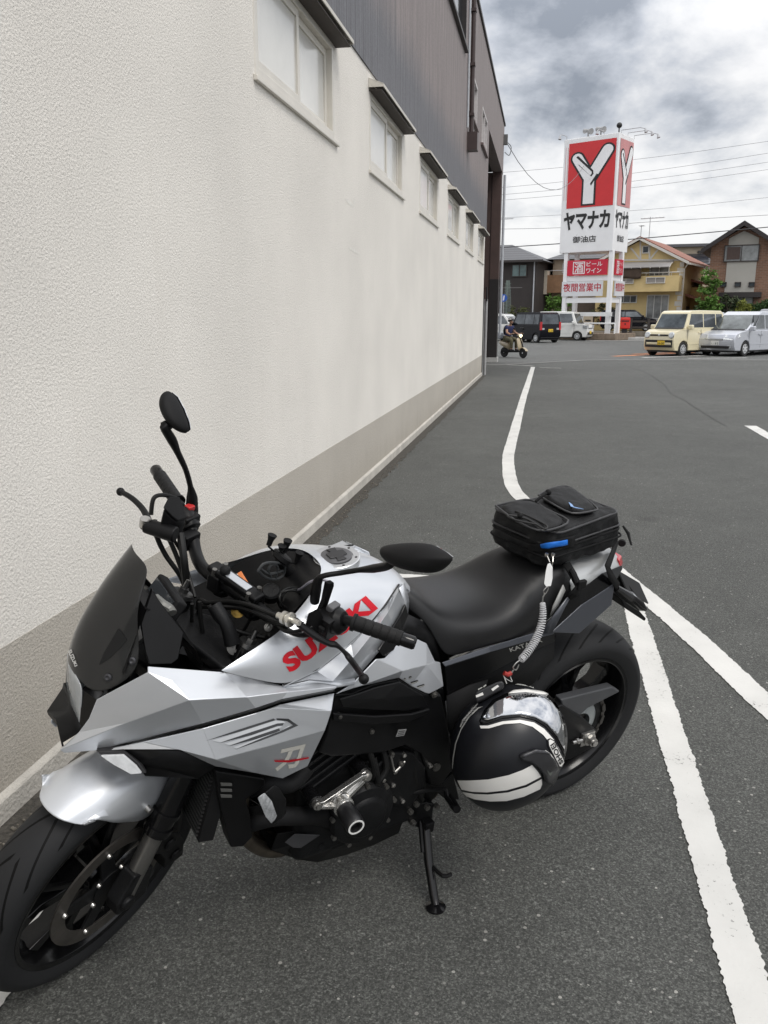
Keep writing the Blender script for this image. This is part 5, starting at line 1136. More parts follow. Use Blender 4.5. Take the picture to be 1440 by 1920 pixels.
for u, v in ((769, 1521), (774, 1542), (800, 1513), (802, 1537), (819, 1511), (780, 1507)):
    c = B(u, v, .158); bm = nb(); cyl(bm, c - V((0, .006, 0)), c + V((0, .007, 0)), .0085, seg=6); cyl(bm, c + V((0, .007, 0)), c + V((0, .009, 0)), .004, seg=10); mk('bracket_bolt', bm, mat('dull_bolt', (.17, .165, .155)), bike)
bm = nb(); tube(bm, PB_([(770, 1487, .16), (800, 1482, .17), (835, 1480, .18)]), .006, 8); tube(bm, PB_([(835, 1480, .18), (838, 1496, .2), (850, 1512, .24)]), [.006, .007, .007], 8); mk('gear_linkage', bm, SATIN, bike)
bm = nb(); tube(bm, PB_([(842, 1494, .19), (850, 1508, .225), (857, 1518, .255)]), [.011, .0125, .011], 12); mk('foot_peg', bm, RUB, bike, bevel=.002)
bm = nb(); P = PB_([(800, 1470, .155), (828, 1470, .155), (850, 1450, .155), (862, 1500, .155), (836, 1500, .155)]); prism(bm, P, (0, -.015, 0)); mk('peg_bracket', bm, ENG, bike, bevel=.003)
bm = nb(); tube(bm, [(.604, -.16, .37), (.604, -.25, .37)], .0125, 12); mk('foot_peg', bm, RUB, bike)
bm = nb(); tube(bm, [(.46, .0, .50), (.52, 0, .62)], .035, 14); mk('rear_shock', bm, ENG, bike)
# ------------------------------------------------------------ helmet hung upside down on the left side
HC = B(953, 1397, .292)
HM = BM @ Matrix.Translation(HC)
hel = thing('helmet', 'black full face helmet with white stripes hung upside down beside the rear wheel', 'helmet', M=HM)
def hx(p): return BI @ V(p)
bm = nb(); bmesh.ops.create_uvsphere(bm, u_segments=64, v_segments=40, radius=1)
hv = (BI.to_3x3() @ (FW)).normalized()
for v in bm.verts:
    c = v.co; n_ = (abs(c.x) ** 2.15 + abs(c.y) ** 2.15 + abs(c.z) ** 2.15) ** (1 / 2.15)
    c = c / n_
    z_ = c.z * (.166 if c.z < 0 else .150); x_ = c.x * .148; y_ = c.y * .132
    v.co = V((x_ - .012 * c.z, y_, z_))
HSH = mat('helmet_matte_black', (.0085, .009, .0115), .36, var=.05, bump=.05, bs=900, spec=.4)
shell = mk('shell', bm, HSH, hel, sm=60)
HB = [bvh_of(shell)]
def hd_(name, L_, m, off=.0012, cuts=3, th=0, parent=shell):
    o = decal(name, pxp(L_), HB, m, parent, HM, off, cuts)
    if th: d = o.modifiers.new('solid', 'SOLIDIFY'); d.thickness = th; d.offset = -1
    return o
HW = mat('helmet_white', (.72, .71, .68), .42, var=.04)
# the visor: dark rim, mirror shield, pale edge
hd_('visor_rim', [(899, 1352), (908, 1332), (925, 1313), (950, 1301), (985, 1295), (1015, 1298), (1036, 1306), (1050, 1325), (1058, 1355), (1061, 1390), (1059, 1424), (1052, 1405), (1040, 1383), (1022, 1363), (1002, 1351), (975, 1345), (940, 1348), (914, 1357), (902, 1359)], GLOSSB, .002, 4, .004)
hd_('visor', [(905, 1350), (913, 1333), (930, 1316), (953, 1305), (985, 1300), (1012, 1302), (1031, 1309), (1044, 1328), (1052, 1357), (1056, 1388), (1055, 1406), (1042, 1380), (1024, 1359), (1003, 1347), (975, 1341), (940, 1344), (915, 1352)], mat('visor_mirror', (.52, .53, .55), .05, 1.0, var=0), .0055, 4, .003)
hd_('white_edge_stripe', [(900, 1361), (915, 1361), (942, 1353), (975, 1350), (1001, 1355), (1020, 1367), (1038, 1387), (1049, 1407), (1055, 1425), (1050, 1432), (1043, 1412), (1030, 1393), (1018, 1378), (998, 1363), (975, 1356), (945, 1358), (917, 1366), (902, 1366)], HW, .0016, 3)
hd_('white_side_patch', [(1022, 1406), (1032, 1413), (1042, 1428), (1046, 1440), (1040, 1446), (1036, 1432), (1028, 1420), (1019, 1412)], HW, .0016, 2)
hd_('badge_plate', [(1025, 1386), (1030, 1384), (1038, 1388), (1056, 1423), (1057, 1430), (1051, 1439), (1046, 1438), (1026, 1398)], BLACKP, .003, 2)
hd_('badge_field', [(1027, 1388), (1030, 1386), (1037, 1390), (1054, 1424), (1055, 1429), (1050, 1436), (1047, 1435), (1028, 1398)], HW, .0038, 2)
decal('badge_lettering', px_text('SHOEI', [(1054, 1428), (1037, 1391), (1029, 1397), (1047, 1433)], bold=.03), HB, BLACKP, shell, HM, .0046, 1)
hd_('crown_stripe', [(858, 1463), (880, 1463), (915, 1461), (953, 1453), (980, 1443), (997, 1434), (1007, 1445), (1014, 1456), (985, 1471), (950, 1481), (913, 1485), (885, 1484), (866, 1480)], HW, .0014, 3)
hd_('crown_stripe', [(867, 1484), (890, 1488), (915, 1489), (952, 1485), (987, 1475), (1015, 1460), (1016, 1470), (1012, 1479), (982, 1493), (950, 1501), (920, 1502), (890, 1498), (876, 1493)], HW, .0014, 3)
hd_('intake_pod', [(973, 1416), (985, 1410), (1000, 1405), (1014, 1406), (1027, 1413), (1036, 1425), (1042, 1440), (1039, 1455), (1032, 1468), (1020, 1464), (1016, 1450), (1008, 1438), (993, 1427), (978, 1424)], mat('pod_black', (.02, .02, .022), .3), .010, 3, .009)
hd_('intake_pod_edge', [(975, 1415), (1000, 1404), (1016, 1405), (1028, 1412), (1016, 1410), (1000, 1409), (980, 1417)], mat('pod_edge_grey', (.05, .05, .055), .3), .0125, 2, .002)
hd_('pod_mark', [(1019, 1438), (1024, 1444), (1030, 1441), (1026, 1449), (1022, 1446)], mat('dim_mark', (.09, .10, .09), .4), .0125, 1)
decal('side_lettering', px_text('SHOEI', [(871, 1362), (895, 1327), (889, 1323), (865, 1356)], bold=.0), HB, mat('dim_print', (.20, .20, .20), .5), shell, HM, .0020, 1)
hd_('thin_line', [(906, 1325), (898, 1329), (880, 1346), (866, 1368), (856, 1395), (851, 1425), (850, 1441), (848.6, 1441), (849.6, 1420), (854.6, 1393), (865, 1366), (879, 1344), (897, 1327)], mat('pale_line', (.4, .4, .38), .5), .0014, 3)
hd_('thin_line', [(863, 1363), (868, 1350), (882, 1334), (896, 1319), (897, 1321), (884, 1336), (870, 1352), (865, 1364)], mat('pale_line', (.4, .4, .38)), .0016, 2)
hd_('visor_top_line', [(946, 1283), (965, 1281), (990, 1285), (1010, 1292), (1030, 1301), (1030, 1304), (1010, 1296), (990, 1289), (965, 1285)], mat('pale_line', (.4, .4, .38)), .003, 2)
hd_('white_brow', [(953, 1304), (962, 1298), (985, 1296), (1015, 1300), (1030, 1306), (1012, 1305), (985, 1301), (962, 1303)], HW, .0068, 2, .002)
decal('visor_lettering', px_text('KVLITE', [(966, 1310), (1000, 1308), (1000, 1304), (966, 1306)]), HB, mat('dim_print', (.20, .20, .20)), shell, HM, .009, 1)
# chin bar with its vent at the top
cvn = [(890, 1306), (893, 1296), (910, 1288), (930, 1279), (942, 1276), (946, 1284), (944, 1292), (925, 1302), (908, 1312), (894, 1318)]
P = [hx(CAM + ray(u, v) * ((BM @ HC - CAM).dot(FW) - .06)) - HC for u, v in cvn]
bm = prism(nb(), P, -(hx(CAM) - HC).normalized() * .07); cbv = mk('chin_vent', bm, mat('pod_black', (.02, .02, .022)), shell, bevel=.008, seg=3)
nr = (hx(CAM) - HC).normalized() * .001
def slab(L_, m, nm):
    P = [hx(CAM + ray(u, v) * ((BM @ HC - CAM).dot(FW) - .06)) - HC for u, v in L_]
    mk(nm, prism(nb(), P, nr), m, cbv)
slab([(921, 1292), (933, 1284), (936, 1287), (924, 1296)], HW, 'vent_slot'); slab([(892, 1304), (905, 1298), (907, 1303), (893, 1308)], HW, 'vent_slot')
slab([(896, 1292), (904, 1288), (905, 1289), (897, 1294)], PALE, 'vent_mark'); slab([(906, 1287), (911, 1283), (912, 1285), (907, 1289)], PALE, 'vent_mark')
bm = nb(); bmesh.ops.create_uvsphere(bm, u_segments=24, v_segments=12, radius=1, matrix=Matrix.Translation((-.03, -.03, .075)) @ Matrix.Diagonal((.09, .08, .05, 1))); mk('lining', bm, mat('lining_cloth', (.03, .03, .032), .9, var=.3, bump=.4, bs=300), shell)

# ------------------------------------------------------------ bag strapped on the rear seat
ZT, ZB = 1.022, .915
tq = [BZ(921, 950, ZT), BZ(1046, 1000, ZT), BZ(1163, 957, ZT), BZ(1062, 921, ZT)]
bq = [BZ(919, 1018, ZB), BZ(1022, 1066, ZB), BZ(1166, 1022, ZB)]; bq.append(bq[0] + bq[2] - bq[1])
BC = sum(bq, V()) / 4
BAGM = BM @ Matrix.Translation(BC)
bag = thing('seat_bag', 'black nylon travel bag strapped on the rear seat', 'bag', M=BAGM)
NYL = mat('black_nylon', (.0062, .0064, .007), .6, var=.25, vs=14, bump=.5, bs=420, spec=.3)
NYL2 = mat('black_panel_fabric', (.004, .004, .0045), .75, var=.2, bump=.4, bs=500, spec=.25)
PIPE = mat('grey_piping', (.028, .028, .03), .45, var=.2)
def rq(q, r, n=5):
    out = []
    for i in range(4):
        p = q[i]; a = (q[i - 1] - p).normalized(); b = (q[(i + 1) % 4] - p).normalized()
        for k in range(n):
            t = k / (n - 1); out.append(p + a * r * (1 - t) ** 2 + b * r * t ** 2)
        for k in range(1, 5):
            out.append((p + b * r).lerp(q[(i + 1) % 4] + (p - q[(i + 1) % 4]).normalized() * r, k / 5))
    return [p - BC for p in out]
def lq(t, s=1.0):
    q = [a.lerp(b, t) for a, b in zip(bq, tq)]; c = sum(q, V()) / 4
    return [c + (p - c) * s for p in q]
secs = [rq(lq(-.04, .86), .02), rq(lq(-.02, .99), .025), rq(lq(.10, 1.02), .03), rq(lq(.30, 1.045), .03), rq(lq(.46, 1.03), .03), rq(lq(.50, 1.0), .03), rq(lq(.54, 1.03), .03), rq(lq(.75, 1.03), .03), rq(lq(.93, 1.0), .028), rq(lq(1.0, .97), .026), rq(lq(1.05, .88), .024), rq(lq(1.08, .6), .02), rq(lq(1.08, .2), .006)]
for s_ in secs:
    for p in s_: p += V((random.gauss(0, .0012), random.gauss(0, .0012), random.gauss(0, .0012)))
body = mk('bag_body', loft(nb(), secs), NYL, bag, sub=3, sm=70)
CLD = bpy.data.textures.new('cloth_folds', 'CLOUDS'); CLD.noise_scale = .055; CLD.noise_depth = 2
def folds(o, k): d = o.modifiers.new('folds', 'DISPLACE'); d.texture = CLD; d.strength = k; d.mid_level = .5; d.texture_coords = 'LOCAL'; return o
folds(body, .016)
for t_, s_, nm, r_, m_ in ((.97, .995, 'piping', .0035, PIPE), (.50, 1.012, 'zip', .005, NYL2), (.62, 1.036, 'zip', .003, PIPE), (.30, 1.05, 'zip', .003, NYL2)):
    q = rq(lq(t_, s_), .03); mk(nm, tube(nb(), q + [q[0], q[1]], r_, 8, caps=False), m_, body)
def top(u, v, z=ZT + .012): return BZ(u, v, z) - BC
# raised front pocket and rear pouch on the lid
def pouch(px, h, m, nm, zb=ZT + .004):
    P = [BZ(u, v, zb) - BC for u, v in px]; c = sum(P, V()) / len(P)
    bm = loft(nb(), [P, [p + V((0, 0, h * .55)) for p in P], [c + (p - c) * .90 + V((0, 0, h * .95)) for p in P], [c + (p - c) * .6 + V((0, 0, h * 1.15)) for p in P]])
    o = folds(mk(nm, bm, m, body, sm=60, sub=3), .012)
    q = [p + V((0, 0, h * .6)) for p in P]; mk('piping', tube(nb(), cr(q + [q[0]], 3), .003, 8), PIPE, o)
    return o
pouch([(928, 955), (962, 947), (994, 944), (1024, 962), (1064, 983), (1040, 998), (1006, 1001), (966, 983)], .018, NYL, 'front_pocket')
rp = pouch([(1008, 938), (1030, 926), (1060, 921), (1086, 936), (1117, 962), (1108, 968), (1070, 972), (1035, 955)], .026, NYL, 'rear_pouch')
P = [BZ(u, v, ZT + .032) - BC for u, v in ((1066, 942), (1072, 946), (1076, 951), (1094, 955), (1080, 953), (1070, 950))]
mk('pouch_emblem', prism(nb(), P, (0, 0, .0015)), mat('pale_blue_print', (.22, .36, .62), .5), rp)
P = [BZ(u, v, ZT + .024) - BC for u, v in ((966, 958), (1000, 972), (1025, 986), (1019, 991), (985, 972), (952, 966), (967, 975), (1010, 984))]
mk('bungee_cord', tube(nb(), P, .0026, 8, sm=5), mat('cord_black', (.012, .012, .012), .6), body)
bm = nb(); sphere(bm, BZ(975, 967, ZT + .026) - BC, .008); mk('cord_lock', bm, MATTE, body)
bm = nb(); tube(bm, [BZ(1004, 940, ZT + .02) - BC, BZ(1018, 929, ZT + .035) - BC, BZ(1027, 923, ZT + .04) - BC], .004, 8, sm=4); sphere(bm, BZ(1028, 923, ZT + .04) - BC, .009); mk('cord_lock', bm, MATTE, body)
BGB = [bvh_of(body)]
def bd(name, L_, m, off, th=.002, cuts=2):
    o = decal(name, pxp(L_), BGB, m, body, BAGM, off, cuts); d = o.modifiers.new('solid', 'SOLIDIFY'); d.thickness = th; d.offset = -1; return o
bd('patch', [(990, 1022), (1046, 1010), (1078, 1003), (1075, 1026), (1040, 1034), (993, 1036)], NYL2, .003)
bd('blue_tag', [(1015, 1019), (1061, 1011), (1062, 1020), (1017, 1028)], mat('blue_tag_cloth', (.01, .17, .68), .5, var=.1), .006)
bm = nb()
for u in (1025, 1037):
    c = BZ(u, 1040, .965) - BC; box(bm, c, (.006, .008, .008)); tube(bm, [c, BZ((u + 1031) / 2, 1050, .952) - BC + V((.004, .01, 0)), BZ(1031, 1060, .935) - BC + V((.004, .012, 0))], .0013, 6)
mk('zip_puller', bm, STEEL, body)
bm = nb(); tube(bm, [BZ(1168, 986, .98) - BC, BZ(1178, 1000, .965) - BC, BZ(1181, 1012, .95) - BC, BZ(1184, 1022, .94) - BC], [.003, .005, .0035, .003], 8); mk('zip_cord', bm, MATTE, body)
STR = mat('strap_webbing', (.006, .006, .0063), .75, var=.2, bump=.5, bs=400, spec=.25)
def strap(px, w, nm='strap'):
    P = [B(*p) - BC for p in px]; A_ = []; C_ = []
    for i, p in enumerate(P):
        t = (P[min(i + 1, len(P) - 1)] - P[max(i - 1, 0)]).normalized(); sdv = t.cross(V((0, 1, .35)).normalized()).normalized()
        A_.append(p + sdv * w / 2); C_.append(p - sdv * w / 2)
    mk(nm, grid(nb(), [A_, C_]), STR, body, solid=.003)
strap([(1062, 1055, .09), (1074, 1075, .12), (1086, 1100, .15), (1078, 1112, .15), (1066, 1122, .14)], .026)
strap([(1158, 1012, .03), (1148, 1042, .09), (1140, 1062, .125), (1147, 1082, .13), (1160, 1100, .12)], .022)
bm = nb(); c = B(1076, 1080, .135) - BC; Mb = axm(c, B(1086, 1102, .15) - B(1068, 1060, .11)); box(bm, (0, 0, 0), (.034, .010, .04), Mb); mk('buckle', bm, MATTE, body, bevel=.003)
bm = nb(); c = B(1090, 1096, .15) - BC; box(bm, c, (.03, .012, .026)); mk('buckle', bm, MATTE, body, bevel=.003)
bm = nb(); c = B(1166, 1018, .03) - BC; lathe(bm, [(.010, -.006), (.012, 0), (.010, .006)], c, (1, 1, 0), 16); mk('ladder_lock', bm, MATTE, body)

# ------------------------------------------------------------ coiled cable lock between the bag and the helmet
LC = B(1020, 1130, .205)
LKM = BM @ Matrix.Translation(LC)
lock = thing('cable_lock', 'white coiled wire lock with a white tag hanging from the bag zip', 'cable lock', M=LKM)
pth = cr([B(u, v, y) - LC for u, v, y in ((1017, 1130, .190), (1018, 1150, .203), (1014, 1175, .215), (1004, 1200, .225), (990, 1222, .235), (977, 1237, .245))], 16)
bm = nb(); hel_ = []; ln_ = len(pth)
for i in range(340):
    t = i / 339; p = pth[int(t * (ln_ - 1))].lerp(pth[min(int(t * (ln_ - 1)) + 1, ln_ - 1)], t * (ln_ - 1) % 1)
    k = min(int(t * (ln_ - 1)), ln_ - 2); tg = (pth[k + 1] - pth[k]).normalized(); a = tg.cross(V((1, 0, 0))).normalized(); b = tg.cross(a)
    tt = t + .012 * sin(t * 11); r_ = .0062 + .0025 * sin(t * pi) + .002 * t
    an_ = tt * 2 * pi * 31; hel_.append(p + a * r_ * cos(an_) + b * r_ * sin(an_))
tube(bm, hel_, .0014, 6); mk('coil', bm, mat('white_coated_wire', (.55, .55, .56), .35, var=.05), lock)
P = [B(u, v, y) - LC for u, v, y in ((1031, 1058, .150), (1036, 1066, .160), (1036, 1085, .170), (1033, 1100, .182), (1024, 1101, .185), (1020, 1095, .182), (1023, 1073, .165), (1026, 1060, .155))]
tagm = mk('tag_body', prism(nb(), P, (-.008, -.008, 0)), mat('white_tag_plastic', (.66, .66, .65), .4), lock, bevel=.003)
q = [P[4].lerp(P[5], .6), P[3], P[2], P[6]]
text('tag_lettering', 'Omnix', [bil([P[4], P[3], P[1], P[7]], .75, .12), bil([P[4], P[3], P[1], P[7]], .75, .62), bil([P[4], P[3], P[1], P[7]], .38, .62), bil([P[4], P[3], P[1], P[7]], .38, .12)], BLACKP, tagm, -.0012)
bm = nb(); tube(bm, [B(u, v, y) - LC for u, v, y in ((1026, 1100, .185), (1019, 1108, .187), (1022, 1114, .188), (1028, 1104, .186), (1026, 1100, .185))], .0013, 6, sm=4)
tube(bm, [B(u, v, y) - LC for u, v, y in ((1022, 1112, .188), (1018, 1120, .189), (1017, 1130, .19))], .002, 6)
tube(bm, [B(u, v, y) - LC for u, v, y in ((977, 1237, .245), (968, 1243, .247), (962, 1252, .248), (968, 1256, .249), (973, 1246, .247))], .0016, 6, sm=4); mk('wire_loop', bm, STEEL, lock)
bm = nb(); tube(bm, [B(u, v, y) - LC for u, v, y in ((945, 1262, .245), (952, 1265, .25), (958, 1262, .25))], .006, 8); mk('red_sleeve', bm, mat('red_rubber', (.30, .02, .015), .5), lock)
bm = nb(); tube(bm, [B(u, v, y) - LC for u, v, y in ((958, 1262, .25), (963, 1256, .25), (957, 1268, .25), (960, 1278, .26), (948, 1272, .25), (944, 1266, .246), (950, 1282, .262))], .0013, 6, sm=4); mk('d_ring', bm, STEEL, lock)
# ------------------------------------------------------------ far side of the road
def frame(u, v, Y, deg):
    O = OY(u, v, Y); t_ = R(deg); a = V((-cos(t_), sin(t_), 0)); b = V((sin(t_), cos(t_), 0))
    Mx = Matrix(((a.x, b.x, 0, O.x), (a.y, b.y, 0, O.y), (0, 0, 1, 0), (0, 0, 0, 1)))
    return Mx      # local x runs left along the front, local y runs back, z up
def inpl(Mx, u, v, t=0.0):
    """point of the plane local-y = t seen at a pixel, as (s, z)"""
    I = Mx.inverted(); o = I @ CAM; d = I.to_3x3() @ ray(u, v); p = o + d * ((t - o.y) / d.y); return p.x, p.z
def qd(s0, s1, z0, z1, t): return [V((s1, t, z0)), V((s0, t, z0)), V((s0, t, z1)), V((s1, t, z1))]
SW = mat('sign_white', (.82, .82, .83), .35, var=.05, vs=.8)
SRED = mat('sign_red', (.60, .025, .030), .4, var=.06, vs=1.2)
SBLK = mat('sign_black', (.012, .012, .013), .5, var=.1)
SM = frame(1148, 470, 56, 28)
sign = thing('pylon_sign', 'tall white pylon sign with red panels and black Japanese lettering on white posts', 'sign', M=SM)
FL, SL = 3.66, 2.3
zb, zt = OY(1149, 470, 56).z, OY(1155, 248, 56).z
bm = nb(); box2(bm, (0, 0, zb), (FL, SL, zt)); sb_ = mk('sign_box', bm, SW, sign, sm=0, bevel=.03)
ribs = nb()
for k in range(1, 24): box2(ribs, (FL * k / 24 - .006, -.012, zb + (zt - zb) * .47), (FL * k / 24 + .006, -.001, zt - .5))
def side_q(t0, t1, z0, z1, off=0.0): return [V((-off, t0, z0)), V((-off, t1, z0)), V((-off, t1, z1)), V((-off, t0, z1))]
HH = zt - zb
def face(front, W):
    def qq(a0, a1, z0, z1):      # a from the left edge (0..1) as seen
        if front: return [V((FL * (1 - a0), 0, zb + HH * z0)), V((FL * (1 - a1), 0, zb + HH * z0)), V((FL * (1 - a1), 0, zb + HH * z1)), V((FL * (1 - a0), 0, zb + HH * z1))]
        return [V((0, SL * a0, zb + HH * z0)), V((0, SL * a1, zb + HH * z0)), V((0, SL * a1, zb + HH * z1)), V((0, SL * a0, zb + HH * z1))]
    red = qq(.10, .962, .395, .958)
    rm = SRED if front else mat('pale_red', (.55, .22, .22), .35, var=.1, vs=1)  # side face takes a paler red than the front
    quadpoly('red_panel', [(0, 0), (1, 0), (1, 1), (0, 1)], red, rm, sb_, -(.02))
    def cap(cx, cy, r, a0, a1, n=8): return [(cx + r * cos(R(a0 + (a1 - a0) * k / n)), cy + r * 3.7 / 4.0 * .92 * sin(R(a0 + (a1 - a0) * k / n))) for k in range(n + 1)]
    # the Y shaped mark: dark outline first, then white limbs
    def stroke(p, q_, w):
        p = V((p[0], p[1] * 1.5)); q2 = V((q_[0], q_[1] * 1.5)); d = (q2 - p).normalized(); n_ = V((-d.y, d.x)) * w; a_ = atan2(n_.y, n_.x)
        P = [p + n_] + [q2 + V((cos(a_ - pi * k / 10), sin(a_ - pi * k / 10))) * w for k in range(11)] + [p - n_]
        return [(v_.x, v_.y / 1.5) for v_ in P]
    for w, o_, m_, ex in ((.152, .035, SBLK, .024), (.112, .045, SW, 0)):
        quadpoly('mark', [(.47 - w, .05 - ex), (.47 + w, .05 - ex), (.47 + w, .44), (.47 - w, .44)], red, m_, sb_, -(o_))
        quadpoly('mark', stroke((.47, .42), (.835, .845), w), red, m_, sb_, -(o_ + .002))
        quadpoly('mark', stroke((.49, .42), (.20, .76), w), red, m_, sb_, -(o_ + .004))
    for P in ([(.17, .78), (.21, .80), (.55, .555), (.52, .535)], [(.52, .535), (.55, .555), (.56, .50), (.515, .46), (.49, .48), (.52, .505)], [(.49, .48), (.515, .46), (.24, .66), (.215, .665)], [(.52, .325), (.495, .355), (.63, .50), (.66, .485)]):
        quadpoly('mark', P, red, SBLK, sb_, -.053)
    text('name_lettering', 'ヤマナカ', qq(.06, .925, .20, .362), SBLK, sb_, -.02, bold=.04, space=.95)
    text('branch_lettering', '御油店', qq(.25, .69, .085, .172), SBLK, sb_, -.02, bold=.014, space=.98)
face(True, FL); face(False, SL)
mk('panel_rib', ribs, mat('rib_red', (.45, .02, .025), .5), sb_, sm=0)
# top lamps, loudspeakers and the ball
arm = mat('lamp_arm', (.40, .40, .41), .4, .4)
def lamp(p, d):
    bm = nb(); p = V(p); d = V(d); tube(bm, [p, p + V((0, 0, .2)), p + d * .8 + V((0, 0, .2)), p + d + V((0, 0, .1))], .022, 6); tube(bm, [p + d + V((0, 0, .12)), p + d * 1.05 + V((0, 0, -.12))], [.04, .11], 8); mk('sign_lamp', bm, arm, sign)
for s in (3.55, 1.05): lamp((s, .1, zt), (0, -.9, 0))
for t_ in (.5, 1.5, 2.5): lamp((.1, t_, zt), (-1.5, 0, 0))
for s in (2.2, 1.35):
    bm = nb(); tube(bm, [(s, .3, zt), (s, .3, zt + .35)], .05, 6); tube(bm, [(s - .25, .2, zt + .32), (s + .05, .35, zt + .42), (s + .35, .5, zt + .45)], [.19, .09, .15], 10); mk('loudspeaker', bm, mat('speaker_grey', (.3, .3, .3), .5), sign)
bm = nb(); tube(bm, [(.1, .15, zt), (.1, .15, zt + .3)], .04, 6); sphere(bm, (.1, .15, zt + .42), .17); mk('ball_lamp', bm, SBLK, sign)
# posts, lower panels
PW = .13; sL, sR = 3.2, .10
for s, t_ in ((sL, .2), (sR, .2), (sR, 1.7), (sL, 1.7)):
    bm = nb(); box2(bm, (s - PW, t_ - PW, .3), (s + PW, t_ + PW, zb - .001)); mk('post', bm, SW, sign, sm=0)
def zf(v): return inpl(SM, 1110, v, .05)[1]
def panel(nm, z0, z1, m_, s0, s1, fr=True):
    bm = nb()
    if fr: box2(bm, (s0, -.02, z0), (s1, .06, z1))
    else: box2(bm, (-.12, s0, z0), (-.04, s1, z1))
    return mk(nm, bm, m_, sign, sm=0)
zR0, zR1, zN0, zN1 = zf(516), zf(487), zf(555), zf(527)
LG = mat('sign_grey_panel', (.62, .63, .65), .5, var=.04)
CRM = mat('sign_crimson', (.52, .012, .04), .4, var=.06)
p1 = panel('drinks_panel', zR0, zR1, CRM, .26, 3.03); p2 = panel('hours_panel', zN0, zN1, LG, .5, 3.35)
def fq(a0, a1, z0, z1, s0, s1, Z0, Z1, y=-.021): return [V((s1 + (s0 - s1) * a0, y, Z0 + (Z1 - Z0) * z0)), V((s1 + (s0 - s1) * a1, y, Z0 + (Z1 - Z0) * z0)), V((s1 + (s0 - s1) * a1, y, Z0 + (Z1 - Z0) * z1)), V((s1 + (s0 - s1) * a0, y, Z0 + (Z1 - Z0) * z1))]
def sq(a0, a1, z0, z1, s0, s1, Z0, Z1, x=-.121): return [V((x, s0 + (s1 - s0) * a0, Z0 + (Z1 - Z0) * z0)), V((x, s0 + (s1 - s0) * a1, Z0 + (Z1 - Z0) * z0)), V((x, s0 + (s1 - s0) * a1, Z0 + (Z1 - Z0) * z1)), V((x, s0 + (s1 - s0) * a0, Z0 + (Z1 - Z0) * z1))]
TW = mat('letter_white', (.74, .73, .74), .5, var=.03); TR = mat('letter_red', (.42, .012, .03), .5, var=.05)
def drinks(qf, a, b, par):
    ring = [(0, 0), (1, 0), (1, 1), (0, 1), (0, .06), (.07, .06), (.07, .94), (.93, .94), (.93, .06), (0, .055)]
    q = qf(.15, .45, .10, .90, a, b, zR0, zR1)
    for r_ in ([(0, 0), (1, 0), (1, .07), (0, .07)], [(0, .93), (1, .93), (1, 1), (0, 1)], [(0, .07), (.07, .07), (.07, .93), (0, .93)], [(.93, .07), (1, .07), (1, .93), (.93, .93)]): quadpoly('letter_frame', r_, q, TW, par, -.006)
    text('drinks_lettering', '酒', qf(.19, .41, .17, .83, a, b, zR0, zR1), TW, par, -.006, bold=.012)
    text('drinks_lettering', 'ビール', qf(.49, .88, .58, .88, a, b, zR0, zR1), TW, par, -.006, bold=.012)
    text('drinks_lettering', 'ワイン', qf(.49, .86, .14, .46, a, b, zR0, zR1), TW, par, -.006, bold=.012)
drinks(fq, .26, 3.03, p1)
text('hours_lettering', '夜間営業中', fq(.04, .96, .30, .88, .5, 3.35, zN0, zN1), TR, p2, -.006, bold=.014)
p3 = panel('drinks_panel', zR0, zR1, CRM, .36, 1.55, False); p4 = panel('hours_panel', zN0, zN1, LG, .5, 1.95, False)
drinks(sq, .36, 1.55, p3); text('hours_lettering', '夜間営業中', sq(.04, .96, .30, .88, .5, 1.95, zN0, zN1), TR, p4, -.006, bold=.014)
bm = nb()
for z0, z1 in ((zN1 + .02, zR0 - .02), (zN0 - .42, zN0 - .1)):
    box2(bm, (sR + PW + .001, .12, z0), (sL - PW - .001, .28, z1)); box2(bm, (sR - .08, .2 + PW + .001, z0), (sR + .08, 1.7 - PW - .001, z1))
mk('cross_rail', bm, SW, sign, sm=0)
bm = nb(); box2(bm, (-.7, -.35, .0), (3.6, SL + .6, .42)); pl = tag(mk('brick_planter', bm, mat('planter_brick', (.20, .155, .115), .9, var=.3, vs=4, bump=.3, bs=30), sm=0, bevel=.03, M=SM), 'low brick planter under the white pylon sign', 'planter')
bm = nb(); box2(bm, (-.35, -.30, 1.50), (3.5, -.22, 1.75))
for s in (-.2, 1.7, 3.4): box2(bm, (s - .05, -.218, .42), (s + .05, -.13, 1.54))
tube(bm, [(-.6, -.28, 1.05), (3.5, -.28, 1.05)], .05, 8); tube(bm, [(-.6, -.28, .42), (-.6, -.28, 1.05)], .05, 8); tube(bm, [(1.2, -.28, .42), (1.2, -.28, 1.05)], .05, 8)
tag(mk('guard_rail', bm, mat('white_rail_paint', (.70, .70, .70), .5, var=.05), M=SM, sm=30), 'white board and pipe guard rail at the foot of the pylon sign', 'guard rail')

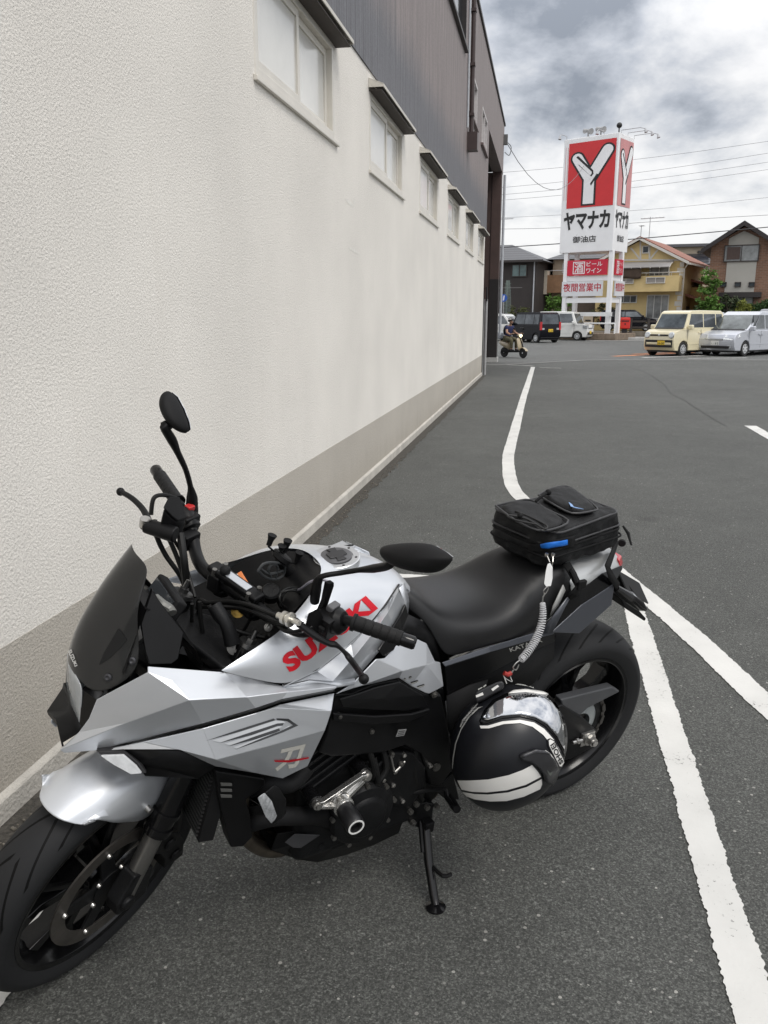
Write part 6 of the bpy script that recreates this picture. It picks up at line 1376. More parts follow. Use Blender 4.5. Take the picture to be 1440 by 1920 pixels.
# ------------------------------------------------------------ vehicles
GLS = mat('car_glass', (.13, .14, .15), .06, .75, var=.45, vs=1.6)
TRM = mat('car_trim_black', (.012, .012, .013), .5, var=.1)
TYR = mat('car_tyre', (.015, .015, .015), .75, var=.2)
HUB = mat('hubcap', (.62, .63, .64), .35, .3, var=.08)
LMP = mat('headlamp', (.55, .57, .58), .12, .5, var=.35, vs=25, coat=.6)
TL = mat('tail_lamp_red', (.48, .015, .02), .2, coat=.5, var=.2)
YPL = mat('yellow_plate', (.72, .48, .03), .5, var=.05); WPL = mat('white_plate', (.72, .72, .70), .5, var=.05)
def wheel_proto(r, spokes=8):
    bm = nb(); lathe(bm, [(r * .62, -.085), (r * .9, -.09), (r, -.06), (r, .06), (r * .9, .09), (r * .62, .085)], (0, 0, 0), (0, 1, 0), 28)
    ty = mk('wheel', bm, TYR, sm=40)
    bm = nb(); lathe(bm, [(r * .63, .080), (r * .60, .094), (r * .50, .088), (r * .2, .096), (.001, .098)], (0, 0, 0), (0, 1, 0), 28)
    mk('hubcap', bm, HUB, ty, sm=40)
    bm = nb()
    for k in range(spokes):
        a = 2 * pi * k / spokes; c = V((cos(a), 0, sin(a))); tg = V((-sin(a), 0, cos(a))); y = V((0, .0985, 0))
        prism(bm, [c * r * .28 + tg * r * .03 + y, c * r * .52 + tg * r * .09 + y, c * r * .52 - tg * r * .09 + y, c * r * .28 - tg * r * .03 + y], (0, .003, 0))
    mk('hubcap_slot', bm, TRM, ty, sm=0)
    return ty
def car(name, label, cat, pos, hdg, paint, L_, W, H_, zb=1.0, wb=2.45, r=.28, hood=.75, nose=.80, rake=.45, rear=.12, plate=None, ptxt='', face='kei', nwin=3, spk=8, group=None):
    an = atan2(hdg[1], hdg[0]); root = thing(name, label, cat, (pos[0], pos[1], 0), an, group)
    xf, xr, hw = L_ / 2, -L_ / 2, W / 2; xaf = xf - hood * .92; xar = xaf - wb; xw = xf - hood
    def arch(xc):
        return [(xc + (r + .055) * cos(R(a)), .26 + (r + .055) * sin(R(a))) for a in range(-8, 189, 14)]
    pr = [(xr + .10, .27), (xr + .01, .42), (xr, .75), (xr + .03, zb), (xw, zb), (xw + hood * .45, zb - (zb - nose) * .30), (xf - .10, nose), (xf - .02, nose - .12), (xf, .55), (xf - .01, .38), (xf - .10, .22)] + arch(xaf) + [((xaf + xar) / 2, .21)] + arch(xar)
    bm = nb()
    A_ = [bm.verts.new((x_, -hw + (.06 if x_ > xf - .2 else .0), z_)) for x_, z_ in pr]; B_ = [bm.verts.new((x_, hw - (.06 if x_ > xf - .2 else .0), z_)) for x_, z_ in pr]
    bm.faces.new(A_); bm.faces.new(B_[::-1])
    for i in range(len(pr)): j = (i + 1) % len(pr); bm.faces.new((A_[i], B_[i], B_[j], A_[j]))
    def hwz(z_): return hw - .015 - (z_ - zb) / (H_ - zb) * .10
    gh = [(xr + .03, zb), (xr + rear * .5, zb + (H_ - zb) * .6), (xr + rear, H_ - .10), (xr + rear + .14, H_ - .015), (0, H_), (xw - rake - .15, H_ - .02), (xw - rake, H_ - .08), (xw, zb)]
    A_ = [bm.verts.new((x_, -hwz(z_), z_ - .002)) for x_, z_ in gh]; B_ = [bm.verts.new((x_, hwz(z_), z_ - .002)) for x_, z_ in gh]
    bm.faces.new(A_); bm.faces.new(B_[::-1])
    for i in range(len(gh)): j = (i + 1) % len(gh); bm.faces.new((A_[i], B_[i], B_[j], A_[j]))
    body = mk('body', bm, paint, root, bevel=.045, seg=3, sm=40)
    # dark under side
    bm = nb(); box2(bm, (xr + .15, -hw + .12, .16), (xf - .15, hw - .12, .30)); mk('underside', bm, TRM, root, sm=0)
    z0, z1 = zb + .05, H_ - .14
    def wx(z_): return xw - rake * (z_ - zb) / (H_ - .08 - zb)
    for s in (1, -1):
        xs = [wx(z0) - .12]; xe = xr + .20
        cuts = [.0, .10, .42, .74, 1.0] if nwin == 4 else [.0, .44, .80, 1.0] if nwin == 3 else [0, .55, 1]
        for c0, c1 in zip(cuts[:-1], cuts[1:]):
            xa = wx(z0) - .16 + (xe - wx(z0) + .16) * c0 - .02; xb = wx(z0) - .16 + (xe - wx(z0) + .16) * c1 + .03
            xat = min(xa, wx(z1) - .12)
            P = [V((xa, s * (hwz(z0) + .006), z0)), V((xb, s * (hwz(z0) + .006), z0)), V((xb, s * (hwz(z1) + .006), z1)), V((xat, s * (hwz(z1) + .006), z1))]
            bm = nb(); prism(bm, P, (0, -s * .02, 0)); mk('side_window', bm, GLS, root, sm=0, bevel=.01)
        bm = nb(); box2(bm, (xw - .26, s * (hw + .01), zb - .02), (xw - .10, s * (hw + .20), zb + .16)); mk('wing_mirror', bm, paint, root, bevel=.04, seg=3)
        y_ = s * (hw + .004); tm = mat('dark_handle', (.05, .05, .055), .4) if paint.name == 'black_car_paint' else paint
        for xa in (xw - .95, xw - 1.15): mk('door_handle', box2(nb(), (xa - .08, y_ - .006, zb - .17), (xa + .08, y_ + .018, zb - .13)), tm, root, sm=0)
        for xa in (xw - .15, xw - 1.05, xw - 1.95): mk('door_seam', box2(nb(), (xa - .006, y_ - .006, .32), (xa + .006, y_ - .002, zb - .02)), TRM, root, sm=0)
        mk('sill_line', box2(nb(), (xar + .4, y_ - .006, .44), (xaf - .4, y_ + .006, .47)), paint, root, sm=0)
    P = [V((wx(z0) + .012, -hwz(z0) + .07, z0)), V((wx(z0) + .012, hwz(z0) - .07, z0)), V((wx(z1) + .012, hwz(z1) - .07, z1)), V((wx(z1) + .012, -hwz(z1) + .07, z1))]
    bm = nb(); prism(bm, P, (-.02, 0, -.006)); mk('windscreen', bm, mat('windscreen_glass', (.15, .165, .17), .06, .7, var=.6, vs=1.5), root, sm=0, bevel=.008)
    bm = nb(); prism(bm, [V((xw + .06, -hw + .12, zb + .003)), V((xw + .06, hw - .12, zb + .003)), V((xw - .01, hw - .10, zb + .05)), V((xw - .01, -hw + .10, zb + .05))], (.012, 0, .004)); mk('wiper_cowl', bm, TRM, root, sm=0)
    bm = nb(); xx = lambda z_: xr + .03 + (rear - .03) * (z_ - zb) / (H_ - .1 - zb) * .8 - .03
    prism(bm, [V((xx(z0), -hwz(z0) + .1, z0)), V((xx(z0), hwz(z0) - .1, z0)), V((xx(z1), hwz(z1) - .1, z1)), V((xx(z1), -hwz(z1) + .1, z1))], (.03, 0, 0)); mk('rear_window', bm, GLS, root, sm=0, bevel=.01)
    for s in (1, -1):
        if face == 'kei':
            bm = nb(); lathe(bm, [(.13, -.06), (.125, .012), (.10, .03), (.001, .036)], (xf - .02, s * (hw - .20), nose - .13), (1, 0, .12), 20)
        elif face == 'box':
            bm = nb(); box2(bm, (xf - .28, s * (hw - .36), nose - .22), (xf + .004, s * (hw + .002), nose - .02))
        else:
            bm = nb(); prism(bm, [V((xf + .012, s * (hw - .55), nose - .20)), V((xf + .012, s * (hw - .12), nose - .22)), V((xf - .30, s * (hw + .004), nose - .10)), V((xf - .30, s * (hw - .05), nose + .06)), V((xf - .06, s * (hw - .48), nose - .02))], (-.05, 0, -.01))
        mk('headlight', bm, LMP, root, bevel=.012)
        bm = nb(); box2(bm, (xr - .012, s * (hw - .13), .72), (xr + .06, s * (hw + .004), zb + .18)); mk('tail_light', bm, TL, root, bevel=.015)
        bm = nb(); box2(bm, (xr - .012, s * (hw - .30), .74), (xr + .03, s * (hw - .135), .84)); mk('reverse_light', bm, LMP, root, bevel=.01)
    bm = nb()
    if face == 'kei':
        box2(bm, (xf - .03, -hw + .34, nose - .16), (xf + .008, hw - .34, nose - .10))
        box2(bm, (xf - .02, -hw + .13, .53), (xf + .012, hw - .13, .62)); box2(bm, (xf - .02, -hw + .13, .34), (xf + .012, hw - .13, .43))
        for s in (1, -1): box2(bm, (xf - .02, s * (hw - .18), .431), (xf + .012, s * (hw - .13), .529))
    elif face == 'box':
        box2(bm, (xf - .02, -hw + .36, nose - .24), (xf + .010, hw - .36, nose - .19)); box2(bm, (xf - .02, -hw + .20, .36), (xf + .012, hw - .20, .52))
    else:
        box2(bm, (xf - .02, -hw + .26, .30), (xf + .012, hw - .26, .40)); box2(bm, (xf - .02, -hw + .55, nose - .235), (xf + .006, hw - .55, nose - .185))
    mk('grille', bm, TRM, root, sm=0, bevel=.012)
    if face == 'kei':
        bm = nb(); box2(bm, (xf - .01, -hw + .19, .445), (xf + .018, hw - .19, .515)); mk('bumper_bar', bm, paint, root, sm=0, bevel=.012)
        bm = nb(); lathe(bm, [(.045, 0), (.04, .008), (.001, .010)], (xf + .008, 0, nose - .13), (1, 0, 0), 16); mk('front_badge', bm, HUB, root)
    elif face == 'van':
        bm = nb()
        for k in range(16): box2(bm, (xf + .004, -hw + .57 + k * (W - 1.14) / 16, nose - .23), (xf + .014, -hw + .57 + k * (W - 1.14) / 16 + .018, nose - .19))
        mk('grille_bar', bm, HUB, root, sm=0)
        for s in (1, -1):
            bm = nb(); lathe(bm, [(.07, -.02), (.07, .012), (.05, .014), (.045, .006), (.001, .006)], (xf - .01, s * (hw - .27), .36), (1, 0, 0), 16); mk('fog_lamp', bm, LMP, root)
    bm = nb(); box2(bm, (xr - .01, -hw + .06, .30), (xr + .02, hw - .06, .33)); mk('rear_trim', bm, TRM, root, sm=0)
    pm = plate or WPL; nm = 'number_plate'
    for x0, sx_ in ((xf + .0135, 1), (xr - .0135, -1)):
        zz = .43 if sx_ > 0 else .62
        yy = .12 if (face == 'kei' and sx_ > 0) else 0
        bm = nb(); box2(bm, (x0 - .006, yy - .165, zz), (x0 + .006, yy + .165, zz + .165)); pl_ = mk(nm, bm, pm, root, sm=0)
        if ptxt:
            x_ = x0 + .007 * sx_; q = [V((x_, yy - .14 * sx_, zz + .02)), V((x_, yy + .14 * sx_, zz + .02)), V((x_, yy + .14 * sx_, zz + .10)), V((x_, yy - .14 * sx_, zz + .10))]
            text('plate_lettering', ptxt, q, mat('plate_ink', (.03, .06, .04), .5), pl_, .003, bold=.01)
    wp = wheel_proto(r, spk); first = True
    for xa in (xaf, xar):
        for s in (1, -1):
            w_ = wp if first else copy_tree(wp); first = False
            w_.parent = root; w_.location = (xa, s * (hw - .10), r); w_.rotation_euler = (0, 0, 0 if s > 0 else pi)
    return root
CREAMC = mat('cream_car_paint', (.70, .63, .43), .3, .0, coat=.6, var=.03)
SILVC = mat('silver_car_paint', (.56, .58, .63), .3, .4, coat=.6, var=.03)
BLKC = mat('black_car_paint', (.004, .004, .008), .25, spec=.3, var=.1)
WHTC = mat('white_car_paint', (.70, .70, .68), .25, coat=.8, var=.03)
GRYC = mat('grey_car_paint', (.20, .21, .23), .28, .5, coat=.8, var=.03)
def hd2(deg): return (-sin(R(deg)), -cos(R(deg)))       # 0 = towards the camera along the wall, + = turned to its right in the picture's left
c0 = G(1276, 668); h = V((*hd2(42), 0)); lft = V((-h.y, h.x, 0))
pos = c0 - h * (1.7 - .62 * .92) - lft * .64
car('parked_car', 'cream boxy small van with yellow number plate facing the car park', 'car', pos, h, CREAMC, 3.4, 1.475, 1.74, zb=1.03, wb=2.46, r=.275, hood=.62, nose=.93, rake=.34, plate=YPL, ptxt='16-30')
c0 = G(1394, 668); h = V((*hd2(40), 0)); lft = V((-h.y, h.x, 0)); pos = c0 - h * (2.0 - .95 * .92) - lft * .74
car('parked_car', 'silver minivan with white number plate beside the cream van', 'car', pos, h, SILVC, 3.99, 1.69, 1.70, zb=.98, wb=2.6, r=.29, hood=.82, nose=.84, rake=1.0, plate=WPL, ptxt='・・8 5', face='van', nwin=4, spk=6)
h = V((-sin(R(38)), cos(R(38)), 0)); lft = V((-h.y, h.x, 0)); pos = G(1006, 643) + h * (1.7 - .42) - lft * .64
car('parked_car', 'black boxy small van seen from behind, beside the white boxy car', 'car', pos, h, BLKC, 3.4, 1.475, 1.74, zb=1.0, wb=2.4, r=.275, hood=.62, nose=.93, rake=.34, plate=YPL, ptxt='16-30')
h = V((cos(R(20)), -sin(R(20)), 0)); lft = V((-h.y, h.x, 0)); pos = OY(1084, 600, 54.6); pos.z = 0; pos = pos - h * (1.7 - .68 * .92) + lft * .64
car('parked_car', 'white boxy small car with black grille, behind the black van', 'car', pos, h, WHTC, 3.4, 1.475, 1.80, zb=1.05, wb=2.52, r=.28, hood=.68, nose=.98, rake=.28, plate=YPL, ptxt='', face='box', spk=10)
h = V((.93, -.37, 0)); pos = OY(968, 600, 53.5); pos.z = 0; pos -= h * .85
car('parked_car', 'white car partly hidden behind the dark corner pillar', 'car', pos, h, WHTC, 3.9, 1.6, 1.66, zb=.98, wb=2.5, r=.28, hood=1.0, nose=.80, rake=.6, face='van')
h = V((1, -.08, 0)); pos = OY(1182, 600, 63.4); pos.z = .14
o = car('parked_car', 'dark car parked behind the guard rail of the pylon sign', 'car', pos, h, BLKC, 4.2, 1.6, 1.5, zb=.95, wb=2.55, r=.29, hood=1.1, nose=.78, rake=.6, face='van'); o.location.z = .45
h = V((*hd2(30), 0)); pos = OY(1300, 600, 39.5); pos.z = 0
car('parked_car', 'silver grey car mostly hidden behind the cream van', 'car', pos, h, SILVC, 4.2, 1.6, 1.70, zb=.95, wb=2.55, r=.29, hood=1.0, nose=.78, rake=.6, face='van')
h = V((*hd2(25), 0)); pos = OY(1462, 600, 39.0); pos.z = 0
car('parked_car', 'grey car with only its roof showing behind the silver minivan', 'car', pos, h, GRYC, 4.3, 1.65, 1.82, zb=1.0, wb=2.6, r=.29, hood=1.0, nose=.8, rake=.6, face='van')

# ------------------------------------------------------------ scooter and rider
fwp = V((-.72, 31.5, 0)); sh = V((.72, -.69, 0)).normalized(); spos = fwp - sh * 1.0 + V((-.05, 0, 0))
scm = thing('scooter', 'beige motor scooter with its headlight on, crossing the road', 'scooter', (spos.x, spos.y, 0), atan2(sh.y, sh.x))
BEI = mat('beige_scooter_paint', (.40, .33, .215), .3, coat=.6, var=.04)
def scw(nm, x_):
    bm = nb(); lathe(bm, [(.13, -.045), (.20, -.05), (.225, 0), (.20, .05), (.13, .045)], (0, 0, 0), (0, 1, 0), 28); w_ = mk(nm, bm, TYR, scm); w_.location = (x_, 0, .225)
    bm = nb(); lathe(bm, [(.135, -.04), (.13, -.03), (.11, -.02), (.11, .02), (.13, .03), (.135, .04)], (0, 0, 0), (0, 1, 0), 24, ring=True); cyl(bm, (0, -.05, 0), (0, .05, 0), .03)
    for k in range(5):
        a = 2 * pi * k / 5; box(bm, (0, 0, .07), (.025, .03, .11), Matrix.Rotation(a, 4, 'Y'))
    mk('rim', bm, HUB, w_, sm=30)
scw('front_wheel', 1.16); scw('rear_wheel', 0)
def sec(x_, z_, w_, h_, n=10): return [V((x_, w_ * cos(2 * pi * k / n), z_ + h_ * sin(2 * pi * k / n))) for k in range(n)]
mk('rear_body', loft(nb(), [sec(-.32, .66, .06, .08), sec(-.2, .62, .14, .13), sec(.1, .56, .17, .17), sec(.36, .50, .16, .20), sec(.44, .46, .12, .18)]), BEI, scm, sub=1, sm=60)
mk('seat', loft(nb(), [sec(-.28, .77, .09, .05), sec(0, .78, .14, .06), sec(.3, .74, .13, .06), sec(.42, .70, .09, .05)]), SATIN, scm, sub=1, sm=60)
bm = nb(); box2(bm, (.34, -.16, .24), (.86, .16, .31)); box2(bm, (-.1, -.12, .22), (.4, .12, .34)); mk('floorboard', bm, MATTE, scm, bevel=.02)
mk('leg_shield', loft(nb(), [[V((x_, -w_, z_)), V((x_ + .06, 0, z_)), V((x_, w_, z_)), V((x_ - .05, w_ * .8, z_)), V((x_ - .04, 0, z_)), V((x_ - .05, -w_ * .8, z_))] for x_, z_, w_ in ((.98, .30, .13), (.98, .50, .20), (.93, .72, .20), (.87, .88, .13))]), BEI, scm, sub=1, sm=60)
bm = nb(); grid(bm, [[V((1.16 + .25 * cos(R(a)), y_, .225 + .25 * sin(R(a)) - abs(y_) * .3)) for y_ in (-.08, -.04, 0, .04, .08)] for a in (20, 50, 80, 110, 140)]); mk('front_fender', bm, BEI, scm, solid=.01, sub=1)
bm = nb(); tube(bm, [(1.16, .07, .23), (1.02, .05, .62), (.88, 0, .95)], .025, 8); tube(bm, [(.80, -.33, 1.02), (.88, -.2, 1.0), (.90, 0, .98), (.88, .2, 1.0), (.80, .33, 1.02)], .016, 8); mk('handlebar', bm, MATTE, scm)
mk('handlebar_cowl', loft(nb(), [sec(.98, .93, .06, .05), sec(.93, .95, .13, .08), sec(.82, .97, .16, .06)]), BEI, scm, sub=1, sm=60)
bm = nb(); sphere(bm, (.985, 0, .94), .075, sc=(.45, 1, .9)); mk('headlight', bm, mat('lit_headlamp', (1, .86, .55), .3, emit=1.6, var=0), scm)
for s in (1, -1):
    bm = nb(); tube(bm, [(.86, .2 * s, 1.0), (.86, .26 * s, 1.2)], .008, 6); sphere(bm, (.86, .28 * s, 1.24), .06, sc=(.4, 1, .8)); mk('mirror', bm, MATTE, scm)
bm = nb(); box2(bm, (-.5, -.19, .78), (-.16, .19, 1.08)); mk('top_box', bm, mat('grey_box_plastic', (.36, .38, .42), .4, var=.05), scm, bevel=.05, seg=3)
scm.scale = (.86, .86, .86)
rid = thing('person', 'scooter rider in navy polo shirt and olive trousers with striped helmet', 'person', (spos.x, spos.y, 0), atan2(sh.y, sh.x))
rid.scale = (.86, .86, .86)
def skin(nm, ps, es, rs, m_, parent, sub=2):
    me = bpy.data.meshes.new(nm); me.from_pydata([V(p) for p in ps], es, []); o = bpy.data.objects.new(nm, me); COL.objects.link(o); o.parent = parent
    md = o.modifiers.new('skin', 'SKIN'); md.use_smooth_shade = True
    for i, r_ in enumerate(rs):
        r_ = r_ if isinstance(r_, tuple) else (r_, r_); me.skin_vertices[0].data[i].radius = r_; me.skin_vertices[0].data[i].use_root = (i == 0)
    d = o.modifiers.new('sub', 'SUBSURF'); d.levels = d.render_levels = sub
    me.materials.append(m_); return o
ps = [(.18, 0, .84), (.20, 0, .98), (.24, 0, 1.15), (.28, 0, 1.29), (.30, 0, 1.37), (.335, 0, 1.43), (.36, 0, 1.50), (.365, 0, 1.58)]
es = [(i, i + 1) for i in range(7)]; rs = [(.16, .12), (.14, .10), (.15, .11), (.15, .09), (.055, .055), (.05, .05), (.085, .095), (.075, .085)]
for s in (1, -1):
    k = len(ps); ps += [(.28, .17 * s, 1.29), (.36, .24 * s, 1.07), (.58, .24 * s, .99), (.74, .26 * s, 1.03), (.80, .27 * s, 1.035)]; rs += [.065, .05, .04, .03, .028]; es += [(3, k)] + [(k + i, k + i + 1) for i in range(4)]
    f0 = len(ps)
    for dx, dz in ((.84, 1.055), (.845, 1.04), (.84, 1.025), (.83, 1.012)):
        ps.append((dx, (.27 + .02 * (1.03 - dz) * 20) * s, dz)); rs.append(.011); es.append((k + 4, len(ps) - 1))
    ps.append((.79, .235 * s, 1.045)); rs.append(.012); es.append((k + 4, len(ps) - 1))
    k = len(ps); ps += [(.22, .10 * s, .80), (.58, .16 * s, .76), (.56, .14 * s, .42), (.55, .14 * s, .345), (.70, .15 * s, .335)]; rs += [.095, .07, .05, .042, (.042, .03)]; es += [(0, k)] + [(k + i, k + i + 1) for i in range(4)]
SK = mat('skin_tone', (.42, .24, .16), .5, var=.06)
bod = skin('body', ps, es, rs, SK, rid)
ps = [(.19, 0, .86), (.20, 0, .98), (.24, 0, 1.15), (.28, 0, 1.29), (.295, 0, 1.345)]; es = [(0, 1), (1, 2), (2, 3), (3, 4)]; rs = [(.18, .14), (.165, .125), (.175, .135), (.165, .11), (.075, .075)]
for s in (1, -1):
    k = len(ps); ps += [(.28, .18 * s, 1.29), (.325, .222 * s, 1.165)]; rs += [.085, .072]; es += [(3, k), (k, k + 1)]
skin('polo_shirt', ps, es, rs, mat('navy_cloth', (.018, .024, .085), .85, var=.25, vs=9), rid)
ps = [(.18, 0, .82)]; es = []; rs = [(.17, .125)]
for s in (1, -1):
    k = len(ps); ps += [(.24, .11 * s, .80), (.58, .16 * s, .765), (.57, .145 * s, .58), (.56, .14 * s, .40)]; rs += [.11, .088, .075, .066]; es += [(0, k)] + [(k + i, k + i + 1) for i in range(3)]
skin('trousers', ps, es, rs, mat('olive_cloth', (.11, .10, .058), .9, var=.25, vs=9), rid)
for s in (1, -1): skin('shoe', [(.52, .14 * s, .35), (.62, .145 * s, .335), (.75, .15 * s, .33)], [(0, 1), (1, 2)], [(.055, .05), (.052, .04), (.04, .028)], TRM, rid)
bm = nb(); bmesh.ops.create_uvsphere(bm, u_segments=24, v_segments=14, radius=1, matrix=Matrix.Translation((.345, 0, 1.60)) @ Matrix.Diagonal((.150, .125, .135, 1)))
bmesh.ops.delete(bm, geom=[v for v in bm.verts if v.co.z < 1.545 - (v.co.x - .345) * -.25 and v.co.x > .30 or v.co.z < 1.50], context='VERTS')
hh = mk('riding_helmet', bm, mat('grey_helmet', (.05, .052, .06), .35, coat=.4, var=.05), rid, solid=.012)
bm = nb(); lathe(bm, [(.1285, .045), (.139, .01), (.1385, 0), (.128, .035)], (.345, 0, 1.60), (-.25, 0, .97), 28, ring=True); mk('helmet_stripe', bm, mat('stripe_white', (.6, .58, .55), .5), hh)
bm = nb(); tube(bm, [(.37, .098, 1.56), (.40, .07, 1.46), (.41, 0, 1.435), (.40, -.07, 1.46), (.37, -.098, 1.56)], .009, 6, sm=4); mk('chin_strap', bm, TRM, hh)
bm = nb()
for s in (1, -1): sphere(bm, (.447, .033 * s, 1.545), .009)
mk('eyes', bm, TRM, bod)
bm = nb(); tube(bm, [(.452, 0, 1.545), (.468, 0, 1.518), (.455, 0, 1.508)], [.008, .013, .009], 8); mk('nose', bm, SK, bod)
bm = nb(); tube(bm, [(.440, -.025, 1.475), (.452, 0, 1.478), (.440, .025, 1.475)], .006, 6); mk('mouth', bm, mat('lip_tone', (.28, .12, .09), .5), bod)
bm = nb(); loft(bm, [sec(.03, 1.12, .10, .16), sec(.0, 1.15, .15, .22), sec(.10, 1.18, .16, .24), sec(.16, 1.18, .13, .20)]); mk('backpack', bm, mat('black_cloth', (.012, .012, .016), .85, var=.2), rid, sub=1, sm=60)

# ------------------------------------------------------------ greenery
def leafmat(nm, c): return mat(nm, c, .6, var=.55, vs=1.6, spec=.3)
LF1, LF2, LF3, LF4 = leafmat('bright_leaves', (.085, .17, .03)), leafmat('dark_leaves', (.028, .055, .018)), leafmat('olive_leaves', (.085, .095, .032)), leafmat('yellow_green_leaves', (.17, .19, .035))
BARK = mat('bark', (.09, .07, .05), .9, var=.3, bump=.5, bs=40)
def crown(bm, c, rad, n, sz, clumps):
    c = V(c); cs = []
    for _ in range(clumps):
        d = V((random.gauss(0, 1), random.gauss(0, 1), random.gauss(0, 1))).normalized() * random.random() ** .4
        cs.append((c + V((d.x * rad[0], d.y * rad[1], d.z * rad[2])), random.uniform(.16, .34)))
    for i in range(n):
        q, r_ = random.choice(cs); d = V((random.gauss(0, 1), random.gauss(0, 1), random.gauss(0, .8))) * r_ * min(rad) * .75
        p = q + d; s = sz * random.uniform(.6, 1.35)
        a = V((random.gauss(0, 1), random.gauss(0, 1), random.gauss(0, .6))).normalized(); b = a.orthogonal().normalized(); b = (b * cos(i) + a.cross(b) * sin(i))
        vs = [bm.verts.new(x) for x in (p - a * s, p + b * s * .45, p + a * s, p - b * s * .45)]; bm.faces.new(vs)
def plant(nm, label, cat, base, crowns, m_, n, sz, stem=None, group=None):
    t_ = thing(nm, label, cat, base, group=group)
    bm = nb()
    for c, r_ in crowns: crown(bm, c, r_, int(n / len(crowns)), sz, 26)
    mk('crown' if nm.endswith('tree') else 'foliage', bm, m_, t_, sm=0, recalc=False)
    bm = nb(); H0 = stem or crowns[0][0][2]
    tube(bm, [(0, 0, 0), (.02, 0, H0 * .5), (0, .03, H0)], [.09, .07, .04] if nm.endswith('tree') else [.05, .04, .02], 8)
    for k in range(5):
        a = k * 1.3; r0 = crowns[k % len(crowns)][1][0] * .7; c = V(crowns[k % len(crowns)][0])
        tube(bm, [(0, 0, H0 * (.45 + .1 * k)), (cos(a) * r0 * .5 + c.x * .5, sin(a) * r0 * .5, H0 * (.7 + .1 * k)), (cos(a) * r0 + c.x, sin(a) * r0, min(H0 * (.9 + .14 * k), c.z + crowns[0][1][2] * .6))], [.035, .025, .01], 6)
    mk('trunk' if nm.endswith('tree') else 'stem', bm, BARK, t_)
    return t_
def gp(u, Y, z=.45): p = OY(u, 600, Y); return (p.x, p.y, z)
plant('garden_tree', 'bright green young tree at the corner of the yellow house', 'tree', gp(1327, 60.4), [((0, 0, 2.75), (.85, .6, 1.25)), ((.15, 0, 1.5), (.65, .5, .8))], LF1, 4200, .10, 2.2)
plant('garden_tree', 'small grey green tree left of the brick house windows', 'tree', gp(1364, 60.6), [((0, 0, 1.9), (.5, .4, .7))], leafmat('grey_green_leaves', (.06, .08, .04)), 1000, .09, 1.6)
plant('garden_tree', 'bright green leafy shrub under the wooden balcony', 'tree', gp(1047, 63.5), [((0, 0, 1.7), (.9, .7, .85)), ((.3, 0, .9), (.7, .6, .6))], LF1, 2600, .11, 1.5)
plant('garden_bush', 'bush with reddish tips in front of the dark house window', 'bush', gp(970, 62.5, .5), [((0, 0, 1.0), (.75, .6, .7))], LF3, 1700, .09, .8)
plant('garden_bush', 'pale flowering weeds beside the drainpipe of the dark house', 'bush', gp(1014, 62.5), [((0, 0, .8), (.55, .4, .3))], mat('pale_leaves', (.24, .24, .17), .7, var=.4, vs=3), 500, .07, .6)
plant('garden_hedge', 'clipped brownish green hedge behind the red post box', 'hedge', gp(1165, 66), [((-1.3, 0, 1.3), (1.0, .5, .8)), ((0, 0, 1.3), (1.0, .5, .85)), ((1.2, 0, 1.3), (.9, .5, .8)), ((1.5, .0, .8), (.6, .5, .6))], mat('hedge_leaves', (.070, .074, .032), .7, var=.6, vs=2), 4800, .09, 1.0)
plant('garden_bush', 'yellow green rounded bush below the brick house', 'bush', gp(1387, 60.5), [((0, 0, 1.55), (.62, .45, .5))], LF4, 1500, .07, 1.0)
plant('garden_bush', 'dark green bush right of the yellow green bush', 'bush', gp(1418, 60.5), [((0, 0, 1.4), (.85, .5, .8)), ((.6, 0, 1.7), (.5, .4, .5))], leafmat('mid_leaves', (.035, .075, .022)), 2200, .10, 1.0)
plant('garden_hedge', 'long dark hedge behind the cream van and the silver minivan', 'hedge', gp(1372, 60.8), [((-1.6, 0, 1.1), (1.0, .4, .8)), ((-.3, 0, 1.2), (1.0, .4, .8)), ((1.2, 0, 1.0), (1.0, .4, .7)), ((2.6, 0, 1.0), (1.0, .4, .7))], LF2, 4200, .11, .7)

# ------------------------------------------------------------ street furniture
pb = thing('post_box', 'red square post box on a dark pedestal beside the yellow post', 'post box', gp(1172, 58.0, .14))
bm = nb(); box2(bm, (-.32, -.28, .55), (.32, .28, 1.28)); mk('box', bm, mat('post_red', (.58, .03, .022), .4, var=.08), pb, bevel=.07, seg=3)
bm = nb(); box2(bm, (-.24, -.30, 1.02), (.24, -.279, 1.09)); box2(bm, (-.04, -.295, .8), (.03, -.279, .92)); mk('slot', bm, TRM, pb, sm=0)
bm = nb(); box2(bm, (-.16, -.15, 0), (.16, .15, .549)); mk('pedestal', bm, mat('dark_pedestal', (.02, .02, .022), .5), pb, bevel=.02)
bm = nb(); tube(bm, [(0, 0, 0), (0, 0, .95)], .09, 12); sphere(bm, (0, 0, .95), .09)
o = tag(mk('marker_post', bm, mat('yellow_post_paint', (.70, .33, .02), .5, var=.06)), 'short yellow post beside the red post box', 'post'); o.location = gp(1161, 57.7, .14)
fen = thing('timber_fence', 'low dark timber rail fence in front of the yellow house', 'fence', gp(1212, 60, .14))
bm = nb()
for z_ in (.95, .55): box2(bm, (-1.5, -.04, z_), (3.2, .04, z_ + .13))
FW_ = mat('dark_timber', (.035, .028, .024), .7, var=.3); mk('rail', bm, FW_, fen, sm=0)
for x_ in (-1.0, .15, 1.3, 2.5):
    bm = nb(); box2(bm, (x_ - .08, -.141, 0), (x_ + .08, -.041, 1.2)); mk('post', bm, FW_, fen, sm=0)
bs = thing('road_sign', 'small round blue road sign on a pole by the dark house', 'road sign', gp(943, 61, .1))
bm = nb(); lathe(bm, [(.26, 0), (.26, .02)], (0, 0, 2.65), (0, -1, 0), 20); mk('disc', bm, mat('sign_blue', (.02, .09, .42), .4), bs)
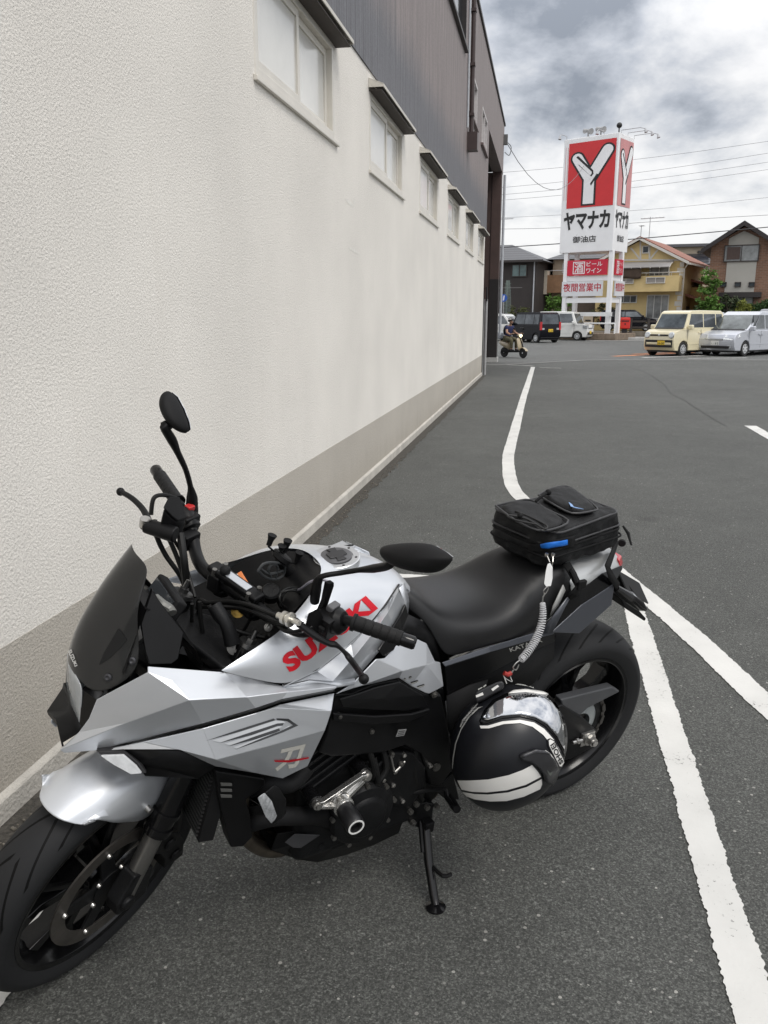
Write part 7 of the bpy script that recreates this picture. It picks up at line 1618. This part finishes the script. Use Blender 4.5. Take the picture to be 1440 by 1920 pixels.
bm = nb(); tube(bm, [(0, .03, 0), (0, .03, 2.9)], .03, 8); mk('pole', bm, arm, bs)
bm = nb(); prism(bm, [V((-.05, -.022, 2.48)), V((.03, -.022, 2.48)), V((.07, -.022, 2.82)), V((-.01, -.022, 2.82))], (0, -.004, 0)); mk('white_mark', bm, TW, bs)
o = thing('garden_wall', 'low grey block wall in front of the dark house', 'wall', gp(965, 62, .1)); bm = nb(); box2(bm, (-2.6, -.1, 0), (1.0, .1, .75)); mk('blocks', bm, PAVE, o, sm=0)
o = thing('gate_post', 'cream gate post with letter box at the beige house', 'gate post', gp(1102, 63, .1)); bm = nb(); box2(bm, (-.4, -.2, 0), (.35, .2, 1.55)); mk('pillar', bm, mat('cream_render', (.40, .34, .26), .85, var=.1), o, sm=0)
bm = nb(); box2(bm, (-.18, -.23, 1.05), (.2, -.201, 1.15)); mk('letter_slot', bm, TRM, o, sm=0)

# ------------------------------------------------------------ houses
RD = mat('dark_roof_tiles', (.075, .077, .085), .5, var=.2, vs=5)
def tiles(m_, c, pitch=.32):
    t, p, n, mt, ln = graph(m_); co = n('ShaderNodeTexCoord').outputs['Object']; x = n('ShaderNodeSeparateXYZ'); ln(co, x.inputs[0])
    f = mt('FRACT', mt('DIVIDE', x.outputs[2], pitch * .5)); b = n('ShaderNodeBump', Strength=1.0, Distance=.06); ln(f, b.inputs['Height']); ln(b.outputs[0], p.inputs['Normal'])
    s = n('ShaderNodeVectorMath', operation='SCALE'); s.inputs[0].default_value = c; ln(mt('MULTIPLY_ADD', f, .8, .6), s.inputs['Scale']); ln(s.outputs[0], p.inputs['Base Color'])
tiles(RD, (.080, .082, .09), .42)
RR = mat('red_roof_tiles', (.27, .115, .08), .7, var=.3, vs=3); tiles(RR, (.27, .115, .08), .34)
WG = mat('house_glass', (.05, .06, .068), .08, var=.4, vs=.8)
WFR = mat('white_frame', (.60, .60, .58), .5, var=.05)
BFR = mat('brown_frame', (.035, .025, .022), .5)
def window(Mx, par, px0, px1, t=0.0, fr=WFR, gl=WG, mull=1, fw=.06, nm='window'):
    s0, z0 = inpl(Mx, *px1, t); s1, z1 = inpl(Mx, *px0, t)
    s0, s1 = min(s0, s1), max(s0, s1); z0, z1 = min(z0, z1), max(z0, z1)
    bm = nb()
    for a_, b_ in (((s0, z0), (s0 + fw, z1)), ((s1 - fw, z0), (s1, z1)), ((s0 + fw, z0), (s1 - fw, z0 + fw)), ((s0 + fw, z1 - fw), (s1 - fw, z1))): box2(bm, (a_[0], t - .09, a_[1]), (b_[0], t - .003, b_[1]))
    for k in range(mull):
        sm_ = s0 + (s1 - s0) * (k + 1) / (mull + 1); box2(bm, (sm_ - fw * .4, t - .08, z0 + fw), (sm_ + fw * .4, t - .003, z1 - fw))
    w_ = mk(nm, bm, fr, par, sm=0)
    bm = nb(); box2(bm, (s0 + fw, t - .04, z0 + fw), (s1 - fw, t - .004, z1 - fw)); mk('pane', bm, gl, w_, sm=0)
    return w_, (s0, s1, z0, z1)
def bx_(nm, a, b, m_, par, **k): bm = nb(); box2(bm, a, b); return mk(nm, bm, m_, par, sm=0, **k)
# dark brown house with a hipped tile roof
MA = frame(1003, 560, 65, 12)
ha = thing('house', 'dark brown two storey house with hipped dark tile roof at the far left', 'house', M=MA)
DK = mat('dark_brown_cladding', (.036, .030, .029), .7, var=.15, vs=1.5)
ez = inpl(MA, 985, 489)[1]; bx_('wall', (0, 0, .1), (8.5, 8, ez), DK, ha)
rz = inpl(MA, 960, 457, 3.0)[1]
bm = nb(); e_ = .55; Q = [V((-e_, -e_, ez)), V((8.5 + e_, -e_, ez)), V((8.5 + e_, 8 + e_, ez)), V((-e_, 8 + e_, ez))]; r1, r2 = V((2.9, 4, rz)), V((5.6, 4, rz))
pan(Q + [r1, r2], [(0, 1, 5, 4), (1, 2, 5), (2, 3, 4, 5), (3, 0, 4), (3, 2, 1, 0)], bm); ro = mk('roof', bm, RD, ha, sm=0)
bx_('gutter', (-e_ - .06, -e_ - .1, ez - .12), (8.5 + e_, -e_ - .001, ez + .04), DK, ha)
bm = nb(); tube(bm, [(.12, -.07, .2), (.12, -.07, ez - .1)], .05, 8); mk('drainpipe', bm, mat('pale_pipe', (.45, .47, .5)), ha)
window(MA, ha, (960, 496), (988, 519), fr=BFR, gl=mat('greenish_glass', (.13, .19, .19), .08, var=.6, vs=.7))
bx_('trim_strip', (1.0, -.03, inpl(MA, 980, 540)[1]), (6, -.001, inpl(MA, 980, 540)[1] + .06), mat('trim_grey', (.16, .15, .15), .6), ha)
bx_('trim_strip', (3.4, -.03, inpl(MA, 948, 502)[1]), (6, -.001, inpl(MA, 948, 502)[1] + .06), mat('trim_grey', (.16, .15, .15)), ha)
def antenna(p, h, par, sp=1.0):
    bm = nb(); p = V(p); tube(bm, [p, p + V((0, 0, h))], .025, 6)
    for k, z_ in enumerate((.95, .93)):
        tube(bm, [p + V((-sp, 0, h * z_)), p + V((sp * .7, .05, h * z_))], .015, 5)
    for k in range(7): x_ = -sp + k * sp * .27; tube(bm, [p + V((x_, -.3, h * .95)), p + V((x_, .3, h * .95))], .010, 4)
    mk('antenna', bm, arm, par)
antenna(r1 + V((.7, 0, 0)), 2.1, ha, .7)
nt_ = thing('plant_net', 'grey green climbing net hanging beside the blue road sign', 'net', gp(950, 63.5, .1))
bm = nb()
for k in range(9):
    x_ = -.22 + k * .055; tube(bm, [(x_ * .55, 0, 3.95), (x_ + .03 * sin(k), .0, 2.4), (x_ * 1.25 + .03 * cos(k * 2), 0, .3)], .013, 5, sm=4)
for k in range(14): z_ = .5 + k * .25; tube(bm, [(-.24, .0, z_), (0, .02, z_ - .09), (.24, 0, z_)], .010, 4, sm=3)
mk('mesh', bm, mat('net_green_grey', (.20, .25, .23), .8), nt_)
# beige house with a wooden balcony
MB_ = frame(1150, 560, 68, 10)
hb_ = thing('house', 'beige house with brown wooden balcony behind the pylon sign', 'house', M=MB_)
BG = mat('beige_render', (.42, .36, .28), .85, var=.1, vs=1)
s1 = inpl(MB_, 1036, 520)[0]; ez = inpl(MB_, 1040, 487)[1]
bx_('wall', (0, 0, .1), (s1, 7, ez), BG, hb_)
bm = nb(); rz = inpl(MB_, 1060, 462, 3)[1]; pan([V((-.5, -.6, ez)), V((s1 + .5, -.6, ez)), V((s1 + .5, 7.6, ez)), V((-.5, 7.6, ez)), V((2, 3.5, rz)), V((s1 - 2, 3.5, rz))], [(0, 1, 5, 4), (1, 2, 5), (2, 3, 4, 5), (3, 0, 4), (3, 2, 1, 0)], bm); mk('roof', bm, RD, hb_, sm=0)
window(MB_, hb_, (1055, 494), (1072, 512), mull=0)
sA, zA = inpl(MB_, 1025, 549, -1.2); sB, zB = inpl(MB_, 1072, 515, -1.2)
bx_('balcony', (sB, -1.2, zA), (sA, -.002, zB), mat('balcony_wood', (.25, .14, .075), .7, var=.2, vs=2), hb_)
bx_('balcony_end', (sA + .002, -1.25, zA - .1), (sA + .25, -.002, zB + .35), mat('cream_trim', (.48, .43, .36), .7), hb_)
bm = nb(); tube(bm, [(sB, -1.15, zB + .32), (sA, -1.15, zB + .32)], .03, 6); mk('balcony_rail', bm, arm, hb_)
bx_('porch', (.5, -1.4, .1), (3.4, -.002, 2.5), mat('porch_dark', (.10, .075, .06), .8), hb_)
# yellow house with a red gable roof and half timbering
MY = frame(1277, 560, 64, 20)
hy = thing('house', 'yellow house with red tile gable roof and white half timbering', 'house', M=MY)
YW = mat('yellow_render', (.66, .51, .25), .85, var=.08, vs=1.2)
WT = mat('white_trim', (.62, .60, .56), .6, var=.05)
FWd, DPT = 6.2, 7.5
ez = inpl(MY, 1277, 488)[1]; sp_, rz = inpl(MY, 1211, 447); sp_ = FWd / 2
bm = nb(); prism(bm, [V((0, 0, .1)), V((FWd, 0, .1)), V((FWd, 0, ez)), V((sp_, 0, rz - .12)), V((0, 0, ez))], (0, DPT, 0)); mk('wall', bm, YW, hy, sm=0)
for sgn, s0 in ((1, -.45), (-1, FWd + .45)):
    k_ = (rz - ez) / sp_; z0 = ez - .45 * k_
    bm = nb(); prism(bm, [V((s0, -.5, z0 + .03)), V((sp_, -.5, rz)), V((sp_, -.5, rz + .13)), V((s0, -.5, z0 + .16))], (0, DPT + 1, 0)); mk('roof', bm, RR, hy, sm=0)
    bm = nb(); prism(bm, [V((s0, -.56, z0 - .10)), V((sp_, -.56, rz - .12)), V((sp_, -.56, rz + .06)), V((s0, -.56, z0 + .10))], (0, .058, 0)); mk('barge_board', bm, WT, hy, sm=0)
bx_('gutter', (-.58, -.5, ez - .45 * (rz - ez) / sp_ - .1), (-.452, DPT + .5, ez - .45 * (rz - ez) / sp_ + .02), WT, hy)
bx_('side_wing', (-2.4, 3.2, .1), (-.002, DPT, 3.6), mat('yellow_render_in_shade', (.46, .31, .12), .85, var=.08), hy)  # darker copy of the yellow render, shade put into the colour
bm = nb(); prism(bm, [V((-2.7, 2.9, 3.3)), V((-.005, 2.9, 4.0)), V((-.005, 2.9, 4.15)), V((-2.7, 2.9, 3.45))], (0, DPT - 2.6, 0)); mk('roof', bm, RR, hy, sm=0)
bm = nb(); prism(bm, [V((-1.5, 1.2, 2.35)), V((-.005, 1.2, 2.95)), V((-.005, 1.2, 3.08)), V((-1.5, 1.2, 2.48))], (0, 1.9, 0)); mk('porch_roof', bm, RR, hy, sm=0)
bx_('front_door', (-.06, 2.0, .2), (-.003, 2.9, 2.2), BFR, hy)
window(MY, hy, (1205, 461), (1217, 475), mull=0, fr=WT)
def trim(p, q_, w_=.11):
    a = V((inpl(MY, *p)[0], -.03, inpl(MY, *p)[1])); b = V((inpl(MY, *q_)[0], -.03, inpl(MY, *q_)[1])); d = (b - a).normalized(); n_ = V((-d.z, 0, d.x)) * w_ / 2
    mk('timber_trim', prism(nb(), [a + n_, b + n_, b - n_, a - n_], (0, .028, 0)), WT, hy, sm=0)
for p, q_ in (((1201, 452), (1201, 486)), ((1218, 452), (1218, 486)), ((1183, 465), (1200, 486)), ((1236, 465), (1219, 486)), ((1162, 487.5), (1275, 487.5))): trim(p, q_)
sA, zA = inpl(MY, 1272, 546, -1.0); sB, zB = inpl(MY, 1150, 519, -1.0)
bx_('balcony', (sA, -1.0, zA), (sB, -.002, zB), YW, hy)
bm = nb(); tube(bm, [(sA, -.95, zB + .22), (sB, -.95, zB + .22)], .035, 6)
for k in range(9): s = sA + (sB - sA) * k / 8; tube(bm, [(s, -.95, zB), (s, -.95, zB + .22)], .02, 5)
mk('balcony_rail', bm, WT, hy)
for pa, pb_ in (((1212, 520), (1247, 531)), ((1160, 523), (1188, 532))):
    window(MY, hy, pa, pb_, t=-1.0, fr=WT, gl=mat('lattice_grey', (.30, .28, .26), .7, var=.2, vs=20), nm='lattice_panel', fw=.05)
window(MY, hy, (1219, 497), (1254, 517), mull=1, gl=mat('curtain_glass', (.24, .25, .25), .2, var=.6, vs=1.0))
window(MY, hy, (1214, 553), (1252, 598), mull=2, gl=mat('curtain_glass', (.24, .25, .25)))
window(MY, hy, (1158, 554), (1194, 568), mull=2)
sA2, zA2 = inpl(MY, 1256, 491, -1.3); sB2, _ = inpl(MY, 1150, 491, -1.3)
bm = nb(); prism(bm, [V((sA2, -1.3, zA2 - .35)), V((sA2, -.9, zA2 - .1)), V((sA2, -.002, zA2 + .12)), V((sA2, -.002, zA2 + .16)), V((sA2, -.9, zA2 - .05)), V((sA2, -1.3, zA2 - .30))], (sB2 - sA2, 0, 0)); mk('awning', bm, mat('awning_smoke', (.26, .25, .245), .3, var=.1), hy, sm=0)
bm = nb()
for k in range(7): s = sA2 + (sB2 - sA2) * k / 6; tube(bm, [(s, -1.32, zA2 - .36), (s, -.9, zA2 - .11), (s, -.05, zA2 + .11)], .03, 5)
tube(bm, [(sA2 + .05, -1.2, zA2 - .3), (sA2 + .05, -.98, zB)], .03, 6); mk('awning_frame', bm, WT, hy)
bm = nb(); zq = inpl(MY, 1273, 490)[1]
for k in range(13):
    z_ = .3 + k * (zq - .3) / 13; box2(bm, (-.03, -.04, z_), (.42 if k % 2 else .26, -.002, z_ + .32)); 
mk('corner_stones', bm, WT, hy, sm=0)
bm = nb(); tube(bm, [(-.35, -.45, ez - .3), (-.10, -.10, ez - .6), (-.08, -.08, .2)], .045, 6); mk('drainpipe', bm, WT, hy)
antenna((sp_, 2.2, rz), 1.7, hy, 1.0)
antenna((sp_ + .0, -.2, rz), .9, hy, .2)
window(MY, hy, (1262, 500), (1266, 501), mull=0) if False else None
ck = inpl(MY, 1202, 522, -1.15); ck1 = inpl(MY, 1158, 502, -1.15)
bm = nb(); rows = []
for j in range(5): rows.append([V((ck[0] + (ck1[0] - ck[0]) * i / 12, -1.2 + .04 * sin(i * 1.9) * j / 4, ck1[1] + (ck[1] - ck1[1]) * j / 4 - .04 * sin(i * .6))) for i in range(13)])
c_ = mk('laundry_sheet', grid(bm, rows), mat('brown_cloth', (.075, .052, .038), .9, var=.2), sm=60, solid=.01, M=MY); tag(c_, 'brown sheet hung out on the balcony of the yellow house', 'sheet')
# brick and grey house at the right
MR_ = frame(1470, 560, 60.8, 15)
hr = thing('house', 'brick house with pale centre panel and dark gable roof at the far right', 'house', M=MR_)
BRK = mat('brown_brick', (.20, .105, .066), .85, var=.2, vs=3)
t, p, n, mt, ln = graph(BRK); bt = n('ShaderNodeTexBrick', Scale=1.0); bt.inputs['Color1'].default_value = (.23, .12, .075, 1); bt.inputs['Color2'].default_value = (.165, .088, .058, 1); bt.inputs['Mortar'].default_value = (.25, .20, .16, 1); bt.inputs['Brick Width'].default_value = .32; bt.inputs['Row Height'].default_value = .11; bt.inputs['Mortar Size'].default_value = .008
co = n('ShaderNodeTexCoord').outputs['Object']; x = n('ShaderNodeSeparateXYZ'); ln(co, x.inputs[0]); c2 = n('ShaderNodeCombineXYZ'); ln(x.outputs[0], c2.inputs[0]); ln(x.outputs[2], c2.inputs[1]); ln(c2.outputs[0], bt.inputs['Vector']); ln(bt.outputs[0], p.inputs['Base Color'])
GP_ = mat('pale_grey_panel', (.40, .385, .35), .8, var=.06, vs=1)
sL_, ez = inpl(MR_, 1334, 462); spk, rz = inpl(MR_, 1397, 421)
sRt = 2 * spk - sL_
bm = nb(); prism(bm, [V((sRt, 0, .1)), V((sL_, 0, .1)), V((sL_, 0, ez)), V((spk, 0, rz - .15)), V((sRt, 0, ez))], (0, 8, 0)); mk('wall', bm, BRK, hr, sm=0)
k_ = (rz - ez) / (sL_ - spk)
for s0 in (sL_ + .6, sRt - .6):
    z0 = ez - .6 * k_; bm = nb(); prism(bm, [V((s0, -.7, z0)), V((spk, -.7, rz)), V((spk, -.7, rz + .2)), V((s0, -.7, z0 + .2))], (0, 9.4, 0)); mk('roof', bm, RD, hr, sm=0)
    bm = nb(); prism(bm, [V((s0, -.78, z0 - .12)), V((spk, -.78, rz - .12)), V((spk, -.78, rz + .14)), V((s0, -.78, z0 + .14))], (0, .078, 0)); mk('barge_board', bm, mat('dark_barge', (.025, .02, .02), .6), hr, sm=0)
sa_, za = inpl(MR_, 1358, 548, -.04); sb2, zb2 = inpl(MR_, 1424, 440, -.04)
pt = [V((sa_, -.05, za)), V((sb2, -.05, za)), V((sb2, -.05, ez + (sb2 - sRt) * k_ - .25)), V((spk, -.05, rz - .4)), V((sa_, -.05, ez + (sL_ - sa_) * k_ - .25))]
mk('centre_panel', prism(nb(), pt, (0, .048, 0)), GP_, hr, sm=0)
window(MR_, hr, (1359, 460), (1422, 490), t=-.05, fr=BFR, gl=mat('curtain_glass', (.24, .25, .25)), mull=1)
sx0, zz0 = inpl(MR_, 1362, 487, -.05); sx1, zz1 = inpl(MR_, 1389, 463, -.05); bx_('shutter', (sx1, -.12, zz0), (sx0, -.091, zz1), mat('brown_shutter', (.07, .045, .038), .6), hr)
for u in (1357, 1384, 1410): window(MR_, hr, (u - 6, 529), (u + 5, 538), t=-.05, fr=BFR, mull=0, fw=.04)
bx_('eave_shadow_band', (sb2 - .5, -.5, za - .35), (sa_ + .3, -.002, za - .02), mat('dark_barge', (.025, .02, .02)), hr)  # dark strip standing in for the shadow band under the upper floor
window(MR_, hr, (1378, 555), (1412, 572), fr=BFR, mull=1, gl=mat('curtain_glass', (.24, .25, .25)))
bx_('ground_band', (sb2, -.02, .1), (sa_ + .2, -.003, za - .36), mat('grey_render', (.12, .115, .11), .85, var=.1), hr)
# low house behind with solar panels
MS_ = frame(1345, 560, 82, 8)
hs = thing('house', 'beige house with solar panels between the yellow and the brick house', 'house', M=MS_)
s1, z1 = inpl(MS_, 1255, 464); bx_('wall', (-3, 0, .1), (s1, 7, z1), BG, hs)
bx_('roof', (-3.3, -.4, z1 + .001), (s1 + .4, 7.4, z1 + .25), mat('flat_roof_edge', (.10, .10, .11), .6), hs)
zz = inpl(MS_, 1300, 478)[1]; z3 = inpl(MS_, 1300, 497, -3)[1]
bm = nb(); prism(bm, [V((-3, -3, z3)), V((s1, -3, z3)), V((s1, -.05, zz)), V((-3, -.05, zz))], (0, 0, .1)); mk('lower_roof', bm, RD, hs, sm=0)
for k in range(3):
    s = -1.0 + k * 2.1; bm = nb(); dz = (zz - z3) / 2.95; prism(bm, [V((s, -2.7, z3 + .3 * dz + .12)), V((s + 1.9, -2.7, z3 + .3 * dz + .12)), V((s + 1.9, -.35, z3 + 2.65 * dz + .12)), V((s, -.35, z3 + 2.65 * dz + .12))], (0, 0, .06)); mk('solar_panel', bm, mat('solar_blue_black', (.02, .022, .03), .2, coat=.4), hs, sm=0)
bx_('lower_wall', (-3, -2.8, .1), (s1, -.002, z3), BG, hs)
window(MS_, hs, (1308, 470), (1320, 474), mull=0, fr=BFR)

# ------------------------------------------------------------ overhead wires
WIR = mat('wire_grey', (.13, .13, .14), .6, var=0)
def wire(label, pts, r, m_=WIR, nm='power_line', group='power lines across the sky'):
    P = [OY(u, v, Y) for u, v, Y in pts]; c = P[0]
    o = tag(mk(nm, tube(nb(), [p - c for p in cr(P, 6)], r, 5), m_), label, 'wire', group); o.location = c; return o
names = ['uppermost', 'second', 'third', 'fourth']
for k, (a, b, c) in enumerate((((880, 328), (1052, 314), (1460, 262)), ((880, 357), (1052, 341), (1460, 284)), ((880, 370), (1052, 355), (1460, 301)), ((880, 380), (1052, 366), (1460, 315)))):
    wire(names[k] + ' of the four parallel power lines behind the pylon sign', [(a[0], a[1], 70), (b[0], b[1], 70), ((b[0] + c[0]) / 2, (b[1] + c[1]) / 2 + 3, 70), (c[0], c[1], 70)], .012)
wire('thin wire passing low behind the pylon sign above the houses', [(880, 411, 72), (1050, 403, 72), (1250, 390, 72), (1460, 368, 72)], .011)
wire('knotted messenger wire with hangers beyond the dark house antenna', [(880, 430, 72), (1050, 427, 72), (1250, 414, 72), (1460, 402, 72)], .016)
wire('thick black cable running just above the house roofs', [(880, 468, 60), (1048, 457, 60), (1190, 448, 60), (1460, 424, 60)], .03, mat('cable_dark', (.04, .04, .045), .6, var=0))
P0 = V((WX + .12, 29.05, 6.95)); P1 = SM @ V((2.2, -.1, zb + HH * .75)); pts = []
for k in range(13):
    t_ = k / 12; p = P0.lerp(P1, t_); p.z -= 5.6 * t_ * (1 - t_) * (1.15 - .3 * t_); pts.append(p)
o = tag(mk('service_wire', tube(nb(), [p - P0 for p in pts], .012, 5), WIR), 'sagging wire from the store corner to the pylon sign', 'wire'); o.location = P0
